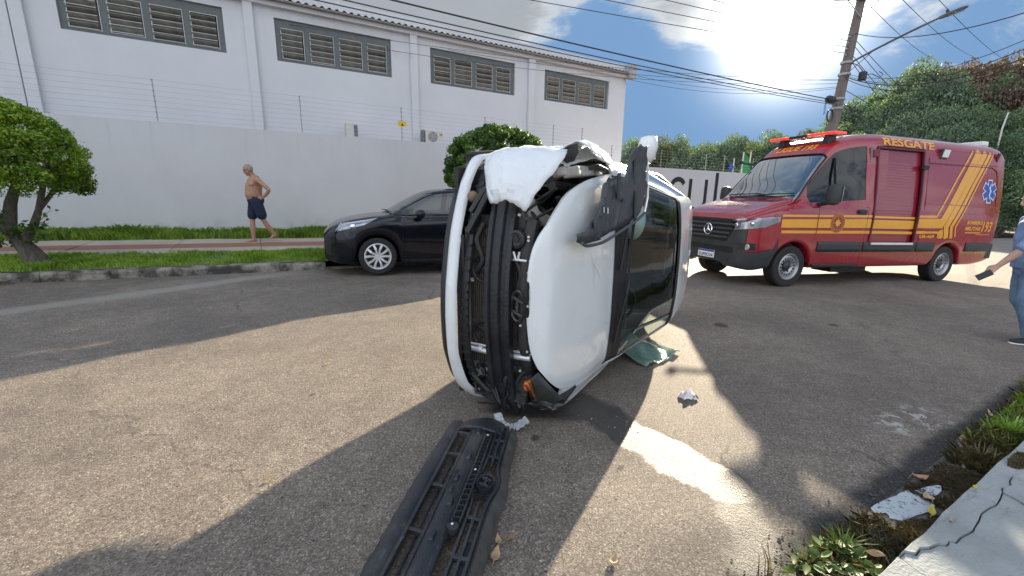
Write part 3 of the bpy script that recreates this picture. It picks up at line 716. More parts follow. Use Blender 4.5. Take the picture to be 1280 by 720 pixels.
topiary('clipped_tree', 'clipped umbrella shaped tree with leaning trunk on the grass strip', -3.0, 9.25, (-.26, 0, 1.45), (1.02, 1.0, .90), 3, M_leafA,
        [([(.02, 0, -.05), (-.06, 0, .18), (-.20, 0, .5), (-.36, -.02, .85), (-.5, 0, 1.4)], [.14, .09, .072, .06, .04]),
         ([(-.08, .02, .30), (.06, .02, .55), (.16, 0, .8), (.26, 0, 1.15), (.36, .04, 1.5)], [.07, .055, .042, .036, .026]),
         ([(-.2, 0, .5), (-.15, .1, .9), (.0, .2, 1.4)], [.09, .07, .04]),
         ([(.16, 0, .8), (.34, .12, 1.1), (.5, .25, 1.3)], [.035, .03, .02]),
         ([(.10, .03, -.05), (.02, .05, .15), (-.1, .04, .4)], [.10, .08, .05])],
        n=62000, leaf=.045, shoots=[((.0, -.1, .5), (.30, -.2, .62)), ((.05, -.08, .45), (.34, -.22, .80)), ((0, -.1, .35), (.24, -.25, .45)), ((-.15, -.12, .4), (.0, -.28, .62)), ((-.2, -.12, .45), (-.3, -.3, .75)),
                         ((-.25, -.12, .5), (-.15, -.3, .85)), ((-.2, -.12, .3), (-.35, -.3, .5))])
topiary('clipped_tree', 'dark round clipped tree standing behind the overturned white car', 5.02, 9.3, (0, 0, 1.90), (1.24, 1.12, .98), 5, M_leafB,
        [([(0, 0, -.3), (.03, 0, .5), (-.02, 0, 1.1)], [.12, .10, .08]), ([(0, 0, .9), (.3, 0, 1.6)], [.06, .04]), ([(0, 0, .9), (-.3, .1, 1.6)], [.06, .04]), ([(0, 0, 1.0), (0, .3, 1.7)], [.05, .03])],
        n=60000, leaf=.056)
# grass strips
def blades(name, n, ur, vr, h0, h1, dz, m, seed, lean=.5, wid=.011, keep=None, thick=None):
    rng = np.random.default_rng(seed); u = rng.uniform(*ur, n); v = rng.uniform(*vr, n)
    if keep is not None:
        k = keep(u, v, rng); u, v = u[k], v[k]; n = len(u)
    z = np.array([gu(a)+(dz(a, b) if callable(dz) else dz) for a, b in zip(u, v)])
    h = h0+(h1-h0)*rng.random(n)**1.6
    pn = .5+.5*np.sin(u*2.3+1.3*np.sin(v*3.1))*np.sin(v*4.7+u); h = h*(.6+.6*pn)
    az = rng.uniform(0, 2*pi, n); ln = lean*h*(.3+rng.random(n)); w = wid*(.7+.6*rng.random(n))
    dx, dy = np.cos(az), np.sin(az)
    B = np.stack([u, v, z-.01], 1); sd = np.stack([-dy*w/2, dx*w/2, 0*w], 1)
    Mi = np.stack([u+dx*ln*.35, v+dy*ln*.35, z+h*.6], 1); T = np.stack([u+dx*ln, v+dy*ln, z+h*.95], 1)
    V = np.stack([B-sd, B+sd, Mi+sd*.7, T, Mi-sd*.7], 1).reshape(-1, 3); F = np.arange(5*n).reshape(n, 5)
    o = link(name, np_mesh(name, V, F, m), None, (0, 0, 0), (0, 0, RZ)); o['kind'] = 'stuff'; return o
holes = lambda u, v, r: (np.sin(u*1.7+v*2.0)+np.sin(u*4.1-v*3.3)*.6+r.normal(size=len(u))*.5) > -.9
edgefade = lambda lo, hi: (lambda u, v, r: (v > lo+.06*np.sin(u*5)+.05*r.random(len(u))) & (v < hi-.10*np.abs(np.sin(u*1.9))-.06*np.sin(u*7.3)-.05*r.random(len(u))) & holes(u, v, r))
blades('verge_grass', 42000, (-7.5, 1.38), (8.66, 9.86), .03, .095, verge_dz, M_grass, 1, keep=edgefade(8.64, 9.9))
blades('wall_grass', 30000, (-8, 1.6), (12.15, 13.0), .07, .24, verge_dz, M_grass, 2, wid=.014, keep=edgefade(12.14, 13.1))
blades('verge_grass', 9000, (4.5, 20), (8.66, 9.8), .03, .11, verge_dz, M_grass, 4)
# weeds against the wall
ORD = ('first', 'second', 'third', 'fourth', 'fifth', 'sixth', 'seventh', 'eighth', 'ninth', 'tenth', 'eleventh', 'twelfth', 'thirteenth')
def tuft(name, label, cat, u, v, dz, n, h, m, seed, wid=.012, group=None, spread=.06, lean=.8):
    rng = np.random.default_rng(seed); V = []; F = []
    for i in range(n):
        a = rng.uniform(0, 2*pi); r = spread*rng.random(); hh = h*(.5+.6*rng.random()); l = hh*lean*(.2+.8*rng.random()); w = wid*(.6+.7*rng.random())
        bx, by = r*cos(a), r*sin(a); a2 = a+rng.normal()*.6; k = len(V)
        for t, ww in ((0, 1), (.35, .9), (.7, .65)):
            p = np.array([bx+cos(a2)*l*t*t, by+sin(a2)*l*t*t, hh*(t-.25*t*t)]); s = np.array([-sin(a2), cos(a2), 0])*w*ww/2
            V += [p-s, p+s]
        V.append(np.array([bx+cos(a2)*l, by+sin(a2)*l, hh*.74])); F += [(k, k+1, k+3, k+2), (k+2, k+3, k+5, k+4), (k+4, k+5, k+6, k+6)]
    me = bpy.data.meshes.new(name); me.from_pydata([tuple(p) for p in V], [], [f if f[2] != f[3] else f[:3] for f in F]); me.materials.append(m)
    o = link(name, me, None, UV(u, v, dz), (0, 0, RZ)); return tag(o, label, cat, group)
for k, (u, v, h) in enumerate(((-2.6, 12.9, .32), (-.75, 12.92, .30), (-1.65, 12.9, .26), (1.05, 12.9, .30), (.35, 12.88, .25))):
    tuft('weed_plant', 'taller weed tuft at the foot of the grey wall, %s from the left' % ('first', 'third', 'second', 'fifth', 'fourth')[k], 'weed', u, v, .28, 26, h, M_grass, 20+k, .02, 'weeds at the foot of the wall')
# gutter growth on the near side
blades('gutter_moss', 26000, (2.72, 3.25), (.44, .635), .006, .028, .012, M_moss, 31, lean=1.5, wid=.007, keep=lambda u, v, r: (np.sin(u*17)+np.sin(v*31+u*9)+r.normal(size=len(u))*.6 > -.6) & (v < .62+.02*np.sin(u*30)))
blades('gutter_moss', 9000, (2.18, 2.62), (.445, .535), .006, .024, .012, M_moss, 32, lean=1.5, wid=.007, keep=lambda u, v, r: (v < .52+.03*np.sin(u*14)))
blades('gutter_moss', 3000, (3.28, 3.52), (.355, .41), .004, .012, .13, M_moss, 33, lean=1.8, wid=.007, keep=lambda u, v, r: ((u-3.4)/.115)**2+((v-.383)/.028)**2 < 1+.5*r.normal(size=len(u))*.5)
blades('gutter_grass', 2600, (3.3, 4.1), (.44, .62), .02, .075, .01, M_dry, 34, lean=1.0, wid=.006)
blades('gutter_grass', 2100, (3.75, 7.5), (.44, .66), .015, .085, .01, M_grass, 35, lean=1.1, wid=.007, keep=holes)
blades('gutter_grass', 1500, (3.75, 7.5), (.44, .70), .01, .05, .01, M_dry, 38, lean=1.3, wid=.007)
blades('gutter_grass', 1100, (1.7, 2.35), (.44, .66), .01, .06, .01, M_dry, 36, lean=1.3, wid=.006)
blades('gutter_grass', 2500, (7, 30), (.40, .70), .04, .16, .01, M_grass, 37, lean=.9, wid=.016)
tuft('grass_tuft', 'yellowish grass tuft beside the stick in the near gutter', 'grass', 3.48, .53, .01, 90, .13, M_dry, 40, .006, None, .07)
tuft('grass_tuft', 'green grass tuft at the road edge by the bottom of the picture', 'grass', 1.97, .60, .01, 60, .13, M_weed, 41, .006, None, .03)
tuft('grass_tuft', 'low pale grass tuft left of the leafy weed in the near gutter', 'grass', 1.72, .63, .0, 26, .14, M_weed, 42, .005, None, .05, 1.1)
tuft('grass_tuft', 'bright green grass tuft farthest along the near gutter', 'grass', 4.15, .55, .01, 90, .14, M_grass, 43, .008, None, .08)
tuft('grass_tuft', 'straggling grass tuft nearest the picture bottom', 'grass', 1.60, .69, .0, 18, .12, M_dry, 46, .005, None, .05, 1.2)
def leafy(name, label, u, v, dz, n, s, m, seed, R):
    rng = np.random.default_rng(seed); V = []; F = []
    for i in range(n):
        a = rng.uniform(0, 2*pi); r = R*sqrt(rng.random()); c = np.array([r*cos(a), r*sin(a), .01+.05*rng.random()]); a2 = a+rng.normal()*.8
        l = s*(.6+.7*rng.random()); w = l*.26; t = np.array([cos(a2), sin(a2), .25*rng.normal()+.1]); sd = np.array([-sin(a2), cos(a2), .2*rng.normal()]); up = np.array([0, 0, 1])
        k = len(V)
        V += [c, c+t*l*.3+sd*w, c+t*l*.35-up*.006, c+t*l*.3-sd*w, c+t*l*.7+sd*w*.8-up*l*.06, c+t*l*.7-up*(.006+l*.08), c+t*l*.7-sd*w*.8-up*l*.06, c+t*l-up*l*.2]
        F += [(k, k+1, k+2), (k, k+2, k+3), (k+1, k+4, k+5, k+2), (k+2, k+5, k+6, k+3), (k+4, k+7, k+5), (k+5, k+7, k+6)]
    me = bpy.data.meshes.new(name); me.from_pydata([tuple(p) for p in V], [], F); me.materials.append(m); me.shade_smooth()
    return tag(link(name, me, None, UV(u, v, dz), (0, 0, RZ)), label, 'weed')
leafy('leafy_weed', 'low broad leaved weed in the gutter by the kerb corner', 1.87, .555, .01, 80, .052, M_weed, 50, .11)
leafy('leafy_weed', 'small leafy weed spreading left of the leaning grass tuft', 1.74, .60, .01, 34, .045, M_weed, 51, .07)
# ------------------------------------------------------------------ big trees behind
def big_crown(seed, n, leaf, m, flat=1.0):
    rng = np.random.default_rng(seed)
    bl = clump_blobs(rng, (0, 0, 0), (.98, .98, .9*flat), 46, .27, .75, .72)+clump_blobs(rng, (0, 0, 0), (.5, .5, .45), 8, .3, .8, .5)
    P, Nn = crown_pts(rng, n, bl, .24)
    return leaf_mesh('crown', P, Nn, leaf*(.6+.8*rng.random(n)), m, rng, .7, .2)
M_far = [leafmat('grey_green_leaf', (.05, .078, .055), (.30, .38, .24), .3, .9, .6, third=(.14, .20, .13)),
         leafmat('dark_green_leaf', (.04, .068, .042), (.24, .32, .16), .32, .9, .6, third=(.11, .165, .085)),
         leafmat('rusty_leaf', (.07, .045, .034), (.27, .17, .12), .2, .9, .6, third=(.15, .10, .07)),
         leafmat('yellow_green_leaf', (.045, .055, .014), (.26, .25, .08), .25, .9, .6, third=(.12, .13, .04))]
CR = [big_crown(100+i, 26000, .042, M_far[i % 4]) for i in range(4)]+[big_crown(110, 26000, .042, M_far[0]), big_crown(111, 26000, .042, M_far[1])]
tk = MB(); tk.tube([(0, 0, 0), (.02, 0, .4), (0, .01, 1)], [.035, .028, .018], 8); tk.tube([(.01, 0, .55), (.25, .1, 1.0)], [.018, .008], 6); tk.tube([(.01, 0, .6), (-.22, -.08, 1.05)], [.018, .008], 6)
ME_TK = mesh_of(tk, M_bark, 60, 'trunk')
def pray(px, py, Y):
    """world point seen at a pixel of the photograph, Y metres ahead"""
    d = _f+_r2*((px-640)/FOC)-_u2*((py-360)/FOC); t = Y/d.y; return Vector((0, 0, CAM_H))+d*t
def big_tree(px, py, Y, R, kind, label, group, rz, squash=1.0, cat='tree'):
    top = pray(px, py, Y); g = gxy(top.x, top.y); H = top.z-g; rzv = max(R*squash, H*.56)
    t = thing('tree', label, cat, (top.x, top.y, g-.1), rz, group)
    tr = link('trunk', ME_TK, t); tr.scale = (H*.8, H*.8, max(H-rzv*.9, .5))
    c = link('crown', CR[kind], t, (0, 0, H-rzv*.93)); c.scale = (R, R, rzv)
    return t
tr_ = random.Random(12)
def nearest_x(): pass
# hedge line behind the low wall
for k, (px, py) in enumerate(((786, 178), (806, 175), (828, 172), (850, 176), (872, 179), (893, 178), (914, 175), (936, 171), (958, 170), (980, 172), (1003, 172))):
    big_tree(px, py+tr_.uniform(-2, 3), 40+tr_.uniform(-3, 3), 2.5+tr_.uniform(-.3, .7), (0, 4, 3, 0, 1, 4, 0, 3, 0, 1, 4)[k], 'mid green tree beyond the lower stretch of wall, %s from the left in its row' % ORD[k], 'tree row beyond the wall', tr_.uniform(0, 6), 1.5)
# the wooded rise: crests first, then the trees in front
hill = [(1015, 165, 62, 3.6, 3), (1040, 152, 62, 4.2, 0), (1068, 138, 62, 4.6, 0), (1098, 118, 60, 5.2, 4), (1130, 102, 60, 5.6, 0), (1160, 84, 58, 6.0, 4), (1195, 74, 58, 6.2, 2), (1228, 68, 56, 6.2, 2), (1262, 64, 56, 6.4, 2), (1300, 66, 56, 6.6, 1), (1340, 70, 54, 6.4, 0), (1390, 66, 52, 6.6, 1), (1450, 72, 50, 6.5, 4),
        (1060, 160, 52, 3.6, 0), (1090, 146, 52, 4.2, 1), (1122, 128, 50, 4.6, 0), (1155, 112, 50, 4.6, 4), (1190, 100, 48, 4.6, 0), (1226, 98, 48, 4.4, 1), (1262, 96, 46, 4.6, 2), (1300, 100, 46, 4.8, 1), (1350, 105, 46, 5, 0),
        (1030, 172, 48, 3.0, 3), (1075, 172, 44, 3.2, 0), (1110, 160, 42, 3.4, 4), (1145, 146, 42, 3.5, 0), (1180, 134, 40, 3.6, 4), (1216, 130, 40, 3.7, 1), (1252, 134, 38, 3.6, 1), (1290, 136, 38, 3.8, 0), (1340, 140, 38, 4, 1),
        (1130, 176, 37, 2.8, 1), (1170, 166, 36, 3.0, 0), (1210, 160, 35, 3.0, 0), (1246, 162, 34, 2.9, 1), (1280, 166, 34, 3.0, 0), (1320, 170, 34, 3.2, 4),
        (1240, 196, 33, 2.6, 4), (1268, 204, 32, 2.5, 1), (1296, 206, 32, 2.6, 1), (1262, 226, 32, 2.2, 1), (1290, 236, 31, 2.2, 0), (1250, 238, 33, 2.0, 0)]
ROWS = (('on the crest', 13), ('in the second row', 9), ('in the third row', 9), ('in the fourth row', 6), ('in the lowest group', 6)); rown = [(n, i) for n, c in ROWS for i in range(c)]
KIND = ('grey green', 'dark green', 'rusty brown leaved', 'yellowish', 'grey green', 'dark green')
for (px, py, Y, R, k), (rw, ri) in zip(hill, rown):
    big_tree(px, py, Y, R, k, '%s tree %s of the wooded rise, %s from the left' % (KIND[k], rw, ORD[ri]), 'trees on the wooded rise', tr_.uniform(0, 6), 1.05)
# more woods outside the frame to the right, read as one mass
rngw = np.random.default_rng(77); bl = []
for i in range(70):
    x = 60+rngw.random()*60; y = 5+rngw.random()*50; bl.append((x, y, 2+rngw.random()*7, 5, 5, 4))
P, Nn = crown_pts(rngw, 9000, bl, .4); o = link('woodland', leaf_mesh('woodland', P, Nn, .9*(.6+.8*rngw.random(len(P))), M_far[1], rngw, .7), None); o['kind'] = 'stuff'
# ================================================================== POLE AND WIRES
M_pole = mat('pole_concrete', (.17, .15, .135), .9, var=.3, scale=3, bump=.3, bscale=50, anis=(3, 3, .6))
PB = Vector((11.80, 17.25, gxy(11.8, 17.25)-.1)); PTOP = Vector((12.44, 17.25, 10.4))
def pole_at(z): return PB.lerp(PTOP, (z-PB.z)/(PTOP.z-PB.z))
pl = thing('utility_pole', 'leaning concrete utility pole behind the red van with crossarms at its top', 'pole', tuple(PB), 0)
mb = MB(); mb.tube([(0, 0, 0), tuple(PTOP-PB)], [.215, .12], 14); obj('shaft', mb, M_pole, pl, smooth=50)
VD = Vector((VX, VY, 0)); UD = Vector((UX, UY, 0))
for z, h in ((8.36, 1.05), (9.9, 1.05)):
    c = pole_at(z)-PB
    mb = MB(); a = c-VD*0+(-UD*.0)+VD*h; b = c-VD*h
    mb.bar(tuple(c+Vector((-1.05, -.16, -.03))), tuple(c+Vector((.75, -.16, .03))), .09, .11); obj('crossarm', mb, mat('crossarm_wood', (.13, .11, .095), .85, var=.3), pl)
    mb = MB(); mb.bar(tuple(c+Vector((-.6, -.18, -.06))), tuple(c+Vector((.0, -.16, -.62))), .035, .02); mb.bar(tuple(c+Vector((.55, -.18, .0))), tuple(c+Vector((.0, -.16, -.62))), .035, .02); obj('brace', mb, M_galv, pl)
    for k in (-.98, -.55, .65):
        mb = MB(); mb.lathe([(.02, 0), (.045, .03), (.03, .06), (.05, .09), (.03, .12), (.04, .15), (.0, .17)], 10); o = obj('insulator', mb, mat('porcelain', (.28, .2, .16), .3, var=.2), pl, tuple(c+Vector((k, -.16, .06))))
# low-voltage rack of spool insulators
for k in range(4):
    z = 6.55+k*.20; c = pole_at(z)-PB; obj('spool', MB().lathe([(.03, -.045), (.045, -.03), (.03, 0), (.045, .03), (.03, .045)], 10), mat('porcelain_grey', (.3, .29, .27), .35, var=.2), pl, tuple(c-UD*.22))
mb = MB()
for z in (4.72, 5.05, 5.9, 6.3): c = pole_at(z)-PB; mb.lathe([(.20, -.04), (.205, 0), (.20, .04)], 14, T=Matrix.Translation(c))
obj('clamp', mb, M_galv, pl)
# lamp
lt = thing('street_lamp', 'street lamp on a long curved arm fixed to the leaning utility pole', 'street lamp', tuple(pole_at(6.25)), 0)
hd = Vector((.507, -.862, 0)); pts = []
for i in range(11):
    t = i/10; pts.append(tuple(hd*(.1+2.3*t)+Vector((0, 0, .02+.95*t-.16*t*t))))
mb = MB(); mb.tube(pts, [.036]*9+[.03, .03], 8); mb.bar((0, 0, -.35), (0, 0, .1), .07, .07); mb.bar(tuple(hd*.05+Vector((0, 0, -.33))), pts[3], .02, .02); obj('arm', mb, mat('lamp_arm', (.12, .125, .13), .5, metal=.5, var=.2), lt, smooth=50)
mb = MB(); e = Vector(pts[-1]); tl = (hd+Vector((0, 0, .22))).normalized(); sdv = tl.cross(Vector((0, 0, 1))).normalized(); upv = sdv.cross(tl)
rg = []
for t, w, hh in ((-.02, .03, .03), (.03, .06, .05), (.22, .11, .055), (.5, .115, .05), (.62, .09, .03), (.66, .03, .015)):
    c = e+tl*t; rg.append([tuple(c+sdv*w*cos(2*pi*k/12)+upv*hh*sin(2*pi*k/12)) for k in range(12)])
mb.loft(rg, True, True, True); obj('head', mb, mat('lamp_head', (.13, .14, .15), .45, var=.15), lt, smooth=40)
mb = MB(); c = e+tl*.38-upv*.055; mb.loft([[tuple(c+sdv*.085*cos(2*pi*k/12)+tl*.2*sin(2*pi*k/12)+upv*z*.01) for k in range(12)] for z in (-1, 1)], True, True, True); obj('lens', mb, MT['lens'], lt)
mb = MB(); c = e+tl*.2+upv*.06; mb.tube([tuple(c), tuple(c+upv*.09)], .035, 8); obj('photocell', mb, MT['black_plastic'], lt)
# wires
def wire(label, group, a, b, sag, r=.008, n=20, cat='cable', name='power_line'):
    a, b = Vector(a), Vector(b); pts = []
    for i in range(n+1):
        t = i/n; p = a.lerp(b, t); p.z -= sag*4*t*(1-t); pts.append(tuple(p))
    mb = MB(); mb.tube(pts, r, 5, False); o = obj(name, mb, MT['wire'], None, smooth=60)
    return tag(o, label, cat, group)
def pw(z, v=0, u=0): p = pole_at(z); return Vector((p.x, p.y, p.z))+VD*v+UD*u
G1 = 'overhead lines running left along the street'
for (z, v, zl, vl, sg_, r) in ((4.95, -.1, 5.6, 9.6, .45, .017), (4.88, -.06, 5.4, 9.55, .52, .012), (4.80, -.1, 5.25, 9.7, .50, .011)):
    wire(('thick black', 'thinner black', 'thinnest black')[(4.95, 4.88, 4.80).index(z)]+' telephone cable in the low bundle running left from the pole', 'telephone cables of the low bundle', pw(z, v, -.2), UV(-22, vl)[:2]+(zl+.4,), sg_, r)
for (z, v, zl, vl) in ((6.55, -.1, 6.2, 14.5), (6.75, -.1, 6.7, 14.1), (6.95, -.1, 7.2, 13.7), (7.15, -.1, 7.7, 13.3)):
    wire(('lowest', 'second lowest', 'second highest', 'highest')[(6.55, 6.75, 6.95, 7.15).index(z)]+' low voltage line strung left from the spools on the pole', 'low voltage lines strung left', pw(z, v, -.22), UV(-22, vl)[:2]+(zl,), .25, .010)
for (z, dx, vl, zl) in ((8.5, -.98, 9.4, 9.6), (8.5, -.55, 9.0, 9.6), (10.05, -.98, 9.6, 10.6)):
    wire(('outer line strung left from the lower crossarm', 'inner line strung left from the lower crossarm', 'line strung left from the upper crossarm')[0 if (z < 9 and dx < -.9) else 1 if z < 9 else 2]+' of the pole', 'high lines strung left from the crossarms', pole_at(z)+Vector((dx, -.16, .1)), UV(-22, vl)[:2]+(zl,), .5, .009)
for (z, px, py, Y) in ((5.75, 560, 62, 15.2), (5.70, 300, 20, 13.4), (5.6, 470, 60, 15.0), (5.5, 785, 92, 18.5), (5.45, 785, 99, 18.5)):
    wire(('highest', 'second', 'third', 'fourth', 'lowest')[(5.75, 5.70, 5.6, 5.5, 5.45).index(z)]+' service line crossing from the pole to the white warehouse', 'service lines to the warehouse', pole_at(z), pray(px, py, Y), .35, .007)
G2 = 'lines running right from the pole over the road'
for (z, px, py, Y, sg_, r) in ((7.3, 1330, 0, 9, .35, .012), (5.95, 1330, 28, 9, .5, .008), (5.9, 1330, 40, 9, .55, .009), (5.85, 1330, 55, 9, .5, .016), (5.80, 1330, 60, 9, .6, .012)):
    wire(('highest', 'second', 'third', 'thick fourth', 'lowest')[(7.3, 5.95, 5.9, 5.85, 5.80).index(z)]+' line sweeping right from the leaning pole over the road', G2, pole_at(z), pray(px, py, Y), sg_, r)
G3 = 'lines going on beyond the pole towards the wooded rise'
for (z, px, py, Y, r) in ((7.1, 1190, 150, 40, .012), (6.9, 1180, 158, 40, .012), (6.6, 1170, 166, 40, .012), (6.4, 1160, 172, 40, .012), (4.95, 1200, 190, 40, .018), (4.85, 1190, 196, 40, .014), (4.7, 1130, 192, 40, .012), (5.4, 1240, 188, 40, .012)):
    wire(ORD[(7.1, 6.9, 6.6, 6.4, 5.4, 4.95, 4.85, 4.7).index(z)]+' line from the top going on past the pole towards the wooded rise', G3, pole_at(z)+Vector((.1, 0, 0)), pray(px, py, Y), .5, r)
for (xa, ya, xb, yb) in ((1100, -30, 1215, 70), (1138, -40, 1262, 78), (1062, -20, 1170, 75)):
    wire({1100: 'middle', 1138: 'rightmost', 1062: 'leftmost'}[xa]+' high line slanting across the sky right of the pole', 'high lines right of the pole', pray(xa, ya, 16), pray(xb, yb, 42), .3, .012)
# hardware on the cables
sc_ = pw(4.93, -.1, -.75)
sp_ = thing('splice_case', 'black splice case hanging on the cable bundle left of the pole', 'cable box', tuple(sc_), RZ)
mb = MB(); mb.tube([(-.42, 0, .0), (-.2, 0, .0)], .02, 8); mb.tube([(-.22, 0, 0), (-.19, 0, 0), (.12, 0, 0), (.15, 0, 0)], [.06, .13, .13, .06], 12); mb.tube([(.15, 0, 0), (.5, 0, .03)], .018, 8); obj('case', mb, MT['black_plastic'], sp_, smooth=40)
mb = MB(); mb.tube([(-.35, 0, -.02), (-.4, 0, -.3), (-.36, 0, -.55), (-.3, 0, -.45), (-.33, 0, -.05)], .009, 6); obj('cable_tail', mb, MT['wire'], sp_, smooth=60)
cl_ = pw(4.42, -.05, -.50)
mb = MB(); mb.lathe([(.19, -.02), (.21, -.03), (.23, 0), (.21, .03), (.19, .02)], 28, 'y', closed_prof=True)
tag(obj('cable_coil', mb, MT['wire'], None, tuple(cl_), (0, 0, RZ), smooth=60), 'black coil of spare cable hanging beside the leaning pole', 'cable coil')
jb = thing('junction_box', 'small dark junction box on the right side of the leaning pole', 'cable box', tuple(pole_at(5.85)+Vector((.5, -.25, -.05))), .2)
mb = MB(); mb.tube([(0, 0, -.15), (0, 0, -.12), (0, 0, .12), (0, 0, .15)], [.09, .13, .13, .09], 10); obj('case', mb, MT['black_plastic'], jb, smooth=40)
mb = MB(); mb.tube([(0, 0, .14), (-.2, .05, .35), (-.45, .2, .5)], .014, 6); mb.tube([(.08, 0, .05), (.4, 0, .1), (.75, .0, .0), (.9, 0, .12), (.7, 0, .2)], .014, 6); obj('cable_tail', mb, MT['wire'], jb, smooth=60)
# a leaning white stake on the rise and three flags behind the wall
mb = MB(); p = pray(1253, 160, 32.5); mb.tube([(0, 0, -3), (0, 0, 0), (.16, 0, 1.05)], [.05, .05, .045], 8)
tag(obj('stake', mb, mat('pale_post', (.6, .6, .57), .7, var=.1), None, tuple(p)), 'pale thin post standing among the trees on the wooded rise', 'post')
def flag(px, py, Y, hpole, col, label, w, h, seed, colp=(.5, .5, .48)):
    b = pray(px, py, Y); r = random.Random(seed)
    t = thing('flag', label, 'flag', (b.x, b.y, gxy(b.x, b.y)), 0)
    H = b.z-gxy(b.x, b.y); mb = MB(); mb.tube([(0, 0, 0), (0, 0, H)], .035, 8); obj('pole', mb, mat('flagpole', colp, .4, var=.1), t)
    if w:
        pts = []
        for i in range(13):
            row = []
            for j in range(9):
                s = i/12; q = j/8
                row.append((w*s*(.75+.25*q)+.0, .10*sin(s*9+q*2)*s+.05*sin(q*7), H-.1-h*q-(.55*h)*s*s))
            pts.append(row)
        mb = MB(); mb.grid(pts); o = obj('cloth', mb, mat('flag_cloth', col, .8, var=.15), t, smooth=60)
    return t
flag(930, 190, 24, 6, (.02, .22, .07), 'green flag hanging from a pole behind the low wall', .62, .95, 1)
flag(918, 198, 25, 6, (.03, .07, .30), 'blue and white flag drooping behind the low wall', -.30, .55, 2)
flag(939, 190, 24.5, 6, (.5, .3, .1), 'bare pale flagpole to the right of the green flag', 0, 0, 3, (.6, .5, .42))
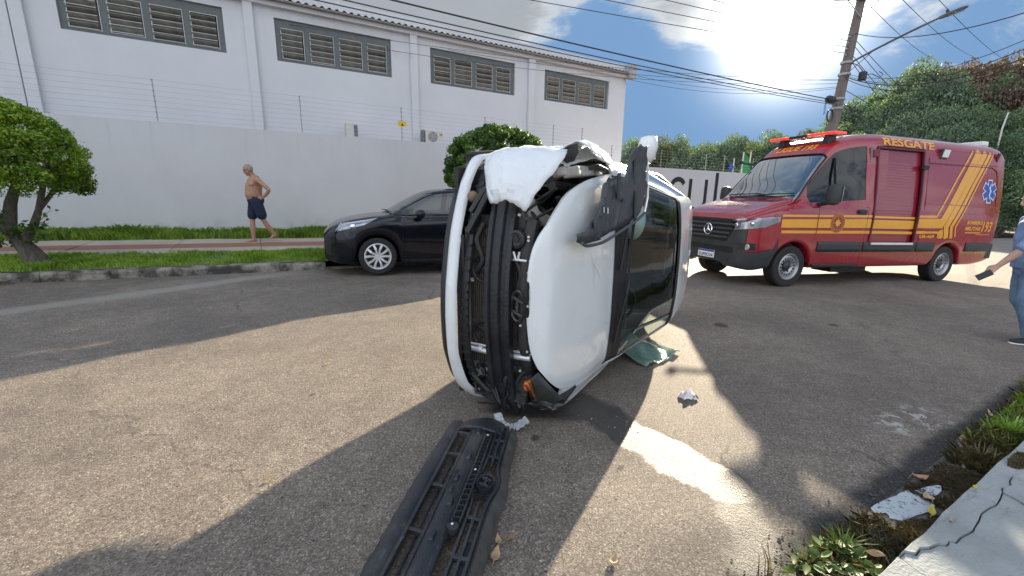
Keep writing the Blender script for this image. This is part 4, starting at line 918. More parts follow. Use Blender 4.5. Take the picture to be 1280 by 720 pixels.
# ================================================================== VEHICLE SHELLS
def resample(pts, n):
    """n+1 points along a smooth curve through pts"""
    P = [np.array(p, float) for p in pts]; m = len(P)-1; out = []
    for i in range(n+1):
        t = i/n*m; k = min(int(t), m-1); f = t-k
        p0 = P[k-1] if k > 0 else 2*P[0]-P[1]; p3 = P[k+2] if k+2 <= m else 2*P[m]-P[m-1]; p1, p2 = P[k], P[k+1]
        a = .5*(2*p1+(p2-p0)*f+(2*p0-5*p1+4*p2-p3)*f*f+(3*p1-p0-3*p2+p3)*f**3)
        out.append(.65*a+.35*(p1*(1-f)+p2*f))
    return out
class Shell:
    """car body surface: x forward (nose at 0), y left, z up; a = distance behind the nose"""
    def __init__(s, sec, N=(4, 14, 9, 10)):
        s.sec = sec; s.N = N; s.G = [0, N[0], N[0]+N[1], N[0]+N[1]+N[2], sum(N)]; s.J = sum(N); s.cache = {}; s.left = None; s.cz = .7
    def ring(s, a):
        k = round(a, 5)
        if k not in s.cache:
            out = []
            for g, n in zip(s.sec(a), s.N):
                r = resample(g, n); out += r if not out else r[1:]
            s.cache[k] = np.array(out)
        return s.cache[k]
    def P(s, a, j, side=1):
        r = s.ring(a); j = max(0, min(s.J, j)); i = min(int(j), s.J-1); f = j-i; p = r[i]*(1-f)+r[i+1]*f
        k = s.left(a) if (s.left and side > 0) else 1.0
        return Vector((-a, side*p[0]*k, p[1]))
    def jz(s, a, z):
        """ring position on the flank at height z"""
        r = s.ring(a)
        for i in range(s.N[0], s.J):
            if r[i][1] <= z <= r[i+1][1]: return i+(z-r[i][1])/max(1e-6, r[i+1][1]-r[i][1])
        return s.J if z > r[s.J][1] else s.N[0]
    def nrm(s, a, j, side=1):
        e = .012; da = s.P(a+e, j, side)-s.P(a-e, j, side); dj = s.P(a, j+.12, side)-s.P(a, j-.12, side)
        n = dj.cross(da)*side
        return -n.normalized() if n.length > 1e-9 else Vector((0, side, 0))
    def S(s, a, z, side=1, off=0):
        j = s.jz(a, z); p = s.P(a, j, side)
        if off:
            n = s.nrm(a, j, side)
            if n.dot(p-Vector((p.x, 0, s.cz))) < 0: n = -n
            p = p+n*off
        return p
    def arc(s, a, z0, t, side=1, off=0):
        """point t metres up the skin from height z0"""
        j = s.jz(a, z0); p = s.P(a, j, side); st = .2
        while t > 0 and j < s.J:
            q = s.P(a, min(s.J, j+st), side); d = (q-p).length
            if d >= t: p = p.lerp(q, t/max(d, 1e-9)); j += st*t/max(d, 1e-9); break
            t -= d; j += st; p = q
        n = s.nrm(a, j, side)
        if n.dot(p-Vector((p.x, 0, s.cz))) < 0: n = -n
        return p+n*off
    def quadpatch(s, az, side=1, off=.004, nu=10, nv=6, flip=False):
        """patch on the flank from a list of corner (a,z): bottom-left, bottom-right, top-right, top-left"""
        bl, br, tr, tl = [Vector(p) for p in az]; rows = []
        for i in range(nu+1):
            u = i/nu; row = []
            for k in range(nv+1):
                v = k/nv; q = (bl*(1-u)+br*u)*(1-v)+(tl*(1-u)+tr*u)*v
                row.append(tuple(s.S(q.x, q.y, side, off)))
            rows.append(row)
        return rows
    def band(s, pts, w, side=1, off=.004, step=.12):
        """constant-width band along a polyline in flank (a,z) space, mitred"""
        mb = MB(); pts = [Vector(p) for p in pts]; dense = []
        for i in range(len(pts)-1):
            n = max(1, int((pts[i+1]-pts[i]).length/step))
            for k in range(n): dense.append(pts[i].lerp(pts[i+1], k/n))
        dense.append(pts[-1]); rows = []
        ws = w if isinstance(w, (tuple, list)) else (w, w)
        for i, p in enumerate(dense):
            d0 = (p-dense[i-1]).normalized() if i else None; d1 = (dense[i+1]-p).normalized() if i < len(dense)-1 else None
            d0 = d0 or d1; d1 = d1 or d0; n0 = Vector((-d0.y, d0.x)); n1 = Vector((-d1.y, d1.x)); nn = (n0+n1).normalized(); nn /= max(.35, nn.dot(n0))
            ww = lerp(ws[0], ws[1], i/(len(dense)-1)); m = 5 if ww > .06 else 1
            rows.append([tuple(s.S(p.x+nn.x*ww*(k/m-.5), p.y+nn.y*ww*(k/m-.5), side, off)) for k in range(m+1)])
        mb.grid(rows); return mb
    def panels(s, stations, classify, names, mats, parent, gap=.0025, lip=.014, smooth=38, cap0=None, cap1=None, order=None):
        st = sorted(set(round(x, 4) for x in stations)); K = 2*s.J+1; V = []
        for a in st:
            for k in range(K):
                V.append(s.P(a, k if k <= s.J else 2*s.J-k, 1 if k <= s.J else -1))
        cells = {}
        for i in range(len(st)-1):
            am = (st[i]+st[i+1])/2
            for k in range(K-1):
                jm = k+.5 if k < s.J else 2*s.J-k-.5; side = 1 if k < s.J else -1
                n = classify(am, jm, side)
                if n is None: continue
                cells.setdefault(n, []).append((i*K+k, i*K+k+1, (i+1)*K+k+1, (i+1)*K+k))
        for cap, row, nm in ((cap0, 0, 0), (cap1, len(st)-1, 1)):
            if cap: cells.setdefault(cap, []).append(tuple(row*K+k for k in range(K-1)))
        obs = {}
        for n, fs in cells.items():
            base, sd = (n if isinstance(n, tuple) else (n, 0)); ids = sorted(set(i for f in fs for i in f)); mp = {v: i for i, v in enumerate(ids)}
            bm = bmesh.new(); vs = [bm.verts.new(V[i]) for i in ids]
            for f in fs:
                try: bm.faces.new([vs[mp[i]] for i in f])
                except ValueError: pass
            bmesh.ops.remove_doubles(bm, verts=bm.verts, dist=1e-5); bmesh.ops.recalc_face_normals(bm, faces=bm.faces)
            bm.normal_update(); big = [f for f in bm.faces if len(f.verts) > 4]
            # outward normals: compare with centre of the shell
            c = Vector((-(st[0]+st[-1])/2, 0, V[0].z+.55)); sc_ = sum((f.calc_center_median()-c).dot(f.normal)*f.calc_area() for f in bm.faces)
            if sc_ < 0: bmesh.ops.reverse_faces(bm, faces=bm.faces)
            bm.normal_update()
            be = [e for e in bm.edges if len(e.link_faces) == 1]; bv = set(v for e in be for v in e.verts); mv = {}
            for v in bv:
                d = Vector()
                for e in v.link_edges:
                    w = e.other_vert(v)
                    if w not in bv: d += (w.co-v.co).normalized()
                if d.length > 1e-6: mv[v] = d.normalized()*gap
            nrmv = {v: v.normal.copy() for v in bv}
            for v, d in mv.items(): v.co += d
            if lip and be:
                r = bmesh.ops.extrude_edge_only(bm, edges=be); nv_ = [x for x in r['geom'] if isinstance(x, bmesh.types.BMVert)]
                for v in nv_:
                    o = min((e.other_vert(v) for e in v.link_edges if e.other_vert(v) in nrmv), key=lambda q: (q.co-v.co).length, default=None)
                    if o: v.co -= nrmv[o]*lip
            me = bpy.data.meshes.new(names.get(base, base)); bm.to_mesh(me); bm.free(); me.materials.append(mats[base])
            me.shade_smooth(); me.set_sharp_from_angle(angle=radians(smooth)); o = link(names.get(base, base), me, parent); obs[n] = o
        return obs
def wheel_parts(parent, loc, R, wdt, rimR, style, side, mats, steer=0):
    """tyre with rim and hub; axle along y; outer face towards side"""
    w = wdt/2; mb = MB(); prof = [(rimR*.96, -w*.8), (rimR*1.05, -w*.96), (R*.93, -w), (R*.985, -w*.86), (R, -w*.6), (R, -w*.22), (R-.008, -w*.20), (R-.008, -w*.12), (R, -w*.10), (R, w*.10), (R-.008, w*.12), (R-.008, w*.2), (R, w*.22), (R, w*.6), (R*.985, w*.86), (R*.93, w), (rimR*1.05, w*.96), (rimR*.96, w*.8)]
    mb.lathe(prof, 40, 'y'); 
    for k in range(56):
        for sg in (-1, 1):
            a = 2*pi*(k+(.5 if sg > 0 else 0))/56; T = Matrix.Rotation(-a, 4, 'Y')
            mb.box((R-.004, sg*w*.68, 0), (.012, w*.34, R*.075), None, 0, T)
    ty = obj('wheel', mb, mats['tyre'], parent, loc, (0, 0, steer), smooth=30); o_ = side*w
    mb = MB(); mb.lathe([(rimR*.97, -w*.8*side), (rimR*.9, -w*.4*side), (rimR*.86, o_*.35), (rimR*.9, o_*.62), (rimR, o_*.86), (rimR*1.03, o_*.95), (rimR*.99, o_*.98), (rimR*.92, o_*.82), (rimR*.88, o_*.5)], 36, 'y')
    if style == 'alloy':
        for k in range(5):
            for dl in (-.2, .2):
                a0 = 2*pi*k/5+pi/2; T = Matrix.Rotation(-a0, 4, 'Y'); p0 = (rimR*.16, o_*.80, dl*rimR*.35); p1 = (rimR*.90, o_*.78, dl*rimR*1.55)
                pm_ = (rimR*.55, o_*.88, dl*rimR*.75)
                for (q0, q1, w0) in ((p0, pm_, .075), (pm_, p1, .085)):
                    b = MB(); b.bar(q0, q1, rimR*w0*2.0, .025, up=(0, 1, 0)); mb.add(b.v, b.f, 0, T)
        mb.lathe([(.001, o_*.9), (rimR*.17, o_*.9), (rimR*.22, o_*.78), (rimR*.22, o_*.4)], 20, 'y')
    else:
        n = 16; ri, ro = rimR*.50, rimR*.88
        mb.lathe([(ro, o_*.62), (rimR*.80, o_*.70), (rimR*.74, o_*.72)], 48, 'y'); mb.lathe([(rimR*.56, o_*.70), (rimR*.50, o_*.62), (rimR*.40, o_*.40), (rimR*.38, o_*.40)], 48, 'y')
        for k in range(n):
            a0 = 2*pi*k/n; a1 = a0+2*pi/n*.45
            pts = [(rr*cos(a), o_*.71, rr*sin(a)) for a in (a0, (a0+a1)/2, a1) for rr in (rimR*.56, rimR*.75)]
            mb.add(pts, [(0, 1, 3, 2), (2, 3, 5, 4)])
    rim = obj('rim', mb, mats['rim'], ty, smooth=35)
    mb = MB(); mb.lathe([(rimR*.85, o_*.25), (.02, o_*.25)], 24, 'y'); obj('brake', mb, MT['greasy'], ty)
    mb = MB(); hr = rimR*(.16 if style == 'alloy' else .36)
    mb.lathe([(.001, o_*(.94 if style == 'alloy' else .72)), (hr*.8, o_*(.94 if style == 'alloy' else .70)), (hr, o_*(.86 if style == 'alloy' else .58)), (hr, o_*.3)], 20, 'y')
    if style != 'alloy':
        for k in range(6): a = k*pi/3; mb.tube([(rimR*.45*cos(a), o_*.45, rimR*.45*sin(a)), (rimR*.45*cos(a), o_*.62, rimR*.45*sin(a))], .014, 6)
    obj('hub', mb, mats['hub'], ty, smooth=40)
    return ty
def text_mesh(txt, size, bold=.0, shear=0, space=1.0):
    cu = bpy.data.curves.new('t', 'FONT'); cu.body = txt; cu.size = size; cu.align_x = 'LEFT'; cu.offset = bold; cu.shear = shear; cu.space_character = space; cu.resolution_u = 3
    o = bpy.data.objects.new('t', cu); COL.objects.link(o); dg = bpy.context.evaluated_depsgraph_get(); dg.update()
    me = bpy.data.meshes.new_from_object(o.evaluated_get(dg)); bpy.data.objects.remove(o); bpy.data.curves.remove(cu)
    bm = bmesh.new(); bm.from_mesh(me); bmesh.ops.triangulate(bm, faces=bm.faces)
    for _ in range(1): bmesh.ops.subdivide_edges(bm, edges=[e for e in bm.edges if e.calc_length() > size*.35], cuts=1)
    v = [x.co.copy() for x in bm.verts]; bm.verts.index_update(); f = [tuple(q.index for q in fc.verts) for fc in bm.faces]; bm.free(); bpy.data.meshes.remove(me)
    x0 = min(p.x for p in v); x1 = max(p.x for p in v); return [(p.x-x0, p.y) for p in v], f, x1-x0
def text_on(fn, txt, size, width, bold=.0, shear=0, name='lettering', m=None, parent=None):
    """flat print mapped through fn(s,t) -> point; s runs 0..width"""
    v, f, w = text_mesh(txt, size, bold, shear); k = width/w
    mb = MB(); mb.add([tuple(fn(p[0]*k, p[1])) for p in v], f); return obj(name, mb, m, parent, fixn=False)
def paint(name, col, dust=.1, rough=.28):
    m = mat(name, col, rough, var=.05, scale=2.5, coat=.9, rvar=.06)
    nt = m.node_tree; h = NT(nt); P = nt.nodes['Principled BSDF']; tc = nt.nodes.new('ShaderNodeTexCoord'); sp = nt.nodes.new('ShaderNodeSeparateXYZ'); nt.links.new(tc.outputs['Object'], sp.inputs[0])
    n = h.noise(tc.outputs['Object'], 5, 7, .65); k = h.m('MULTIPLY', h.m('MULTIPLY', h.ss(n, .35, .75), h.ss(sp.outputs[2], .9, .2)), dust*4, clamp=True)
    k2 = h.m('ADD', h.m('MULTIPLY', h.ss(n, .45, .8), dust), k, clamp=True)
    old = P.inputs['Base Color'].links[0].from_socket; nt.links.new(h.mix(k2, old, (.22, .18, .14)), P.inputs['Base Color'])
    nt.links.new(h.m('SUBTRACT', .9, k2, clamp=True), P.inputs['Coat Weight'])
    return m
# ------------------------------------------------------------------ hatchback surface (shared by the three cars)
def hatch_shell(L=3.94, W=.86, aF=.82, aR=3.35, wr_=.35, front_w=.62, zfr=.70, suv=0, wtab=None, rtab=None, stab=None, ztab=None):
    h = suv
    w = curve(wtab or [(0, front_w), (.08, front_w+.10), (.22, W-.075), (.5, W-.02), (1.0, W), (2.7, W), (L-.6, W-.02), (L-.25, W-.08), (L, W-.2)])
    zb = curve([(0, .22+h*.5), (.2, .18+h*.5), (.5, .17+h*.6), (L-.6, .18+h*.6), (L-.2, .24+h*.6), (L, .34+h*.5)])
    zs = curve(stab or [(0, zfr-.10+h), (.1, zfr+.0+h), (.35, .80+h), (.7, .875+h), (1.05, .93+h), (1.6, .965+h), (2.6, 1.0+h), (3.3, 1.03+h), (L-.2, 1.0+h), (L, .84+h)])
    zt = curve(ztab or [(0, zfr-.03+h), (.10, zfr+.08+h), (.35, .885+h), (.7, .96+h), (1.02, 1.005+h), (1.07, 1.03+h), (1.4, 1.235+h), (1.74, 1.405+h), (1.95, 1.448+h), (2.3, 1.47+h), (2.7, 1.462+h), (3.1, 1.42+h), (3.4, 1.365+h), (3.62, 1.19+h), (3.8, 1.04+h), (L, .86+h)])
    wrr = curve(rtab or [(0, front_w*.9), (.1, front_w+.04), (.3, W-.14), (.7, W-.10), (1.02, W-.115), (1.1, W-.13), (1.4, W-.215), (1.74, W-.275), (2.3, W-.285), (3.1, W-.295), (3.45, W-.29), (3.7, W-.2), (L, W-.25)])
    crn = curve([(0, .02), (.5, .035), (1.02, .045), (1.74, .06), (2.3, .055), (3.3, .05), (3.6, .03), (L, .02)])
    def arch(a):
        z = 0
        for c in (aF, aR):
            d = abs(a-c)
            if d < wr_: z = max(z, .30+h*.35+sqrt(wr_*wr_-d*d))
        return z
    def sec(a):
        W_, b, s_, t_, r_ = w(a), zb(a), zs(a), zt(a), wrr(a); bs = max(b, arch(a)); zr = max(t_-crn(a), s_+.012); t_ = max(t_, zr+.004)
        s_ = max(s_, bs+.06); zr = max(zr, s_+.012); t_ = max(t_, zr+.004)
        L_ = lambda f: bs+(s_-bs)*f
        return ([(0, b), (W_-.27, b), (W_-.26, bs), (W_-.05, bs)], [(W_-.05, bs), (W_-.018, L_(.12)), (W_-.004, L_(.36)), (W_, L_(.62)), (W_-.012, L_(.86)), (W_-.04, s_)],
                [(W_-.04, s_), (lerp(W_-.055, r_, .12), s_+(zr-s_)*.14), (lerp(W_-.05, r_, .52), s_+(zr-s_)*.55), (lerp(W_-.05, r_, .88), s_+(zr-s_)*.90), (r_-.008, zr)],
                [(r_-.008, zr), (r_*.88, zr+(t_-zr)*.52), (r_*.5, zr+(t_-zr)*.9), (0, t_)])
    sh = Shell(sec); sh.zt = zt; sh.zs = zs; sh.w = w; sh.L = L; return sh
def st_range(L, extra=(), d=.05): return [L*i/round(L/d) for i in range(round(L/d)+1)]+[x for x in (.02, .045, .07)]+[L-.02]+list(extra)
# ------------------------------------------------------------------ the black hatchback
BP = paint('black_car_paint', (.004, .005, .009), .006, .2)
BP.node_tree.nodes['Principled BSDF'].inputs['Specular IOR Level'].default_value = .2
_l = BP.node_tree.nodes['Principled BSDF'].inputs['Coat Weight'].links[0]; BP.node_tree.links.remove(_l); BP.node_tree.nodes['Principled BSDF'].inputs['Coat Weight'].default_value = .5
f2 = Vector((-cos(.24696), -sin(.24696), 0)); upv_ = Vector((0.024*UX, 0.024*UY, 1)).normalized()
def veh_matrix(x, y, th, dz=0, s=1.0):
    f = Vector((-cos(th), -sin(th), 0)); f = (f-upv_*f.dot(upv_)).normalized(); l = upv_.cross(f)
    m = Matrix(((f.x*s, l.x*s, upv_.x*s, x), (f.y*s, l.y*s, upv_.y*s, y), (f.z*s, l.z*s, upv_.z*s, gxy(x, y)+dz), (0, 0, 0, 1))); return m
def std_car(root, sh, pm, front=True, aF=.82, aR=3.35, hood=True, h=0.0, rims=None, wheel_z=.30):
    G = sh.G; L = sh.L
    def cls(a, j, s):
        if j > G[3] and 1.05 < a < 1.76: return None                          # windscreen opening
        if G[2]+1 < j < G[3]-1 and (1.22 < a < 2.22 or 2.32 < a < 3.0): return None   # side windows
        if j > G[3]-3 and .10 < a < 1.0: return 'hood'
        if j > G[3] and 3.44 < a < 3.74: return None
        if a < .42 and j < G[1]+8 and j > 1: return 'bumper'
        if G[1]+1 < j < G[2]+1 and 1.25 < a < 2.28: return ('door', s)
        if G[1]+1 < j < G[2]+1 and 2.28 < a < 3.02: return ('rear_door', s)
        return 'body'
    ex = [.10, 1.0, 1.05, 1.76, 1.22, 1.25, 2.22, 2.28, 2.32, 3.0, 3.02, 3.44, 3.74, .42]
    obs = sh.panels(st_range(L, ex), cls, {'door': 'door', 'rear_door': 'door'}, {'body': pm, 'hood': pm, 'door': pm, 'rear_door': pm, 'bumper': pm}, root, cap0='bumper', cap1='body')
    def glass(nm, a0, a1, j0, j1, both, m):
        for sd in ((1,) if both else (1, -1)):
            na = max(4, int((a1-a0)/.06)); rows = []
            for i in range(na+1):
                a = lerp(a0, a1, i/na)
                if both: ks = [lerp(j0, sh.J, k/8) for k in range(9)]; row = [sh.P(a, k, 1) for k in ks]+[sh.P(a, k, -1) for k in ks[::-1][1:]]
                else: row = [sh.P(a, lerp(j0, j1, k/6), sd) for k in range(7)]
                rows.append([tuple(p+Vector((0, -sd*.006 if not both else 0, -.004))) for p in row])
            mb = MB(); mb.grid(rows); obj(nm, mb, m, root, smooth=50)
    glass('windshield', 1.04, 1.77, G[3], 0, True, MT['glass_clear'])
    glass('door_window', 1.21, 2.23, G[2]+.9, G[3]-.9, False, MT['glass_side']); glass('door_window', 2.31, 3.01, G[2]+.9, G[3]-.9, False, MT['glass_side'])
    glass('rear_window', 3.43, 3.75, G[3], 0, True, MT['glass_dark'])
    # interior: floor tub, dash, seats, steering wheel
    ic = mat('interior_trim', (.03, .03, .032), .8, var=.2)
    mb = MB(); mb.box((-1.35, 0, .80+h), (.5, 1.36, .22)); obj('dashboard', mb, ic, root, bevel=.04)
    for sy in (-.37, .37):
        mb = MB(); mb.box((-2.05, sy, .48+h), (.5, .5, .16)); mb.box((-2.33, sy, .80+h), (.13, .48, .62), (0, radians(-14), 0)); mb.box((-2.43, sy, 1.18+h), (.09, .26, .17), (0, radians(-10), 0)); obj('seat', mb, mat('seat_cloth', (.07, .07, .072), .9, var=.2), root, bevel=.05)
    mb = MB(); mb.box((-3.05, 0, .5+h), (.5, 1.2, .18)); mb.box((-3.3, 0, .80+h), (.14, 1.2, .55), (0, radians(-14), 0)); obj('rear_seat', mb, ic, root, bevel=.05)
    sw_ = Matrix.Translation((-1.70, .37, .88+h)) @ Matrix.Rotation(radians(62), 4, 'Y')
    mb = MB(); mb.lathe([(.17, -.012), (.188, 0), (.17, .012), (.156, 0)], 28, 'z', T=sw_, closed_prof=True); mb.box((0, 0, 0), (.06, .34, .02), T=sw_); mb.tube([(0, 0, 0), (0, 0, -.3)], .03, 8, T=sw_); obj('steering_wheel', mb, MT['black_plastic'], root, smooth=40)
    return obs
bc = thing('hatchback_car', 'black hatchback parked nose in at the kerb by the grey wall', 'car', mw=veh_matrix(-3.43, 7.80, radians(22), .035, 1.035))
bs_ = hatch_shell(zfr=.69, front_w=.46); std_car(bc, bs_, BP)
WM = {'tyre': MT['rubber'], 'rim': MT['alloy'], 'hub': MT['alloy']}
for a, s in ((.82, 1), (.82, -1), (3.35, 1), (3.35, -1)): wheel_parts(bc, (-a, s*.735, .30), .305, .19, .212, 'alloy', s, WM)
# front end: grille, lamps, mirror, trim
rows = [[tuple(bs_.S(.0+.16*abs(y)**3*0+.002, z, 1)) for z in (.3, .4)] for y in (0, 1)]
def front_patch(sh, y0, y1, z0, z1, off=.006, n=10, m=4, curve_=.0):
    rows = []
    for i in range(n+1):
        y = lerp(y0, y1, i/n); row = []
        for k in range(m+1):
            z = lerp(z0, z1, k/m); a = 0.0
            # march back until the flank is wide enough
            while a < .5:
                p = sh.S(a, z, 1)
                if abs(p.y) >= abs(y): break
                a += .01
            row.append((-a+off, y, z))
        rows.append(row)
    return rows
mb = MB(); mb.grid(front_patch(bs_, -.60, .60, .30, .62)); obj('grille', mb, MT['black'], bc, smooth=60)
for k in range(4):
    mb = MB(); r = front_patch(bs_, -.56, .56, .35+k*.065, .36+k*.065, .014, 10, 1); mb.grid(r); obj('grille_bar', mb, MT['grey_plastic'], bc)
M_lamp = mat('lamp_reflector', (.50, .52, .55), .25, metal=.35, var=.1, scale=20)
for s in (1, -1):
    q = ((.17, .70), (.62, .82), (.84, .935), (.26, .83))
    mb = MB(); mb.grid(bs_.quadpatch(q, s, .003)); o = obj('headlight', mb, M_lamp, bc, smooth=50)
    mb = MB(); mb.grid(bs_.quadpatch(q, s, .012)); obj('lamp_cover', mb, MT['lens'], o, smooth=50)
    mb = MB(); c = bs_.S(.45, .79, s, -.01); mb.ell(tuple(c), (.06, .03, .05)); obj('projector', mb, MT['chrome'], o, smooth=60)
    # mirror
    mb = MB(); mb.loft([[(x, s*(y0+ry*cos(t)*0+ry), z0) for x, ry, z0 in ()] for t in ()], True) if 0 else None
    rg = []
    for (yy, rx, rz) in ((.86, .03, .02), (.90, .07, .06), (.98, .085, .075), (1.05, .07, .06), (1.075, .02, .02)): rg.append([(-1.50+rx*cos(2*pi*k/14)+.02*(yy-.9), s*yy, 1.02+rz*sin(2*pi*k/14)) for k in range(14)])
    mb = MB(); mb.loft(rg, True, True, True); obj('mirror', mb, BP, bc, smooth=50)
    mb = MB(); mb.grid(bs_.quadpatch(((1.06, .985), (2.9, 1.035), (2.9, 1.05), (1.10, 1.0)), s, .008, 20, 1)); obj('belt_trim', mb, MT['black_plastic'], bc, smooth=40)
    mb = MB(); mb.bar(tuple(bs_.S(2.06, .86, s, .022)), tuple(bs_.S(2.24, .87, s, .022)), .022, .03); obj('door_handle', mb, BP, bc, bevel=.008)
    mb = MB(); mb.grid(bs_.quadpatch(((1.22, .205), (3.0, .205), (3.0, .26), (1.22, .26)), s, .006, 14, 2)); obj('sill_trim', mb, MT['black_plastic'], bc, smooth=40)
    for (aw) in (.82, 3.35):
        mb = MB(); pts = []
        for k in range(21):
            t = radians(lerp(2, 178, k/20)); pts.append((aw-.352*cos(t), .30+.352*sin(t)))
        rows = []
        for (a, z) in pts:
            p = bs_.S(a, z+.012, s, .002); rows.append([tuple(p), (p.x, p.y-s*.20, p.z)])
        mb.grid(rows); obj('wheel_arch_liner', mb, MT['black'], bc, smooth=60)
mb = MB(); mb.bar((-1.03, -.55, 1.035), (-1.06, .1, 1.045), .02, .014); mb.bar((-1.03, -.05, 1.04), (-1.06, .6, 1.035), .02, .014); obj('wiper', mb, MT['black_plastic'], bc)
mb = MB(); mb.tube([(-2.95, 0, 1.44), (-3.1, 0, 1.56)], [.006, .003], 6); obj('aerial', mb, MT['black_plastic'], bc)
# reuse: silver off-road car far behind the van
sv = thing('offroad_car', 'small silver off-road car parked far behind the tail of the red van', 'car', mw=veh_matrix(33.5, 24.3, radians(-62), .02, 1.12))
ss_ = hatch_shell(suv=.18); SP = paint('silver_paint', (.42, .44, .46), .08, .3); std_car(sv, ss_, SP, h=.18)
for a, s in ((.82, 1), (.82, -1), (3.35, 1), (3.35, -1)): wheel_parts(sv, (-a, s*.735, .36), .37, .24, .22, 'alloy', s, WM)
mb = MB(); mb.grid(front_patch(ss_, -.55, .55, .52, .80)); obj('grille', mb, MT['black'], sv)
mb = MB(); mb.box((.03, 0, .5), (.12, 1.5, .18)); obj('bumper_guard', mb, MT['grey_plastic'], sv, bevel=.03)
for s in (1, -1):
    mb = MB(); mb.grid(ss_.quadpatch(((.10, .74), (.34, .82), (.36, .96), (.14, .88)), s, .006)); obj('headlight', mb, M_lamp, sv, smooth=50)
    mb = MB(); mb.ell((-1.48, s*.97, 1.2), (.07, .1, .08), 12, 8); obj('mirror', mb, MT['black_plastic'], sv, smooth=50)
mb = MB()
for s in (-.5, .5): mb.bar((-1.9, s, 1.70), (-3.1, s, 1.68), .04, .04)
obj('roof_rail', mb, MT['black_plastic'], sv)
# ================================================================== THE RED RESCUE VAN
RP = paint('red_van_paint', (.30, .008, .020), .02, .25)
def van_shell():
    L = 6.90
    w = curve([(0, .72), (.07, .84), (.2, .92), (.45, .975), (.9, 1.0), (1.6, 1.01), (6.2, 1.01), (6.7, .99), (L, .955)])
    zb = curve([(0, .34), (.2, .30), (.5, .34), (6.2, .36), (L, .44)])
    zs = curve([(0, 1.16), (.1, 1.20), (.3, 1.27), (.6, 1.34), (1.0, 1.42), (1.5, 1.46), (6.0, 1.46), (L, 1.46)])
    zt = curve([(0, 1.20), (.05, 1.27), (.3, 1.40), (.6, 1.50), (.93, 1.585), (1.0, 1.62), (1.35, 2.02), (1.72, 2.42), (1.80, 2.50), (2.0, 2.68), (2.3, 2.80), (2.7, 2.875), (3.2, 2.905), (6.3, 2.92), (6.7, 2.90), (L, 2.80)])
    dz = curve([(.3, -.06), (.55, -.015), (.95, 0), (1.35, -.004), (1.75, -.035), (2.2, -.085), (2.5, -.125), (2.7, -.165)])
    inset = curve([(0, .10), (.3, .12), (.95, .13), (1.3, .16), (1.72, .17), (2.1, .13), (2.6, .05), (3.1, 0), (L, 0)])
    crn = curve([(0, .03), (.5, .06), (.95, .07), (1.72, .08), (2.2, .14), (2.8, .165), (6.9, .165)])
    def arch(a):
        z = 0
        for c in (1.0, 5.325):
            d = abs(a-c)
            if d < .455: z = max(z, .385+sqrt(.455**2-d*d)*(.98))
        return z
    def sec(a):
        W_, b, s_, t_ = w(a), zb(a), zs(a), zt(a); bs = max(b, arch(a)); zr = max(t_-crn(a), s_+.012); ins = inset(a)
        s_ = max(s_, bs+.1); L_ = lambda f: bs+(s_-bs)*f; Y = lambda z: W_+dz(z)
        G = lambda f: s_+(zr-s_)*f; k = lambda f: ins*min(1, f*2.2) if a < 3.1 else 0
        yr = Y(zr)-k(1)
        return ([(0, b+.06), (W_-.34, b+.06), (W_-.33, bs), (Y(bs)-.03, bs)], [(Y(bs)-.03, bs), (Y(L_(.05)), L_(.05)), (Y(L_(.3)), L_(.3)), (Y(L_(.6)), L_(.6)), (Y(L_(.85)), L_(.85)), (Y(s_), s_)],
                [(Y(s_), s_), (Y(G(.12))-k(.12), G(.12)), (Y(G(.4))-k(.4), G(.4)), (Y(G(.7))-k(.7), G(.7)), (yr, zr)],
                [(yr, zr), (yr-.05*min(1, crn(a)/.2), zr+(t_-zr)*.36), (yr-.15*min(1, crn(a)/.15), zr+(t_-zr)*.78), (yr*.6, t_-(t_-zr)*.06), (0, t_)])
    sh = Shell(sec, (4, 16, 16, 12)); sh.L = L; sh.cz = 1.5; return sh
vm = veh_matrix(3.80, 8.358, .3126)
VN = thing('rescue_van', 'large red rescue van with yellow stripes and a red light bar', 'van', mw=vm)
vs = van_shell(); G = vs.G
def vcls(a, j, s):
    if j > G[3] and 1.0 < a < 1.74: return None
    if G[2]+1 < j < G[3]-1 and 1.30 < a < 2.62: return None
    if j > G[3]-1 and .06 < a < .95: return 'hood'
    if a < .62 and 1 < j < G[1]+7: return 'front_bumper'
    if a < .06: return 'front_bumper' if j < G[2] else 'body'
    if G[1]+1 < j < G[2]+1 and 1.45 < a < 2.72: return ('door', s)
    if s == 1 and G[1]+7 < j < G[3]-1 and 2.86 < a < 4.14: return None        # shutter bay
    return 'body'
st = st_range(6.9, [.06, .95, 1.0, 1.74, .62, 1.30, 2.62, 1.45, 2.72, 2.86, 4.14], .075)
M_bump = mat('bumper_plastic', (.032, .034, .038), .5, var=.25, scale=7, bump=.12, bscale=160)
vs.panels(st, vcls, {}, {'body': RP, 'hood': RP, 'front_bumper': M_bump, 'door': RP}, VN, cap0='front_bumper', cap1='body', gap=.004)
def vgl(nm, a0, a1, j0, j1, both, m, sides=(1, -1)):
    for sd in ((1,) if both else sides):
        na = 14; rows = []
        for i in range(na+1):
            a = lerp(a0, a1, i/na)
            if both: ks = [lerp(j0, vs.J, k/10) for k in range(11)]; row = [vs.P(a, k, 1) for k in ks]+[vs.P(a, k, -1) for k in ks[::-1][1:]]
            else: row = [vs.P(a, lerp(j0(a) if callable(j0) else j0, j1(a) if callable(j1) else j1, k/8), sd) for k in range(9)]
            rows.append([tuple(p+Vector((0, -sd*.006 if not both else 0, -.004))) for p in row])
        mb = MB(); mb.grid(rows); obj(nm, mb, m, VN, smooth=50)
vgl('windshield', .99, 1.75, G[3], 0, True, glassmat('van_windscreen', (.66, .74, .72), 6.0))
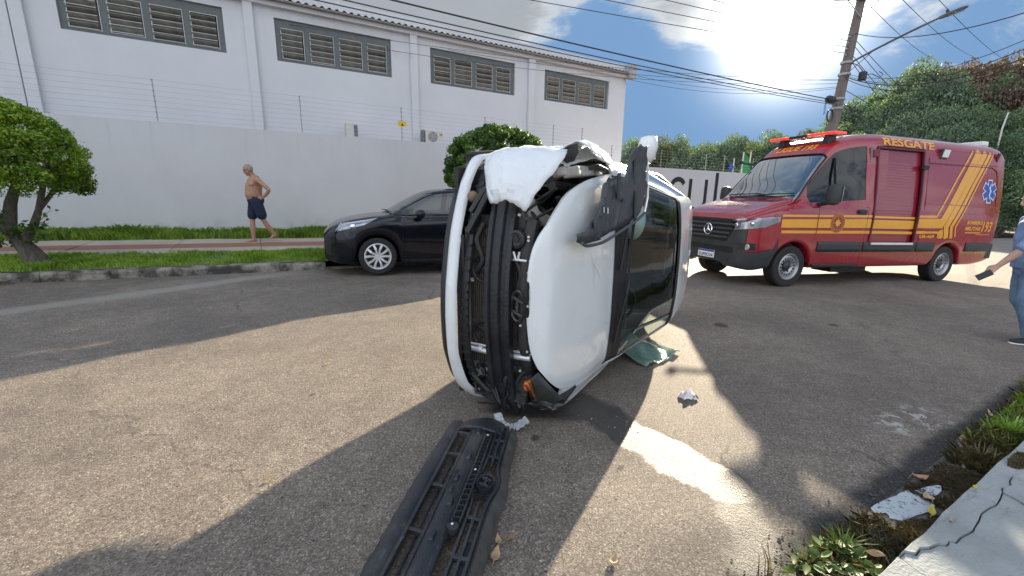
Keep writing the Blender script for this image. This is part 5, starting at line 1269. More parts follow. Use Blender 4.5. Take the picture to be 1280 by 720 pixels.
vgl('door_window', 1.29, 2.63, G[2]+.9, G[3]-.9, False, glassmat('van_side_glass', (.20, .24, .24), 1.3))
# rubber frame of the screen and of the door windows, with the B pillar
def strip(nm, pts, w, h, m, parent=VN):
    mb = MB()
    for i in range(len(pts)-1): mb.bar(tuple(pts[i]), tuple(pts[i+1]), w, h)
    return obj(nm, mb, m, parent)
for s in (1, -1):
    pts = [vs.P(1.0+.75*k/10, G[3]+.1, s)+Vector((.004, s*.004, .004)) for k in range(11)]; strip('screen_seal', pts, .03, .012, MT['black'])
    # quarter-light divider and rear rounded corner filler
    mb = MB(); mb.bar(tuple(vs.S(1.88, 1.60, s, .004)), tuple(vs.S(1.93, 2.36, s, .004)), .014, .045, up=(0, 1, 0)); obj('window_divider', mb, MT['black_plastic'], VN)
    fb = MB()
    tri = [(1.29, 1.50), (2.63, 1.50), (2.63, 1.64), (2.2, 1.60), (1.75, 1.53)]
    rows = [[tuple(vs.S(lerp(1.28, 2.64, i/16), lerp(1.45, 1.53+.10*(lerp(1.28, 2.64, i/16)-1.28)/1.36, k/2), s, .006)) for k in range(3)] for i in range(17)]
    fb.grid(rows); obj('window_sill', fb, RP, VN, smooth=50)
strip('screen_seal', [vs.P(1.745, lerp(G[3], vs.J, k/8), 1)+Vector((.01, 0, .006)) for k in range(9)]+[vs.P(1.745, lerp(vs.J, G[3], k/8), -1)+Vector((.01, 0, .006)) for k in range(1, 9)], .03, .012, MT['black'])
mb = MB(); rows = []
for k in range(21):
    y = lerp(-.80, .80, k/20); rows.append([(-.955, y, 1.595-.05*(y/.8)**2), (-1.02, y, 1.655-.05*(y/.8)**2)])
mb.grid(rows); obj('scuttle', mb, MT['black_plastic'], VN)
for y0 in (-.55, .15):
    mb = MB(); mb.bar((-1.0, y0-.1, 1.66), (-1.06, y0+.62, 1.69), .02, .02); mb.bar((-1.02, y0-.15, 1.65), (-1.01, y0+.25, 1.68), .025, .02); obj('wiper', mb, MT['black_plastic'], VN)
mb = MB(); mb.add([tuple(vs.P(lerp(.74, .90, i), lerp(vs.J-8.5, vs.J-4, k), 1)+Vector((0, 0, .004))) for i, k in ((0, 0), (1, 0), (1, 1), (0, 1))], [(0, 1, 2, 3)]); obj('hood_vent', mb, MT['black_plastic'], VN)
# cab inside
ic = mat('van_interior', (.05, .05, .052), .85, var=.2)
mb = MB(); mb.box((-1.35, 0, 1.40), (.55, 1.7, .35)); obj('dashboard', mb, ic, VN, bevel=.05)
for sy in (-.5, .5):
    mb = MB(); mb.box((-2.1, sy, 1.0), (.5, .5, .2)); mb.box((-2.4, sy, 1.4), (.15, .48, .75), (0, radians(-10), 0)); mb.box((-2.47, sy, 1.88), (.1, .28, .2)); obj('seat', mb, mat('van_seat', (.09, .09, .1), .9, var=.2), VN, bevel=.05)
mb = MB(); mb.box((-2.72, 0, 1.6), (.04, 1.75, 2.0)); obj('bulkhead', mb, mat('van_bulkhead', (.25, .25, .26), .8), VN)
T_ = Matrix.Translation((-1.72, .5, 1.52)) @ Matrix.Rotation(radians(50), 4, 'Y'); mb = MB(); mb.lathe([(.19, -.015), (.21, 0), (.19, .015), (.17, 0)], 28, 'z', T=T_, closed_prof=True); mb.box((0, 0, 0), (.07, .38, .02), T=T_); obj('steering_wheel', mb, MT['black_plastic'], VN, smooth=40)
# nose: grille, badge, lamps, plate, fog lamps
def vnose(y, z, off=.0):
    """point on the nose at (y,z)"""
    lo, hi = 0.0, .9
    a = 0.0
    while a < .9 and abs(vs.S(a, z, 1).y) < abs(y): a += .006
    return Vector((-a+off, y, z))
MT['grille_grey'] = mat('grille_grey', (.085, .09, .1), .35, metal=.3, var=.1)
gp = [(-.60, 1.17), (.60, 1.17), (.64, 1.10), (.50, .84), (.40, .80), (-.40, .80), (-.50, .84), (-.64, 1.10)]
mb = MB(); n = 24; rows = []
for i in range(n+1):
    z = lerp(.79, 1.17, i/n); hw = lerp(.44, .62, min(1, max(0, (z-.80)/.28))); rows.append([tuple(vnose(lerp(-hw, hw, k/16), z, .012)) for k in range(17)])
mb.grid(rows); g = obj('grille', mb, MT['black'], VN, smooth=60)
for z in (.86, .94, 1.02, 1.10):
    mb = MB(); hw = lerp(.42, .60, min(1, max(0, (z-.80)/.28)))
    pt = [vnose(lerp(-hw, hw, k/12), z, .026) for k in range(13)]
    for k in range(12): mb.bar(tuple(pt[k]), tuple(pt[k+1]), .03, .030)
    obj('grille_bar', mb, MT['grille_grey'], VN)
T_ = Matrix.Translation(tuple(vnose(0, .985, .055))); mb = MB(); mb.lathe([(.098, -.008), (.108, 0), (.098, .008), (.090, 0)], 32, 'x', T=T_, closed_prof=True)
for k in range(3):
    a = pi/2+k*2*pi/3; b = MB(); d = Vector((0, cos(a), sin(a))); p = Vector((0, -sin(a), cos(a)))
    mb.add([tuple(d*.096), tuple(p*.018+d*.012), tuple(-p*.018+d*.012), (.014, 0, 0), (-.004, 0, 0)], [(0, 1, 3), (0, 3, 2), (0, 4, 1), (0, 2, 4)], 0, T_)
obj('badge', mb, MT['chrome'], VN, smooth=30)
mb = MB(); rows = [[tuple(vnose(lerp(-.62, .62, k/14), z, .006)) for k in range(15)] for z in (.585, .625, .665, .69)]; mb.grid(rows); obj('lower_intake', mb, MT['black'], VN)
pt = [tuple(vnose(0, .52, .0)+Vector((.030, 0, 0)))]
PL = MB(); PL.box((.028, -.0, .515), (.012, .42, .14)); pto = obj('number_plate', PL, MT['white'], VN)
mb = MB(); mb.box((.0355, 0, .567), (.002, .415, .032)); obj('plate_band', mb, mat('plate_blue', (.01, .04, .30), .4), pto)
text_on(lambda s_, t: (.0362, -.185+s_, .462+t), 'SUP0D34', .085, .37, .0015, 0, 'lettering', MT['black'], pto)
for s in (1, -1):
    rows = []
    for i in range(19):
        u = i/18; row = []
        for k in range(7):
            v = k/6; zz = lerp(lerp(.995, 1.11, u**1.2), lerp(1.165, 1.275, u), v)*(1 if u < .97 else 1) 
            zz = lerp(zz, lerp(1.2, 1.255, v), max(0, u-.75)/.25*.75)
            if u < .30:
                ys = abs(vs.S(0.004, zz, 1).y); p = Vector((.004, s*lerp(.52, ys, u/.30), zz))
            else:
                t = (u-.30)/.70; p = vs.S(.004+.58*t**1.5, zz, s, .006)
            row.append(p)
        rows.append(row)
    mb = MB(); mb.grid([[tuple(p) for p in r] for r in rows]); hl = obj('headlight', mb, M_lamp, VN, smooth=50)
    mb = MB(); mb.grid([[tuple(p+Vector((.012, s*.012, 0))) for p in r] for r in rows]); obj('lamp_cover', mb, MT['lens'], hl, smooth=50)
    mb = MB()
    for u_, zz in ((.2, 1.08), (.5, 1.13)): p = rows[int(u_*18)][3]; mb.ell(tuple(p+Vector((-.005, 0, 0))), (.03, .05, .045), 12, 8)
    obj('projector', mb, MT['chrome'], hl, smooth=60)
    rows = [[tuple(vnose(s*lerp(.70, .93, k/6), z, .006)) for k in range(7)] for z in (.66, .70, .74, .79)]; mb = MB(); mb.grid(rows); fo = obj('fog_recess', mb, MT['black'], VN, smooth=40)
    p = vnose(s*.84, .72, .01); mb = MB(); mb.lathe([(.001, .012), (.05, .008), (.058, -.01)], 16, 'x', T=Matrix.Translation(tuple(p))); obj('fog_lamp', mb, M_lamp, fo, smooth=40)
    # lower bumper spoiler lip
    # mirrors on the doors
    rg = []
    for z, ry, rx in ((1.50, .03, .02), (1.53, .11, .07), (1.62, .125, .085), (1.78, .12, .08), (1.84, .10, .07), (1.86, .04, .03)): rg.append([(-1.42+rx*cos(2*pi*k/16), s*(1.23+ry*sin(2*pi*k/16)), z) for k in range(16)])
    mb = MB(); mb.loft(rg, True, True, True); mi = obj('mirror', mb, M_bump, VN, smooth=45)
    mb = MB(); mb.bar((-1.45, s*.95, 1.50), (-1.42, s*1.2, 1.55), .09, .06); obj('mirror_arm', mb, MT['black_plastic'], mi, bevel=.012)
    mb = MB(); mb.box((-1.508, s*1.23, 1.69), (.006, .19, .26)); obj('mirror_glass', mb, MT['chrome'], mi)
    # cladding along the flank
    for a0, a1 in ((1.54, 2.70), (2.74, 4.24), (4.27, 4.83), (5.86, 6.72)):
        mb = MB(); mb.grid(vs.quadpatch(((a0, .655), (a1, .655), (a1, .845), (a0, .845)), s, .016, 10, 3)); o = obj('side_cladding', mb, M_bump, VN, smooth=40); o.modifiers.new('s', 'SOLIDIFY').thickness = .014
    for aw in (1.0, 5.325):
        rows = []
        for k in range(25):
            t = radians(lerp(0, 180, k/24)); a, z = aw-.456*cos(t), .385+.447*sin(t); p = vs.S(a, z+.012, s, .002); rows.append([tuple(p), (p.x, p.y-s*.30, p.z)])
        mb = MB(); mb.grid(rows); obj('wheel_arch_liner', mb, MT['black'], VN, smooth=60)
    mb = MB(); mb.bar(tuple(vs.S(2.44, 1.40, s, .025)), tuple(vs.S(2.64, 1.41, s, .025)), .03, .04); mb.box(tuple(vs.S(2.54, 1.40, s, .006)), (.24, .012, .09)); obj('door_handle', mb, MT['black_plastic'], VN, bevel=.008)
    mb = MB(); mb.box((-6.80, s*.90, .66), (.22, .16, .34)); obj('rear_bumper_corner', mb, M_bump, VN, bevel=.03)
    mb = MB(); mb.box((-6.905, s*.86, 1.6), (.03, .10, .55)); obj('tail_lamp', mb, MT['red_lens'], VN, bevel=.01)
    # side marker box with bright lens, grab hooks
    mb = MB(); p = vs.S(4.72, 2.60, s, .02); mb.box(tuple(p), (.22, .06, .19), (radians(-10*s), 0, 0)); o = obj('scene_light', mb, MT['grey_plastic'], VN, bevel=.012)
    mb = MB(); mb.box(tuple(p+Vector((0, s*.033, .006))), (.18, .01, .145), (radians(-10*s), 0, 0)); obj('scene_light_lens', mb, MT['white'], o)
    mb = MB(); p = vs.S(4.14, 2.30, s, .03); mb.box(tuple(p), (.16, .06, .08), (radians(-8*s), 0, 0)); obj('awning_bracket', mb, MT['black_plastic'], VN, bevel=.01)
    # pressed lines of the flank
    for (a0, z0, a1, z1, nm) in ((4.3, 2.44, 6.55, 2.46, 'body_line'), (4.45, 2.68, 6.5, 2.70, 'body_line'), (4.3, 1.62, 6.75, 1.60, 'body_line'), (2.72, 2.52, 2.80, 2.52, 'body_line')):
        mb = MB(); n = 14; pts = [vs.S(lerp(a0, a1, k/n), lerp(z0, z1, k/n), s, .001) for k in range(n+1)]
        for k in range(n): mb.bar(tuple(pts[k]), tuple(pts[k+1]), .012, .014)
        obj(nm, mb, RP, VN)
    mb = MB(); pts = [vs.S(a, z, s, .002) for a, z in ((4.30, 2.50), (4.30, 1.6), (4.30, .87))]
    for k in range(2): mb.bar(tuple(pts[k]), tuple(pts[k+1]), .006, .012)
    obj('panel_joint', mb, MT['black'], VN)
    pts = [(4.35, 2.40), (6.35, 2.42), (6.52, 2.36), (6.58, 2.2), (6.62, 1.8), (6.64, 1.62)]
    mb = MB(); pts = [vs.S(a, z, s, .002) for a, z in pts]
    for k in range(len(pts)-1): mb.bar(tuple(pts[k]), tuple(pts[k+1]), .014, .016)
    obj('window_pressing', mb, mat('dark_red_line', (.09, .006, .012), .4), VN)
    mb = MB(); p = vs.S(6.50, 2.62, s, .01); mb.box(tuple(p), (.08, .03, .22), (radians(-11*s), 0, 0)); obj('vent_cover', mb, mat('dark_red_plastic', (.12, .01, .02), .4), VN, bevel=.01)
for a, s in ((1.0, 1), (1.0, -1), (5.325, 1), (5.325, -1)):
    wheel_parts(VN, (-a, s*.845, .375), .378, .235, .235, 'steel', s, {'tyre': MT['rubber'], 'rim': mat('van_rim', (.42, .42, .43), .4, metal=.7, var=.15), 'hub': MT['dark_metal']}, 0)
# bare floor and axle shapes beneath
mb = MB(); mb.box((-3.6, 0, .36), (4.6, 1.5, .08)); mb.box((-5.325, 0, .38), (.16, 1.5, .16)); mb.box((-1.0, 0, .34), (.2, 1.5, .12)); mb.box((-3.0, .45, .30), (1.0, .4, .2)); obj('underbody', mb, MT['greasy'], VN)
# roller shutter bay on the left flank
j0, j1 = G[1]+5, G[3]-2
rows = []
zlo, zhi = .80, 2.60
nS = 34
for k in range(nS*3+1):
    z = lerp(zlo, zhi, k/(nS*3)); d = (.0, .0007, .0008)[k % 3]
    rows.append([tuple(vs.S(a, z, 1)+Vector((0, -.045+d, 0))) for a in (2.84, 3.2, 3.5, 3.8, 4.16)])
mb = MB(); mb.grid(rows); obj('roller_shutter', mb, paint('shutter_red', (.25, .008, .024), .03, .34), VN, fixn=False)
mb = MB()
fr = [(2.86, .80), (2.86, 1.3), (2.86, 1.8), (2.86, 2.2), (2.86, 2.61), (3.5, 2.615), (4.14, 2.62), (4.14, 2.2), (4.14, 1.8), (4.14, 1.3), (4.14, .80), (3.5, .79), (2.86, .80)]
pts = [vs.S(a, z, 1, .004) for a, z in fr]
for k in range(len(pts)-1): mb.bar(tuple(pts[k]), tuple(pts[k+1]), .035, .035)
obj('shutter_frame', mb, mat('shutter_frame', (.10, .012, .022), .4, var=.1), VN)
mb = MB(); mb.bar(tuple(vs.S(2.9, .815, 1, .03)), tuple(vs.S(4.10, .815, 1, .03)), .03, .045); obj('shutter_handle', mb, MT['alloy'], VN, bevel=.006)
mb = MB(); mb.bar(tuple(vs.S(2.72, 2.48, 1, .02)), tuple(vs.S(2.86, 2.50, 1, .02)), .05, .14); obj('shutter_box', mb, mat('dark_red_box', (.16, .012, .025), .35), VN, bevel=.01)
# ---- stripes and lettering
YP = mat('stripe_yellow', (.80, .36, .025), .35, var=.05, coat=.5)
def stripes(s, skip):
    out = []
    def seg(pts, w):
        o = obj('stripe', vs.band(pts, w, s, .006), YP, VN, smooth=50); out.append(o)
    def hor(z0, z1, a0, a1, w, w1):
        # stripes are interrupted by the door gaps, bay and cladding
        for x0, x1 in ((a0, 1.44), (1.46, 2.715), (2.725, 2.835), (4.165, a1)) if s == 1 else ((a0, 1.44), (1.46, 2.715), (2.725, a1)):
            if x1 <= x0: continue
            f = lambda x: lerp(z0, z1, (x-a0)/(a1-a0)); seg([(x0, f(x0)), (x1, f(x1))], (lerp(w, w1, (x0-a0)/(a1-a0)), lerp(w, w1, (x1-a0)/(a1-a0))))
    hor(1.29, 1.36, .62, 4.42, .038, .045); hor(1.155, 1.225, .62, 4.42, .145, .185); hor(1.01, 1.045, .64, 4.42, .05, .055)
    seg([(4.42, 1.36), (4.70, 1.365), (5.22, 2.15), (5.66, 2.72)], .05)
    seg([(4.42, 1.225), (4.90, 1.23), (5.42, 2.05), (5.88, 2.72)], .19)
    seg([(5.14, .93), (5.07, 1.17), (5.62, 2.05), (6.09, 2.72)], .14)
    seg([(5.30, .93), (5.24, 1.17), (5.78, 2.05), (6.26, 2.72)], .085)
    seg([(5.42, .96), (5.37, 1.17), (5.90, 2.05), (6.375, 2.72)], .04)
    seg([(4.42, 1.046), (4.86, 1.048), (4.865, .935)], .045); seg([(4.97, .93), (4.93, 1.10)], .13)
stripes(1, True); stripes(-1, False)
# the bands carried across the shutter
for z0, w_ in ((1.32, .042), (1.185, .165), (1.027, .052)):
    rows = []
    for k in range(7):
        z = z0-w_/2+w_*k/6; rows.append([tuple(vs.S(a, z, 1)+Vector((0, -.030, 0))) for a in (2.88, 3.2, 3.5, 3.8, 4.12)])
    mb = MB(); mb.grid(rows); obj('stripe', mb, YP, VN)
side = lambda a0, z0, off=.004: (lambda s_, t: vs.S(a0+s_, z0+t, 1, off))
text_on(lambda s_, t: vs.arc(2.98+s_, 2.66, t, 1, .006), 'RESGATE', .21, 1.46, .007, 0, 'lettering', YP, VN)
text_on(side(5.74, 1.235), 'BOMBEIRO', .095, .52, .004, 0, 'lettering', YP, VN)
text_on(side(5.70, 1.105), 'MILITAR', .105, .54, .004, .15, 'lettering', YP, VN)
text_on(side(6.27, 1.09), '193', .29, .37, .008, .15, 'lettering', YP, VN)
mb = vs.band([(5.72, 1.055), (6.25, 1.058)], .022, 1, .004); obj('stripe', mb, YP, VN)
mb = vs.band([(6.1, 1.02), (6.62, 1.02)], .012, 1, .004); obj('stripe', mb, YP, VN)
text_on(side(4.30, .935), 'UR-469', .085, .46, .004, .1, 'lettering', YP, VN)
def top_map(a0, jspan, y0):
    return lambda s_, t: top_pt(a0+t, y0+s_)
def top_pt(a, y):
    r = vs.ring(a); j = vs.J
    sd = 1 if y >= 0 else -1
    for i in range(G[3], vs.J):
        if r[i+1][0] <= abs(y) <= r[i][0]:
            f = (r[i][0]-abs(y))/max(1e-6, r[i][0]-r[i+1][0]); p = vs.P(a, i+f, sd); return p+Vector((.003, 0, .005))
    return vs.P(a, G[3], sd)
text_on(top_map(.40, 0, -.42), 'RESGATE', .16, .80, .006, 0, 'lettering', YP, VN)
text_on(top_map(1.84, 0, -.46), 'LIGUE 193', .14, .86, .005, .2, 'lettering', YP, VN)
# crest on the door
def disc_patch(a0, z0, r, off, n=28):
    mb = MB(); vsx = [tuple(vs.S(a0, z0, 1, off))]+[tuple(vs.S(a0+r*cos(2*pi*k/n), z0+r*sin(2*pi*k/n), 1, off)) for k in range(n)]
    mb.add(vsx, [(0, 1+k, 1+(k+1) % n) for k in range(n)]); return mb
cr_ = obj('crest', disc_patch(1.95, 1.19, .185, .007), mat('crest_red', (.24, .02, .025), .4), VN)
mb = MB()
for (r0, r1) in ((.172, .182), (.125, .133)):
    a_ = [tuple(vs.S(1.95+r0*cos(2*pi*k/28), 1.19+r0*sin(2*pi*k/28), 1, .009)) for k in range(28)]; b_ = [tuple(vs.S(1.95+r1*cos(2*pi*k/28), 1.19+r1*sin(2*pi*k/28), 1, .009)) for k in range(28)]
    mb.add(a_+b_, [(k, (k+1) % 28, 28+(k+1) % 28, 28+k) for k in range(28)])
for k in range(22):
    a = 2*pi*k/22; c = (1.95+.152*cos(a), 1.19+.152*sin(a)); q = [(c[0]+.009*cos(a+pi/2*i+.78), c[1]+.012*sin(a+pi/2*i+.78)) for i in range(4)]; mb.add([tuple(vs.S(x, z, 1, .009)) for x, z in q], [(0, 1, 2, 3)])
star = []
for k in range(16):
    r = .11 if k % 4 == 0 else (.085 if k % 2 == 0 else .045); star.append(tuple(vs.S(1.95+r*cos(k*pi/8+pi/2), 1.19+r*sin(k*pi/8+pi/2), 1, .009)))
mb.add([tuple(vs.S(1.95, 1.19, 1, .009))]+star, [(0, 1+k, 1+(k+1) % 16) for k in range(16)])
obj('crest_figure', mb, YP, cr_, fixn=False)
# blue six-armed medical star
def arms(c, r, w, off):
    mb = MB()
    for k in range(3):
        a = radians(90+60*k); d = (cos(a), sin(a)); p = (-d[1], d[0]); n = 8
        rows = [[tuple(vs.S(c[0]+d[0]*r*t+p[0]*w*q, c[1]+d[1]*r*t+p[1]*w*q, 1, off+k*.0006)) for q in (-.5, 0, .5)] for t in [lerp(-1, 1, i/n) for i in range(n+1)]]
        mb.grid(rows)
    return mb
o = obj('medical_star', arms((6.33, 1.93), .245, .165, .005), MT['white'], VN)
obj('star_blue', arms((6.33, 1.93), .225, .125, .009), mat('star_blue', (.02, .09, .42), .4), o)
mb = vs.band([(6.33, 1.77), (6.33, 2.09)], .02, 1, .014)
b2 = vs.band([(6.36, 1.80), (6.30, 1.86), (6.37, 1.93), (6.29, 2.0), (6.35, 2.06)], .018, 1, .0145, .03); mb.add(b2.v, b2.f); obj('star_serpent', mb, MT['white'], o)
# light bar
lb = obj('light_bar', MB().box((-2.06, 0, 2.825), (.24, 1.38, .05)), MT['white'], VN, bevel=.02)
M_rl = mat('beacon_red', (.62, .012, .010), .15, var=.08, coat=.8)
P = M_rl.node_tree.nodes['Principled BSDF']; P.inputs['Emission Color'].default_value = (1, .03, .02, 1); P.inputs['Emission Strength'].default_value = .35
for y0, y1 in ((-.70, -.28), (.14, .70)):
    mb = MB(); n = 6
    for k in range(n): mb.box((-1.95, lerp(y0, y1, (k+.5)/n), 2.825), (.09, (y1-y0)/n-.008, .046))
    mb.box((-2.06, (y0+y1)/2, 2.826), (.25, y1-y0+.01, .040)); obj('beacon', mb, M_rl, lb, bevel=.01)
obj('bar_centre', MB().box((-2.06, -.07, 2.826), (.252, .40, .044)), MT['black'], lb)
for y in (-.45, .50):
    mb = MB(); mb.box((-2.06, y, 2.72), (.2, .09, .22)); mb.box((-2.0, y, 2.70), (.1, .12, .14)); obj('bar_foot', mb, MT['black_plastic'], VN, bevel=.01)
obj('rear_beacon', MB().box((-6.55, 0, 2.96), (.2, 1.2, .10)), MT['white'], VN, bevel=.02)
mb = MB(); mb.tube([(-1.75, -.80, 2.32), (-1.55, -1.0, 2.36)], .02, 8); mb.box((-1.53, -1.01, 2.37), (.05, .07, .06)); obj('spot_lamp', mb, MT['black_plastic'], VN)
# door-side step and joints of the front door
mb = MB(); mb.box((-2.1, .96, .40), (1.2, .12, .05)); obj('door_step', mb, MT['black_plastic'], VN, bevel=.01)
# hi-vis vest lying on the dashboard
hv = bpy.data.objects.new('safety_vest', None)
mb = MB(); r = random.Random(4); rows = []
for i in range(11):
    row = []
    for k in range(9): x, y = i/10-.5, k/8-.5; row.append((x*.34, y*.50, .12*max(0, 1-3.2*(x*x+y*y))*(1+.5*sin(9*x+4*y))+.012*r.random()))
    rows.append(row)
mb.grid(rows); bpy.data.objects.remove(hv)
o = obj('safety_vest', mb, mat('hi_vis', (.55, .62, .05), .7, var=.2, scale=12), None, smooth=60); o.matrix_world = vm @ Matrix.Translation((-1.28, .28, 1.585))
tag(o, 'crumpled yellow high visibility vest on the dashboard of the red van', 'vest')
# ================================================================== THE OVERTURNED WHITE CAR
WO = Vector((-0.58510466, 2.62186767, 0.82478763)); WF = Vector((-4.27688433e-01, -9.03926216e-01, 5.9e-06)).normalized()
WLf = Vector((0.01175771, -0.00556966, -0.99991536)).normalized(); WU = WF.cross(WLf)
WM_ = Matrix(((WF.x, WLf.x, WU.x, WO.x), (WF.y, WLf.y, WU.y, WO.y), (WF.z, WLf.z, WU.z, WO.z), (0, 0, 0, 1)))
WC = thing('overturned_car', 'white hatchback lying on its side with its front end torn off', 'car', mw=WM_)
WP = paint('white_car_paint', (.74, .76, .77), .05, .3)
h_ = NT(WP.node_tree)
whs = hatch_shell(L=3.9, W=.845, zfr=.79, wr_=.335,
    wtab=[(0, .22), (.008, .31), (.025, .40), (.06, .50), (.16, .66), (.3, .76), (.5, .815), (.8, .84), (2.7, .84), (3.3, .82), (3.65, .77), (3.9, .64)],
    rtab=[(0, .10), (.008, .20), (.025, .29), (.06, .375), (.16, .48), (.3, .575), (.6, .665), (1.0, .71), (1.1, .70), (1.4, .625), (1.74, .555), (2.3, .55), (3.1, .54), (3.45, .545), (3.7, .63), (3.9, .58)],
    ztab=[(0, .76), (.10, .85), (.35, .90), (.7, .965), (1.02, 1.005), (1.07, 1.03), (1.4, 1.225), (1.74, 1.385), (1.95, 1.41), (2.3, 1.425), (2.7, 1.42), (3.1, 1.38), (3.4, 1.34), (3.62, 1.17), (3.8, 1.04), (3.9, .86)],
    stab=[(0, .73), (.1, .755), (.3, .80), (.7, .875), (1.05, .925), (1.6, .965), (2.6, 1.0), (3.3, 1.03), (3.7, 1.0), (3.9, .84)])
G = whs.G; whs.left = lambda a: 1+.20*max(0, 1-a/.85)**1.3
def wcls(a, j, s):
    if j > G[3] and 1.05 < a < 1.74: return None
    if G[2]+1 < j < G[3]-1 and (1.22 < a < 2.22 or 2.32 < a < 3.0): return None
    if j > G[3]-1 and 0 <= a < 1.0: return 'hood'
    if j > G[3] and 3.44 < a < 3.74: return None
    if a < (.42 if not (s == 1 and j > G[2]) else .30) and j < G[3]: return None
    if s == -1 and a < .98 and j > G[1]+3: return None
    if G[1]+1 < j < G[2]+1 and 1.25 < a < 2.28: return ('door', s)
    if G[1]+1 < j < G[2]+1 and 2.28 < a < 3.02: return ('rear_door', s)
    if j < 3: return 'underside'
    return 'body'
whs.panels(st_range(3.9, [.004, .01, .018, .03, .06, .085, .12, 1.0, 1.05, 1.74, 1.22, 1.25, 2.22, 2.28, 2.32, 3.0, 3.02, 3.44, 3.74, .42, .30, .98]), wcls, {'rear_door': 'door'},
    {'body': WP, 'hood': WP, 'door': WP, 'rear_door': WP, 'underside': MT['greasy']}, WC, cap1='body', lip=.018)
def wglass(nm, a0, a1, j0, j1, both, m, sides=(1, -1)):
    for sd in ((1,) if both else sides):
        na = max(4, int((a1-a0)/.05)); rows = []
        for i in range(na+1):
            a = lerp(a0, a1, i/na)
            if both: ks = [lerp(j0, whs.J, k/10) for k in range(11)]; row = [whs.P(a, k, 1) for k in ks]+[whs.P(a, k, -1) for k in ks[::-1][1:]]
            else: row = [whs.P(a, lerp(j0, j1, k/6), sd) for k in range(7)]
            rows.append([tuple(p+Vector((-.004, 0, -.006))) for p in row])
        mb = MB(); mb.grid(rows); o = obj(nm, mb, m, WC, smooth=50)
    return o
M_ws = glassmat('windscreen_glass', (.74, .84, .79), 1.7)
ws = wglass('windshield', 1.04, 1.75, G[3], 0, True, M_ws)
wglass('door_window', 1.21, 2.23, G[2]+.9, G[3]-.9, False, MT['glass_clear'], (-1,)); wglass('door_window', 2.31, 3.01, G[2]+.9, G[3]-.9, False, MT['glass_clear'], (-1,))
wglass('rear_window', 3.43, 3.75, G[3], 0, True, MT['glass_clear'])
# black ceramic band round the windscreen
def ws_pt(a, q, off=.003):
    """q from -1 (right pillar) to 1 (left pillar) across the screen"""
    s = 1 if q >= 0 else -1; p = whs.P(a, lerp(whs.J, G[3], abs(q)), s); return p+Vector((off*.55, 0, off*.8))
mb = MB()
for (a0, a1) in ((1.035, 1.13), (1.70, 1.752)): mb.grid([[tuple(ws_pt(lerp(a0, a1, i/2), lerp(-1, 1, k/24))) for k in range(25)] for i in range(3)])
for (q0, q1) in ((-1, -.93), (.93, 1.0)): mb.grid([[tuple(ws_pt(lerp(1.05, 1.75, i/12), lerp(q0, q1, k/2))) for k in range(3)] for i in range(13)])
obj('screen_border', mb, MT['black'], ws, smooth=60, fixn=False)
mb = MB(); rows = [[tuple(ws_pt(lerp(.985, 1.045, i/2), lerp(-.98, .98, k/24), .008)) for k in range(25)] for i in range(3)]; mb.grid(rows); obj('scuttle', mb, MT['black_plastic'], WC, smooth=60)
for (q0, q1, a1) in ((.55, -.35, 1.16), (-.02, -.88, 1.24)):
    p0 = ws_pt(1.05, q0, .02); pm = ws_pt(1.10, lerp(q0, q1, .45), .05); p1 = ws_pt(a1, q1, .02)
    mb = MB(); mb.tube([tuple(p0), tuple(pm)], .009, 6); mb.bar(tuple(ws_pt(1.14, lerp(q0, q1, .1), .012)), tuple(p1), .012, .018); mb.tube([tuple(pm), tuple(ws_pt(lerp(1.14, a1, .5), lerp(q0, q1, .55), .015))], .008, 6); obj('wiper', mb, MT['black_plastic'], WC)
# interior
ic2 = mat('car_interior', (.035, .035, .037), .85, var=.25)
mb = MB(); rows = []
for i in range(7):
    t = i/6; rows.append([(-lerp(1.08, 1.62, t), y, lerp(.98, .92, t)+.03*sin(3*t)) for y in (-.66, -.3, 0, .3, .66)])
mb.grid(rows); mb.box((-1.55, 0, .78), (.30, 1.34, .28)); obj('dashboard', mb, ic2, WC, smooth=40)
for sy in (-.36, .36):
    mb = MB(); mb.box((-2.05, sy, .45), (.5, .5, .16)); mb.box((-2.34, sy, .78), (.14, .48, .64), (0, radians(-14), 0)); mb.box((-2.45, sy, 1.17), (.10, .27, .18), (0, radians(-10), 0)); obj('seat', mb, mat('dark_seat_cloth', (.05, .05, .052), .95, var=.25, scale=20), WC, bevel=.05)
mb = MB(); mb.box((-3.02, 0, .48), (.5, 1.25, .18)); mb.box((-3.3, 0, .78), (.14, 1.25, .6), (0, radians(-14), 0)); obj('rear_seat', mb, ic2, WC, bevel=.05)
T_ = Matrix.Translation((-1.62, .36, .90)) @ Matrix.Rotation(radians(64), 4, 'Y')
mb = MB(); mb.lathe([(.165, -.014), (.185, 0), (.165, .014), (.150, 0)], 32, 'z', T=T_, closed_prof=True); mb.box((0, 0, -.01), (.10, .12, .05), T=T_); mb.box((0, 0, -.01), (.05, .34, .02), T=T_); mb.tube([(0, 0, 0), (0, 0, -.3)], .035, 8, T=T_); obj('steering_wheel', mb, MT['black_plastic'], WC, smooth=40)
mb = MB(); mb.box((-1.78, 0, 1.31), (.03, .24, .07), (0, radians(20), 0)); mb.tube([(-1.72, 0, 1.37), (-1.78, 0, 1.32)], .01, 6); obj('inner_mirror', mb, MT['black_plastic'], WC, bevel=.01)
# a pale cloth dome above the dash on the upper side
mb = MB(); mb.ell((-1.66, -.36, 1.0), (.14, .17, .10), 18, 10); ab = obj('pale_dome', mb, mat('pale_dome_cloth', (.62, .66, .62), .9, var=.08, scale=12, bump=.5, bscale=14), WC, smooth=60)
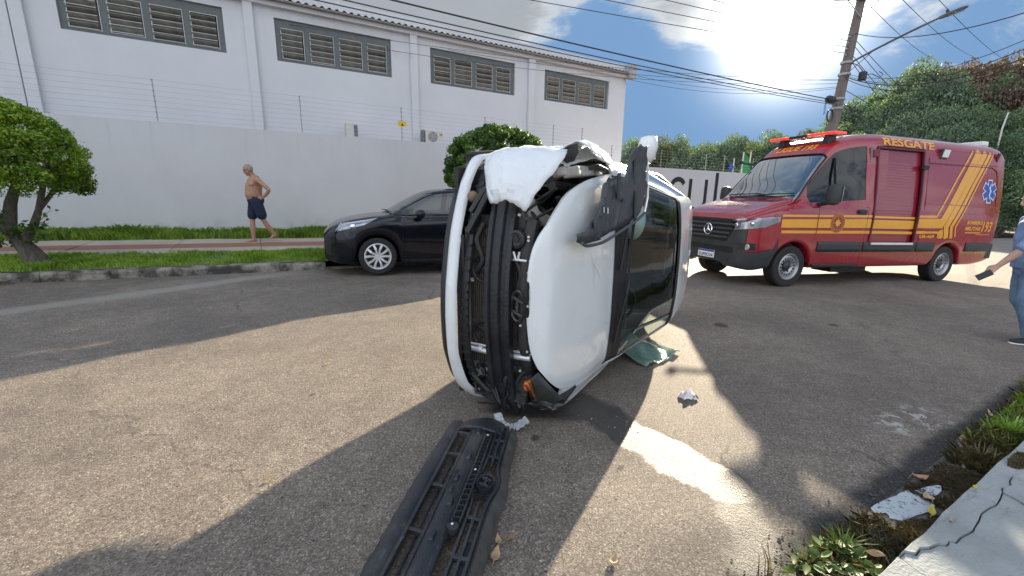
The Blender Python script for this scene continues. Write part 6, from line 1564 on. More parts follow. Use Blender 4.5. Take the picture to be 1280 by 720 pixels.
# scuffs left across the hood
M_scuff = mat('scuff', (.52, .52, .50), .7, var=.2, scale=40)
for (pts_, w_) in (([(.55, -.21), (.60, -.12), (.68, -.06), (.72, .02)], .006), ([(.52, -.17), (.60, -.10), (.62, .02), (.66, .07)], .004), ([(.66, -.20), (.62, -.12), (.64, -.02)], .004)):
    rr = []
    P_ = resample(pts_, 10)
    for i, p in enumerate(P_):
        a, l = p; r0 = whs.ring(a); row = []
        for q in (-1, 1):
            ll = l; aa = a+q*w_*.5*sin(pi*(i+.5)/11); r1 = whs.ring(aa); z = None
            for j in range(G[3], whs.J):
                if r1[j+1][0] <= abs(ll) <= r1[j][0]: f = (r1[j][0]-abs(ll))/max(1e-6, r1[j][0]-r1[j+1][0]); z = r1[j][1]*(1-f)+r1[j+1][1]*f
            row.append((-aa, ll, (z or r1[-1][1])+.0025))
        rr.append(row)
    mb = MB(); mb.grid(rr); obj('scratch', mb, M_scuff, WC, fixn=False)
# ---- the opened front of the car
def cstrip(pts, nrm_off, w, thick, taper=None):
    """curved moulding: pts along the bumper line (a,l,c), w across c, thick along the outward normal"""
    P = [Vector((-p[0], p[1], p[2])) for p in pts]; rings = []
    for i, p in enumerate(P):
        t = (P[min(i+1, len(P)-1)]-P[max(i-1, 0)]).normalized(); up = Vector((0, 0, 1)); n = t.cross(up).normalized()
        if n.x < 0 and abs(n.x) > .15: n = -n
        k = taper[i] if taper else 1.0
        r = []
        for (du, dn) in ((-.5, -.3), (-.42, .35), (-.2, .62), (.15, .66), (.42, .35), (.5, -.25), (.34, -.4), (0, -.1), (-.34, -.4)): r.append(tuple(p+up*(w*k*du)+n*(thick*dn)))
        rings.append(r)
    mb = MB(); mb.loft(rings, True, True, True); return mb
lipc = []
ctl = [(.56, -.82, .30), (.40, -.80, .29), (.27, -.775, .275), (.16, -.63, .26), (.055, -.35, .25), (-.01, -.05, .25), (-.025, .16, .25), (-.008, .40, .25), (.07, .62, .26), (.21, .755, .285), (.36, .81, .315), (.46, .82, .335)]
cv = resample(ctl, 44)
tp = [lerp(1.3, 1.0, min(1, i/10)) if i < 20 else lerp(1.0, 1.75, max(0, (i-28)/16)) for i in range(45)]
obj('bumper_lip', cstrip([tuple(p) for p in cv], 0, .074, .030, tp), WP, WC, smooth=60)
# black undertray edge and toothed lower grille beside the lip
cu = [(p[0]+.05, p[1]*.97, p[2]-.075) for p in cv[6:40]]
obj('undertray_edge', cstrip(cu, 0, .06, .03), MT['black_plastic'], WC, smooth=60)
mb = cstrip([(p[0]+.05, p[1]*.97, p[2]+.072) for p in cv[8:38]], 0, .055, .02)
for i in range(9, 37):
    p = Vector(cv[i]); q = Vector((-p.x-.045, p.y*.97, p.z+.072)) if False else Vector((-p[0]-.042, p[1]*.97, p[2]+.072)); mb.box(tuple(q), (.022, .012, .05))
obj('lower_grille', mb, MT['black'], WC)
# engine bay walls
mb = MB(); mb.box((-.98, 0, .60), (.03, 1.40, .72)); mb.box((-.62, .70, .58), (.74, .03, .62)); mb.box((-.70, -.66, .50), (.6, .03, .42)); mb.box((-.6, 0, .20), (.9, 1.45, .03)); obj('bay_wall', mb, MT['greasy'], WC)
M_duct_ = mat('pale_plastic', (.36, .35, .32), .5, var=.2, scale=8)
M_rad = mat('radiator_core', (.10, .082, .066), .75, var=.5, scale=40, bump=.4, bscale=120, anis=(1, 1, 6))
mb = MB(); mb.box((-.17, .08, .45), (.03, .90, .40))
for k in range(26): mb.box((-.150, .08, .26+k*.0152), (.012, .88, .005))
obj('radiator', mb, M_rad, WC)
mb = MB(); mb.box((-.135, .10, .285), (.012, .88, .026), (0, .15, 0)); mb.box((-.14, .53, .36), (.01, .09, .15)); obj('radiator_frame', mb, mat('raw_aluminium', (.30, .30, .29), .5, metal=.6, var=.35, scale=6), WC)
# crash beam, bowed, with pressed ribs
rings = []
for i in range(25):
    l = lerp(-.56, .80, i/24); a = .02+.15*((l-.1)/.72)**2; c = .535
    r = []
    for (dc, da) in ((-.082, .05), (-.08, 0), (-.055, -.005), (-.045, .012), (-.022, .012), (-.012, -.008), (.012, -.008), (.022, .012), (.045, .012), (.055, -.005), (.08, 0), (.082, .05)): r.append((-(a+da), l, c+dc))
    rings.append(r)
mb = MB(); mb.loft(rings, True, True, True); obj('crash_beam', mb, mat('beam_black', (.014, .015, .018), .42, var=.4, scale=9, bump=.25, bscale=50), WC, smooth=35)
# upper cross member along the hood edge and dark brackets
cs_ = [(.16, -.42, .70), (.12, -.25, .685), (.105, 0, .68), (.11, .25, .68), (.14, .42, .685), (.20, .56, .67)]
obj('upper_cross_member', cstrip([tuple(p) for p in resample(cs_, 20)], 0, .085, .05), mat('cross_member', (.035, .033, .032), .55, var=.4, scale=12), WC, smooth=40)
mb = MB()
for (a, l, c, da, dl, dc) in ((.16, -.12, .655, .04, .22, .05), (.15, .22, .66, .04, .18, .05), (.2, .60, .55, .12, .22, .3), (.22, -.38, .36, .1, .12, .18), (.25, -.3, .6, .16, .25, .2), (.3, .3, .66, .3, .4, .1), (.45, 0, .6, .3, .6, .3), (.22, .66, .40, .14, .16, .2), (.16, .40, .66, .03, .14, .06)):
    mb.box((-a, l, c), (da, dl, dc), (rnd.uniform(-.2, .2), rnd.uniform(-.2, .2), rnd.uniform(-.2, .2)))
obj('engine_block', mb, MT['greasy'], WC, bevel=.012)
# frame on the upper side, slanting
mb = MB(); mb.bar((-.07, -.34, .32), (-.11, -.60, .46), .028, .035); mb.bar((-.08, -.46, .34), (-.12, -.60, .42), .03, .03); mb.bar((-.06, -.33, .29), (-.05, .1, .29), .02, .03); obj('front_frame', mb, MT['black_plastic'], WC, bevel=.006)
mb = MB(); mb.ell((-.14, -.55, .32), (.03, .035, .035), 12, 8); obj('fog_socket', mb, mat('brown_plastic', (.22, .14, .09), .6, var=.3), WC, smooth=50)
# horn / pulley disc, emblem, tubes
T_ = Matrix.Translation((-.085, -.315, .635)); mb = MB(); mb.lathe([(.001, .012), (.018, .012), (.02, .006), (.036, .008), (.04, .014), (.052, .010), (.056, -.02)], 28, 'x', T=T_); obj('horn', mb, mat('horn_grey', (.04, .042, .045), .4, metal=.4, var=.3), WC, smooth=40)
mb = MB()
for (a, b) in (((-.085, -.245, .615), (-.085, -.20, .63)), ((-.085, -.245, .655), (-.085, -.20, .645)), ((-.085, -.20, .58), (-.085, -.195, .70))): mb.tube([a, b], .009, 8)
obj('hose_clip', mb, MT['alloy'], WC, smooth=50)
T_ = Matrix.Translation((-.065, .07, .652)); mb = MB(); rg = []
for k in range(28):
    a = 2*pi*k/28; c = Vector((0, .090*cos(a), .043*sin(a))); n = Vector((0, cos(a), sin(a))).normalized()
    rg.append([tuple(c+n*.009*cos(q)+Vector((.009*sin(q), 0, 0))) for q in (0, pi/2, pi, 3*pi/2)])
rg.append(rg[0]); mb.loft(rg, True, False, False, T=T_)
for (y0, z0, y1, z1) in ((-.055, -.030, -.025, .036), (.025, -.036, .055, .030), (-.03, .0, .03, .0)): mb.bar((0, y0, z0), (.002, y1, z1), .014, .014, 0) if 0 else mb.add(*(lambda b: (b.v, b.f))(MB().bar((-.065, .07+y0, .652+z0), (-.063, .07+y1, .652+z1), .012, .016)))
obj('emblem', mb, mat('emblem_dark', (.075, .072, .07), .4, metal=.4, var=.3), WC, smooth=40)
mb = MB(); mb.tube([(-.12, .395, .29), (-.11, .40, .5), (-.11, .395, .72)], .018, 12); mb.tube([(-.125, .365, .29), (-.115, .37, .72)], .008, 8); mb.tube([(-.12, .395, .36), (-.12, .395, .39)], .022, 12); obj('coolant_pipe', mb, MT['alloy'], WC, smooth=50)
mb = MB()
for i in range(16):
    p = [(-rnd.uniform(.10, .22), rnd.uniform(.45, .78), rnd.uniform(.3, .66)) for _ in range(4)]; mb = MB(); mb.tube(resample(p, 10), rnd.uniform(.004, .010), 6); obj('cable', mb, MT['black_plastic'], WC, smooth=60)
for i in range(12):
    p = [(-rnd.uniform(.16, .4), rnd.uniform(-.66, -.25), rnd.uniform(.4, .85)) for _ in range(4)]; mb = MB(); mb.tube(resample(p, 10), rnd.uniform(.004, .011), 6); obj('cable', mb, MT['black_plastic'], WC, smooth=60)
# things seen inside the open corner: air duct, strut tower, battery, brackets
M_duct = mat('duct_plastic', (.42, .40, .36), .5, var=.2, scale=8)
mb = MB(); mb.tube(resample([(-.22, -.60, .60), (-.22, -.53, .64), (-.25, -.44, .67), (-.32, -.40, .74), (-.45, -.42, .80)], 14), [.038]*4+[.045]*11, 12); obj('air_duct', mb, M_duct, WC, smooth=60)
mb = MB(); mb.box((-.20, -.47, .60), (.08, .10, .09), (.2, .1, .1)); mb.box((-.18, -.40, .64), (.06, .07, .10), (.1, .3, 0)); mb.box((-.17, -.52, .55), (.05, .06, .05)); obj('bracket', mb, mat('bracket_grey', (.12, .115, .105), .5, metal=.3, var=.4, scale=14), WC, bevel=.008)
mb = MB(); mb.tube([(-.14, -.43, .585), (-.14, -.425, .60)], .013, 10); mb.tube([(-.14, -.45, .62), (-.14, -.445, .635)], .011, 10); obj('bolt', mb, MT['alloy'], WC, smooth=50)
mb = MB(); mb.lathe([(.05, -.03), (.12, -.02), (.13, .03), (.10, .06), (.03, .07)], 18, 'z', T=Matrix.Translation((-.75, -.50, .72))); mb.box((-.5, -.2, .75), (.3, .26, .2)); mb.tube([(-.4, -.62, .72), (-.75, -.60, .80)], .03, 8); mb.tube(resample([(-.35, -.55, .78), (-.5, -.3, .82), (-.8, -.2, .84)], 10), .02, 8); obj('strut_tower', mb, MT['dark_metal'], WC, smooth=40)
mb = MB(); mb.box((-.50, -.70, .86), (.34, .06, .10), (.15, 0, .05)); mb.box((-.78, -.72, .88), (.16, .07, .08), (.1, 0, 0)); mb.box((-.30, -.69, .80), (.10, .05, .06), (.3, .2, .1)); obj('fender_rail', mb, mat('bare_panel', (.40, .39, .36), .6, var=.3, scale=10), WC, bevel=.01)
mb = MB(); mb.bar((-.2, -.66, .74), (-.62, -.74, .93), .03, .03); mb.bar((-.62, -.74, .93), (-.80, -.72, .95), .03, .04); mb.bar((-.25, -.62, .70), (-.42, -.70, .86), .02, .02); obj('broken_strip', mb, MT['black_plastic'], WC, bevel=.006)
# hoses, plugs, tabs and bright bits that fill the opened nose
M_hose = mat('hose_rubber', (.035, .034, .033), .6, var=.3); M_brass = mat('aged_alloy', (.38, .36, .32), .45, metal=.7, var=.4, scale=30)
for pth, r_ in (([(-.13, -.40, .40), (-.11, -.30, .36), (-.12, -.18, .40), (-.14, -.10, .34)], .017), ([(-.12, .46, .62), (-.10, .55, .56), (-.13, .66, .52)], .02), ([(-.10, -.20, .62), (-.09, -.12, .66), (-.10, .0, .63)], .011), ([(-.11, .44, .30), (-.09, .56, .34), (-.12, .66, .42), (-.16, .72, .52)], .014), ([(-.14, .50, .66), (-.13, .58, .62), (-.17, .68, .64)], .012)):
    mb = MB(); mb.tube(resample(pth, 12), r_, 10); obj('hose', mb, M_hose, WC, smooth=60)
bt_ = random.Random(31)
for k in range(26):
    l = bt_.choice([bt_.uniform(-.46, -.2), bt_.uniform(.4, .74), bt_.uniform(-.1, .4)]); c = bt_.choice([bt_.uniform(.62, .68), bt_.uniform(.28, .42)]); w_ = bt_.uniform(.008, .022)
    mb = MB(); mb.box((-.115-bt_.uniform(0, .03), l, c), (w_, w_*bt_.uniform(.6, 1.6), w_*bt_.uniform(.6, 1.4)), (bt_.uniform(0, 1), bt_.uniform(0, 1), bt_.uniform(0, 1))); obj('clip', mb, (M_brass, MT['greasy'], MT['grey_plastic'], M_duct_)[k % 4], WC, bevel=.002)
for k in range(7):
    mb = MB(); T_ = Matrix.Translation((-.075, bt_.uniform(-.4, .5), bt_.choice([.715, .67]))); mb.lathe([(.001, .008), (.007, .008), (.0075, 0)], 8, 'x', T=T_); obj('bolt', mb, MT['alloy'], WC, smooth=50)
for (l, c, r_) in ((.30, .40, .085), (-.12, .40, .085)):
    T_ = Matrix.Translation((-.135, l, c)); mb = MB(); mb.lathe([(r_, -.01), (r_+.006, 0), (r_, .006), (r_-.008, .0)], 26, 'x', T=T_); mb.lathe([(.001, .008), (.022, .006), (.024, -.01)], 16, 'x', T=T_)
    for q in range(5): a = q*2*pi/5; mb.bar((-.135, l+.02*cos(a), c+.02*sin(a)), (-.137, l+r_*cos(a+.4), c+r_*sin(a+.4)), .012, .004)
    obj('fan_ring', mb, MT['black_plastic'], WC, smooth=40)
# remaining headlamp on the lower side
hq = [[None]*9 for _ in range(13)]
M_lh = mat('lamp_housing', (.15, .155, .16), .35, var=.3, scale=12, metal=.3)
for i in range(13):
    t = i/12
    for k in range(9):
        q = k/8
        B = resample([(.15, .56, .66), (.24, .73, .655), (.33, .815, .67), (.44, .835, .72)], 12)[i]; T = resample([(.075, .455, .785), (.15, .58, .855), (.28, .70, .895), (.50, .79, .915)], 12)[i]
        p = B*(1-q)+T*q; bul = .03*sin(pi*q)*sin(pi*min(1, .15+t)); hq[i][k] = Vector((-(p[0]-bul), p[1]+bul*.8, p[2]))
mb = MB(); mb.grid([[tuple(p) for p in r] for r in hq]); hl = obj('headlight', mb, M_lh, WC, smooth=60)
mb = MB(); mb.grid([[tuple(p+Vector((.026, .016, .006))) for p in r] for r in hq]); obj('lamp_cover', mb, glassmat('lamp_cover', (.80, .83, .83), 1.3), hl, smooth=60)
mb = MB(); rows = [[tuple(hq[i][k]+Vector((.005, .003, .003))) for k in range(0, 5)] for i in range(0, 4)]; mb.grid(rows); p = hq[1][2]; mb.ell(tuple(p+Vector((.006, 0, 0))), (.02, .035, .03), 12, 8)
M_or = mat('orange_lens', (.75, .20, .02), .2, var=.25, scale=40, coat=.6); obj('turn_signal', mb, M_or, hl, smooth=60)
p = hq[7][4]; mb = MB(); T_ = Matrix.Translation(tuple(hq[6][4]+Vector((.004, .002, 0)))) @ Matrix.Rotation(radians(52), 4, 'Z') @ Matrix.Diagonal((.8, .8, .8, 1)); mb.lathe([(.001, .004), (.03, .006), (.05, .012), (.066, .014), (.072, .006), (.072, -.02)], 24, 'x', T=T_); obj('lamp_bowl', mb, mat('lamp_bowl', (.30, .31, .32), .25, metal=.5, var=.3, scale=20), hl, smooth=50)
mb = MB(); rows = []
for i in range(13):
    rows.append([tuple(hq[12][int(8*(1-i/12))]+Vector((-.006-.0*k, .002, 0))+Vector((-.10*k, .004*k, .012*k))) for k in range(3)])
# torn skin hanging over the beam from the upper side
def crumple(ctrl, nu, nv, amp, seed, fine=.006):
    """ctrl: grid of points (a,l,c); smooth surface with dents and creases"""
    r = random.Random(seed); R = [resample(row, nv) for row in ctrl]; cols = [resample([R[i][k] for i in range(len(R))], nu) for k in range(nv+1)]
    ph = [r.uniform(0, 6) for _ in range(8)]; out = []
    for i in range(nu+1):
        row = []
        for k in range(nv+1):
            p = cols[k][i]; u, v = i/nu, k/nv
            d = amp*(sin(7*u+5*v+ph[0])*.5+abs(sin(5*u-8*v+ph[1]))*.8-.4+.4*abs(sin(13*u+4*v+ph[2])))+fine*(sin(31*u+17*v+ph[3])+sin(23*v-19*u+ph[4]))
            row.append((-p[0]+d, p[1]-d*.5, p[2]+d*.3))
        out.append(row)
    return out
def sharp(rows, amp, seed):
    r = random.Random(seed); n, m = len(rows), len(rows[0])
    return [[(p[0]+r.uniform(-amp, amp), p[1]+r.uniform(-amp, amp), p[2]+r.uniform(-amp, amp)*.6) for p in row] for row in rows]
M_torn = mat('scuffed_white', (.74, .76, .77), .4, var=.05, scale=3, bump=.06, bscale=40)
nt = M_torn.node_tree; h = NT(nt); Pn = nt.nodes['Principled BSDF']; tc = nt.nodes.new('ShaderNodeTexCoord'); mpn = nt.nodes.new('ShaderNodeMapping'); mpn.inputs[2].default_value = (.4, .7, .3); mpn.inputs[3].default_value = (3, 24, 9); nt.links.new(tc.outputs['Object'], mpn.inputs[0])
sc1 = h.ss(h.noise(mpn.outputs[0], 2.2, 6, .7, .4), .63, .70); sc2 = h.ss(h.noise(tc.outputs['Object'], 9, 6, .7), .60, .72)
old = Pn.inputs['Base Color'].links[0].from_socket; c = h.mix(h.m('MULTIPLY', sc1, .55), old, (.20, .20, .20)); c = h.mix(h.m('MULTIPLY', sc2, .35), c, (.45, .44, .42)); nt.links.new(c, Pn.inputs['Base Color'])
ctrl = [[(.30, -.80, .33), (.28, -.825, .45), (.26, -.83, .58), (.25, -.825, .72), (.26, -.80, .86)],
        [(.16, -.76, .40), (.14, -.79, .47), (.12, -.80, .58), (.12, -.79, .72), (.14, -.76, .89)],
        [(.08, -.70, .44), (.05, -.72, .49), (.03, -.72, .60), (.03, -.70, .72), (.07, -.68, .86)],
        [(.02, -.60, .485), (-.01, -.60, .53), (-.03, -.61, .62), (-.02, -.60, .71), (.0, -.585, .80)],
        [(.0, -.515, .515), (-.02, -.515, .565), (-.04, -.535, .63), (-.035, -.505, .69), (-.02, -.475, .735)]]
mb = MB(); mb.grid(sharp(crumple(ctrl, 15, 15, .005, 3, .001), .0045, 5)); o = obj('torn_bumper_skin', mb, M_torn, WC, smooth=11, fixn=False); o.modifiers.new('s', 'SOLIDIFY').thickness = .006
# upper wing, buckled upwards
ctrl = [[(.30, -.835, .56), (.28, -.83, .64), (.29, -.80, .72), (.34, -.76, .78), (.36, -.72, .84)],
        [(.46, -.85, .58), (.46, -.85, .68), (.47, -.83, .76), (.48, -.80, .84), (.48, -.76, .89)],
        [(.62, -.86, .60), (.62, -.865, .71), (.62, -.86, .80), (.62, -.845, .88), (.62, -.79, .93)],
        [(.80, -.86, .58), (.80, -.865, .70), (.80, -.865, .82), (.80, -.86, .92), (.80, -.77, .95)],
        [(1.0, -.845, .56), (1.0, -.845, .70), (1.0, -.842, .82), (1.0, -.82, .925), (1.0, -.745, .955)]]
mb = MB(); mb.grid(sharp(crumple(ctrl, 16, 15, .010, 8, .002), .008, 6)); o = obj('crumpled_wing', mb, M_torn, WC, smooth=13, fixn=False); o.modifiers.new('s', 'SOLIDIFY').thickness = .006
# curled flap standing off the wing; a flat black patch paints its shaded hollow
ctrl = [[(.30, -.79, .755), (.31, -.815, .80), (.32, -.845, .85), (.33, -.862, .89), (.34, -.835, .955), (.36, -.79, 1.0)],
        [(.46, -.80, .76), (.47, -.83, .80), (.48, -.865, .85), (.49, -.88, .89), (.50, -.85, .96), (.52, -.79, .99)],
        [(.62, -.83, .76), (.63, -.85, .80), (.64, -.875, .85), (.65, -.875, .89), (.66, -.84, .95), (.68, -.78, .97)]]
mb = MB(); mb.grid(crumple(ctrl, 14, 20, .007, 4, .002)); o = obj('curled_flap', mb, M_torn, WC, smooth=28, fixn=False); o.modifiers.new('s', 'SOLIDIFY').thickness = .005
mb = MB(); mb.add([(-.335, -.805, .778), (-.335, -.835, .841), (-.335, -.849, .895), (-.335, -.80, .905), (-.335, -.752, .878), (-.335, -.741, .834), (-.335, -.772, .788)], [(0, 1, 2, 3, 4, 5, 6)]); obj('wing_hollow_shade', mb, MT['black'], WC)
# plastic wheel-arch liner flung over the hood
out_ = [(.19, -.35), (.22, -.30), (.29, -.28), (.5, -.285), (.75, -.335), (1.02, -.395), (1.17, -.445), (1.19, -.52), (1.18, -.60), (1.13, -.675), (1.12, -.78), (1.08, -.90), (1.03, -.885), (.97, -.90), (.93, -.875), (.87, -.865), (.86, -.77), (.85, -.685), (.77, -.665), (.71, -.66), (.61, -.67), (.59, -.65), (.51, -.62), (.49, -.58), (.47, -.53), (.42, -.44), (.29, -.36)]
bm = bmesh.new(); vv = [bm.verts.new((-a, l, 0)) for a, l in out_]; f = bm.faces.new(vv); bmesh.ops.triangulate(bm, faces=[f])
for _ in range(3): bmesh.ops.subdivide_edges(bm, edges=[e for e in bm.edges if e.calc_length() > .05], cuts=1); bmesh.ops.triangulate(bm, faces=[x for x in bm.faces if len(x.verts) > 3])
for v in bm.verts:
    a, l = -v.co.x, v.co.y; rib = .014*max(0, sin((a+.35*l)*62))**3 if a > .45 else .008*sin(l*50); curl = .05*max(0, (-.45-l)/.4)**2 if a > .8 else 0
    v.co.z = .90+.20*a+.012*sin(a*9+l*4)+rib+curl+.010*sin(l*13+a*3)
me = bpy.data.meshes.new('wheel_arch_liner'); bm.to_mesh(me); bm.free(); M_lin = mat('liner_plastic', (.060, .066, .076), .42, var=.3, scale=5, bump=.2, bscale=60); me.materials.append(M_lin); me.shade_smooth(); me.set_sharp_from_angle(angle=radians(24))
o = link('wheel_arch_liner', me, WC); o.modifiers.new('s', 'SOLIDIFY').thickness = .006
mb = MB()
lz = lambda a, l: .90+.20*a+.03
pts = [(-a, l, lz(a, l)) for a, l in ((.22, -.30), (.29, -.275), (.5, -.28), (.75, -.33), (1.02, -.39), (1.17, -.44))]
mb.tube(resample(pts, 18), .011, 6)
for (a, l, da, dl) in ((.80, -.53, .05, .02), (.40, -.40, .09, .05), (.70, -.62, .03, .16), (1.0, -.5, .03, .2), (.95, -.75, .02, .22)): mb.box((-a, l, lz(a, l)-.006), (da, dl, .022), (0, -.2, .2))
obj('liner_rib', mb, M_lin, o, bevel=.004)
mb = MB(); mb.tube(resample([(-1.17, -.44, 1.16), (-1.20, -.55, 1.17), (-1.19, -.68, 1.165), (-1.16, -.8, 1.16)], 12), .010, 6); obj('liner_edge', mb, MT['alloy'], o)
mb = MB(); mb.box((-.56, -.47, 1.035), (.022, .032, .006), (0, -.2, .2)); mb.box((-.50, -.475, 1.025), (.014, .03, .006), (0, -.2, .2)); obj('sticker', mb, MT['white'], o)
# mirrors
for s in (-1,):
    rg = []
    for (y, rx, rz) in ((.80, .03, .025), (.84, .06, .055), (.92, .075, .075), (.985, .06, .06), (1.0, .02, .02)): rg.append([(-1.36+rx*cos(2*pi*k/18), s*y, 1.115+rz*sin(2*pi*k/18)+.01) for k in range(18)])
    if s == 1: rg = [[(p[0], min(p[1], .835), p[2]-.02) for p in r] for r in rg[:3]]
    mb = MB(); mb.loft(rg, True, True, True); mr = obj('mirror', mb, WP, WC, smooth=60)
    mb = MB(); mb.box((-1.42, s*.90, 1.125), (.006, .13, .11)) if s == -1 else mb.box((-1.42, .82, 1.1), (.006, .02, .1)); obj('mirror_glass', mb, MT['chrome'], mr)
for a, s in ((.80, 1), (.80, -1), (3.30, 1), (3.30, -1)):
    wheel_parts(WC, (-a, s*.735-(.055 if s < 0 else 0), .295-(.075 if s < 0 else 0)), .295, .185, .19, 'steel', s, {'tyre': MT['rubber'], 'rim': mat('hubcap_grey', (.45, .45, .45), .4, metal=.5), 'hub': MT['grey_plastic']}, .12 if a < 1 else 0)
mb = MB(); mb.tube([(-.8, -.7, .3), (-.8, .7, .3)], .035, 8); mb.tube([(-3.3, -.7, .3), (-3.3, .7, .3)], .05, 8); mb.tube(resample([(-1.0, .1, .2), (-2.0, .2, .17), (-3.0, .25, .2), (-3.7, .3, .24)], 12), .03, 8); mb.box((-3.4, .2, .2), (.5, .5, .12)); mb.box((-.55, 0, .25), (.4, .6, .14)); obj('underbody', mb, MT['dark_metal'], WC, smooth=40)
for s in (-1, 1):
    mb = MB(); mb.bar(tuple(whs.S(2.06, .86, s, .02)), tuple(whs.S(2.24, .87, s, .02)), .022, .03); obj('door_handle', mb, WP, WC, bevel=.008)
    mb = MB(); mb.grid(whs.quadpatch(((3.62, .84), (3.82, .84), (3.80, 1.05), (3.55, 1.05)), s, .006)); obj('tail_lamp', mb, MT['red_lens'], WC)
    mb = MB(); mb.grid(whs.quadpatch(((1.06, .972), (2.9, 1.02), (2.9, 1.035), (1.10, .987)), s, .007, 20, 1)); obj('belt_trim', mb, MT['black_plastic'], WC, smooth=40)
# rest of the bumper bracket lying at the ground: pale ribbed strip
mb = MB(); pts = resample([(-.10, .80, .50), (-.05, .835, .56), (-.06, .84, .64), (-.12, .80, .70)], 16)
for i in range(16): mb.bar(tuple(pts[i]), tuple(pts[i+1]), .05, .012+.012*(i % 2), up=(0, 1, 0))
obj('bumper_bracket', mb, mat('pale_bracket', (.42, .45, .47), .5, var=.25, scale=20), WC)
# ================================================================== TORN-OFF BUMPER IN FRONT
BA = Vector((-.175, 2.44, 0)); BB = Vector((-.345, 1.36, 0)); bx = (BB-BA).normalized(); by = Vector((-bx.y, bx.x, 0)); bz = Vector((0, 0, 1))
BMx = Matrix(((bx.x, by.x, 0, BA.x), (bx.y, by.y, 0, BA.y), (0, 0, 1, gxy(BA.x, BA.y)+.004), (0, 0, 0, 1)))
DB = thing('torn_bumper', 'black torn off front bumper lying face down on the road before the white car', 'bumper', mw=BMx)
# local: x along the bumper (0 at the far end), +y to the right in the picture, z up
MBP = mat('bumper_inner', (.020, .023, .029), .38, col2=(.06, .058, .056), thr=(.42, .8), scale=6, bump=.22, bscale=110)
LB = 1.62
_n = MBP.node_tree; _h2 = NT(_n); _P = _n.nodes['Principled BSDF']; _t = _n.nodes.new('ShaderNodeTexCoord'); _m = _n.nodes.new('ShaderNodeMapping'); _m.inputs[2].default_value = (0, 0, .5); _m.inputs[3].default_value = (6, 60, 20); _n.links.new(_t.outputs['Object'], _m.inputs[0])
_sc = _h2.ss(_h2.noise(_m.outputs[0], 1.5, 6, .7), .62, .68); _du = _h2.ss(_h2.noise(_t.outputs['Object'], 7, 7, .7), .48, .74)
_o = _P.inputs['Base Color'].links[0].from_socket; _c = _h2.mix(_h2.m('MULTIPLY', _sc, .5), _o, (.20, .20, .20)); _c = _h2.mix(_h2.m('MULTIPLY', _du, .35), _c, (.15, .13, .11)); _n.links.new(_c, _P.inputs['Base Color'])
_ro = _P.inputs['Roughness'].links[0].from_socket; _n.links.new(_h2.m('MULTIPLY_ADD', _du, .3, _ro, clamp=True), _P.inputs['Roughness'])
def tbar(nm, pts, w, hgt, m=MBP, z=None, bev=.003, parent=DB):
    mb = MB()
    for i in range(len(pts)-1): mb.bar(pts[i], pts[i+1], w, hgt)
    return obj(nm, mb, m, parent, bevel=bev)
bow = lambda x: .05*(1-((x-.81)/.81)**2)          # the cover is bowed: its middle stands higher and to the right
def BP_(x, t, z): return (x, t-.21+bow(x)*.30, z*.78+bow(x)*.5)
# lower lip skin on the left with its scraped white rim
prof = [(.000, .004), (.010, .040), (.035, .066), (.07, .070), (.098, .050), (.097, .046), (.07, .064), (.037, .060), (.014, .036), (.005, .004)]
rings = [[BP_(x, t+.02*(1-sin(pi*min(1, max(0, x/LB)))), z) for t, z in prof] for x in frange(.06, LB-.06, 30)]
mb = MB(); mb.loft(rings, True, True, True); obj('bumper_skin', mb, MBP, DB, smooth=40)
wr2 = random.Random(9); mb = MB()
for x0, x1 in ((.52, .56), (.60, .68), (.71, .78), (.80, .93), (.95, 1.02), (1.03, 1.2)):
    rr = []
    for k in range(5):
        x = lerp(x0, x1, k/4); w_ = .007*sin(pi*(k+.4)/4.8)+.002; rr.append([BP_(x, .0+.02*(1-sin(pi*x/LB))-.002, .012), BP_(x, .004+.02*(1-sin(pi*x/LB)), .012+w_*2.2)])
    mb.grid(rr)
obj('scraped_edge', mb, MT['white'], DB, fixn=False)
# far end corner, swept up and round
ctrl = [[(.0, .10, .02), (-.02, .17, .06), (-.01, .26, .09), (.03, .34, .085), (.09, .40, .06)], [(.06, .06, .03), (.05, .15, .10), (.06, .24, .125), (.09, .32, .115), (.13, .40, .085)], [(.14, .03, .05), (.15, .11, .09), (.16, .2, .11), (.18, .30, .105), (.2, .40, .085)]]
gr = []
for row in ctrl: gr.append([np.array(BP_(x, t, z-.02)) for x, t, z in row])
R_ = [resample(r, 16) for r in gr]; g2 = [[tuple(q) for q in col] for col in zip(*[[p for p in resample([R_[i][k] for i in range(3)], 8)] for k in range(17)])]
mb = MB(); mb.grid(g2); o = obj('bumper_corner', mb, MBP, DB, smooth=40); o.modifiers.new('s', 'SOLIDIFY').thickness = .004
mb = MB(); mb.grid([[BP_(LB-.12+.13*u, .02+.42*v-.0, .05+.05*sin(pi*v)-.04*u) for v in frange(0, 1, 10)] for u in frange(0, 1, 4)]); o = obj('bumper_corner', mb, MBP, DB, smooth=40); o.modifiers.new('s', 'SOLIDIFY').thickness = .004
# long lower opening: rails and struts
tbar('rail', [BP_(x, .105, .058) for x in frange(.16, 1.5, 16)], .016, .03); tbar('rail', [BP_(x, .182, .062) for x in frange(.20, 1.48, 16)], .014, .03)
tbar('rail', [BP_(x, .140, .022) for x in frange(.2, 1.45, 16)], .010, .012)
for x in (.20, .40, .66, .95, 1.22, 1.44): tbar('strut', [BP_(x+wr2.uniform(-.02, .02), .10, .06+wr2.uniform(-.008, .008)), BP_(x+.03+wr2.uniform(-.02, .02), .185, .062)], .018, .024)
tbar('strut', [BP_(.16, .105, .058), BP_(.13, .15, .065), BP_(.15, .19, .065)], .016, .026)
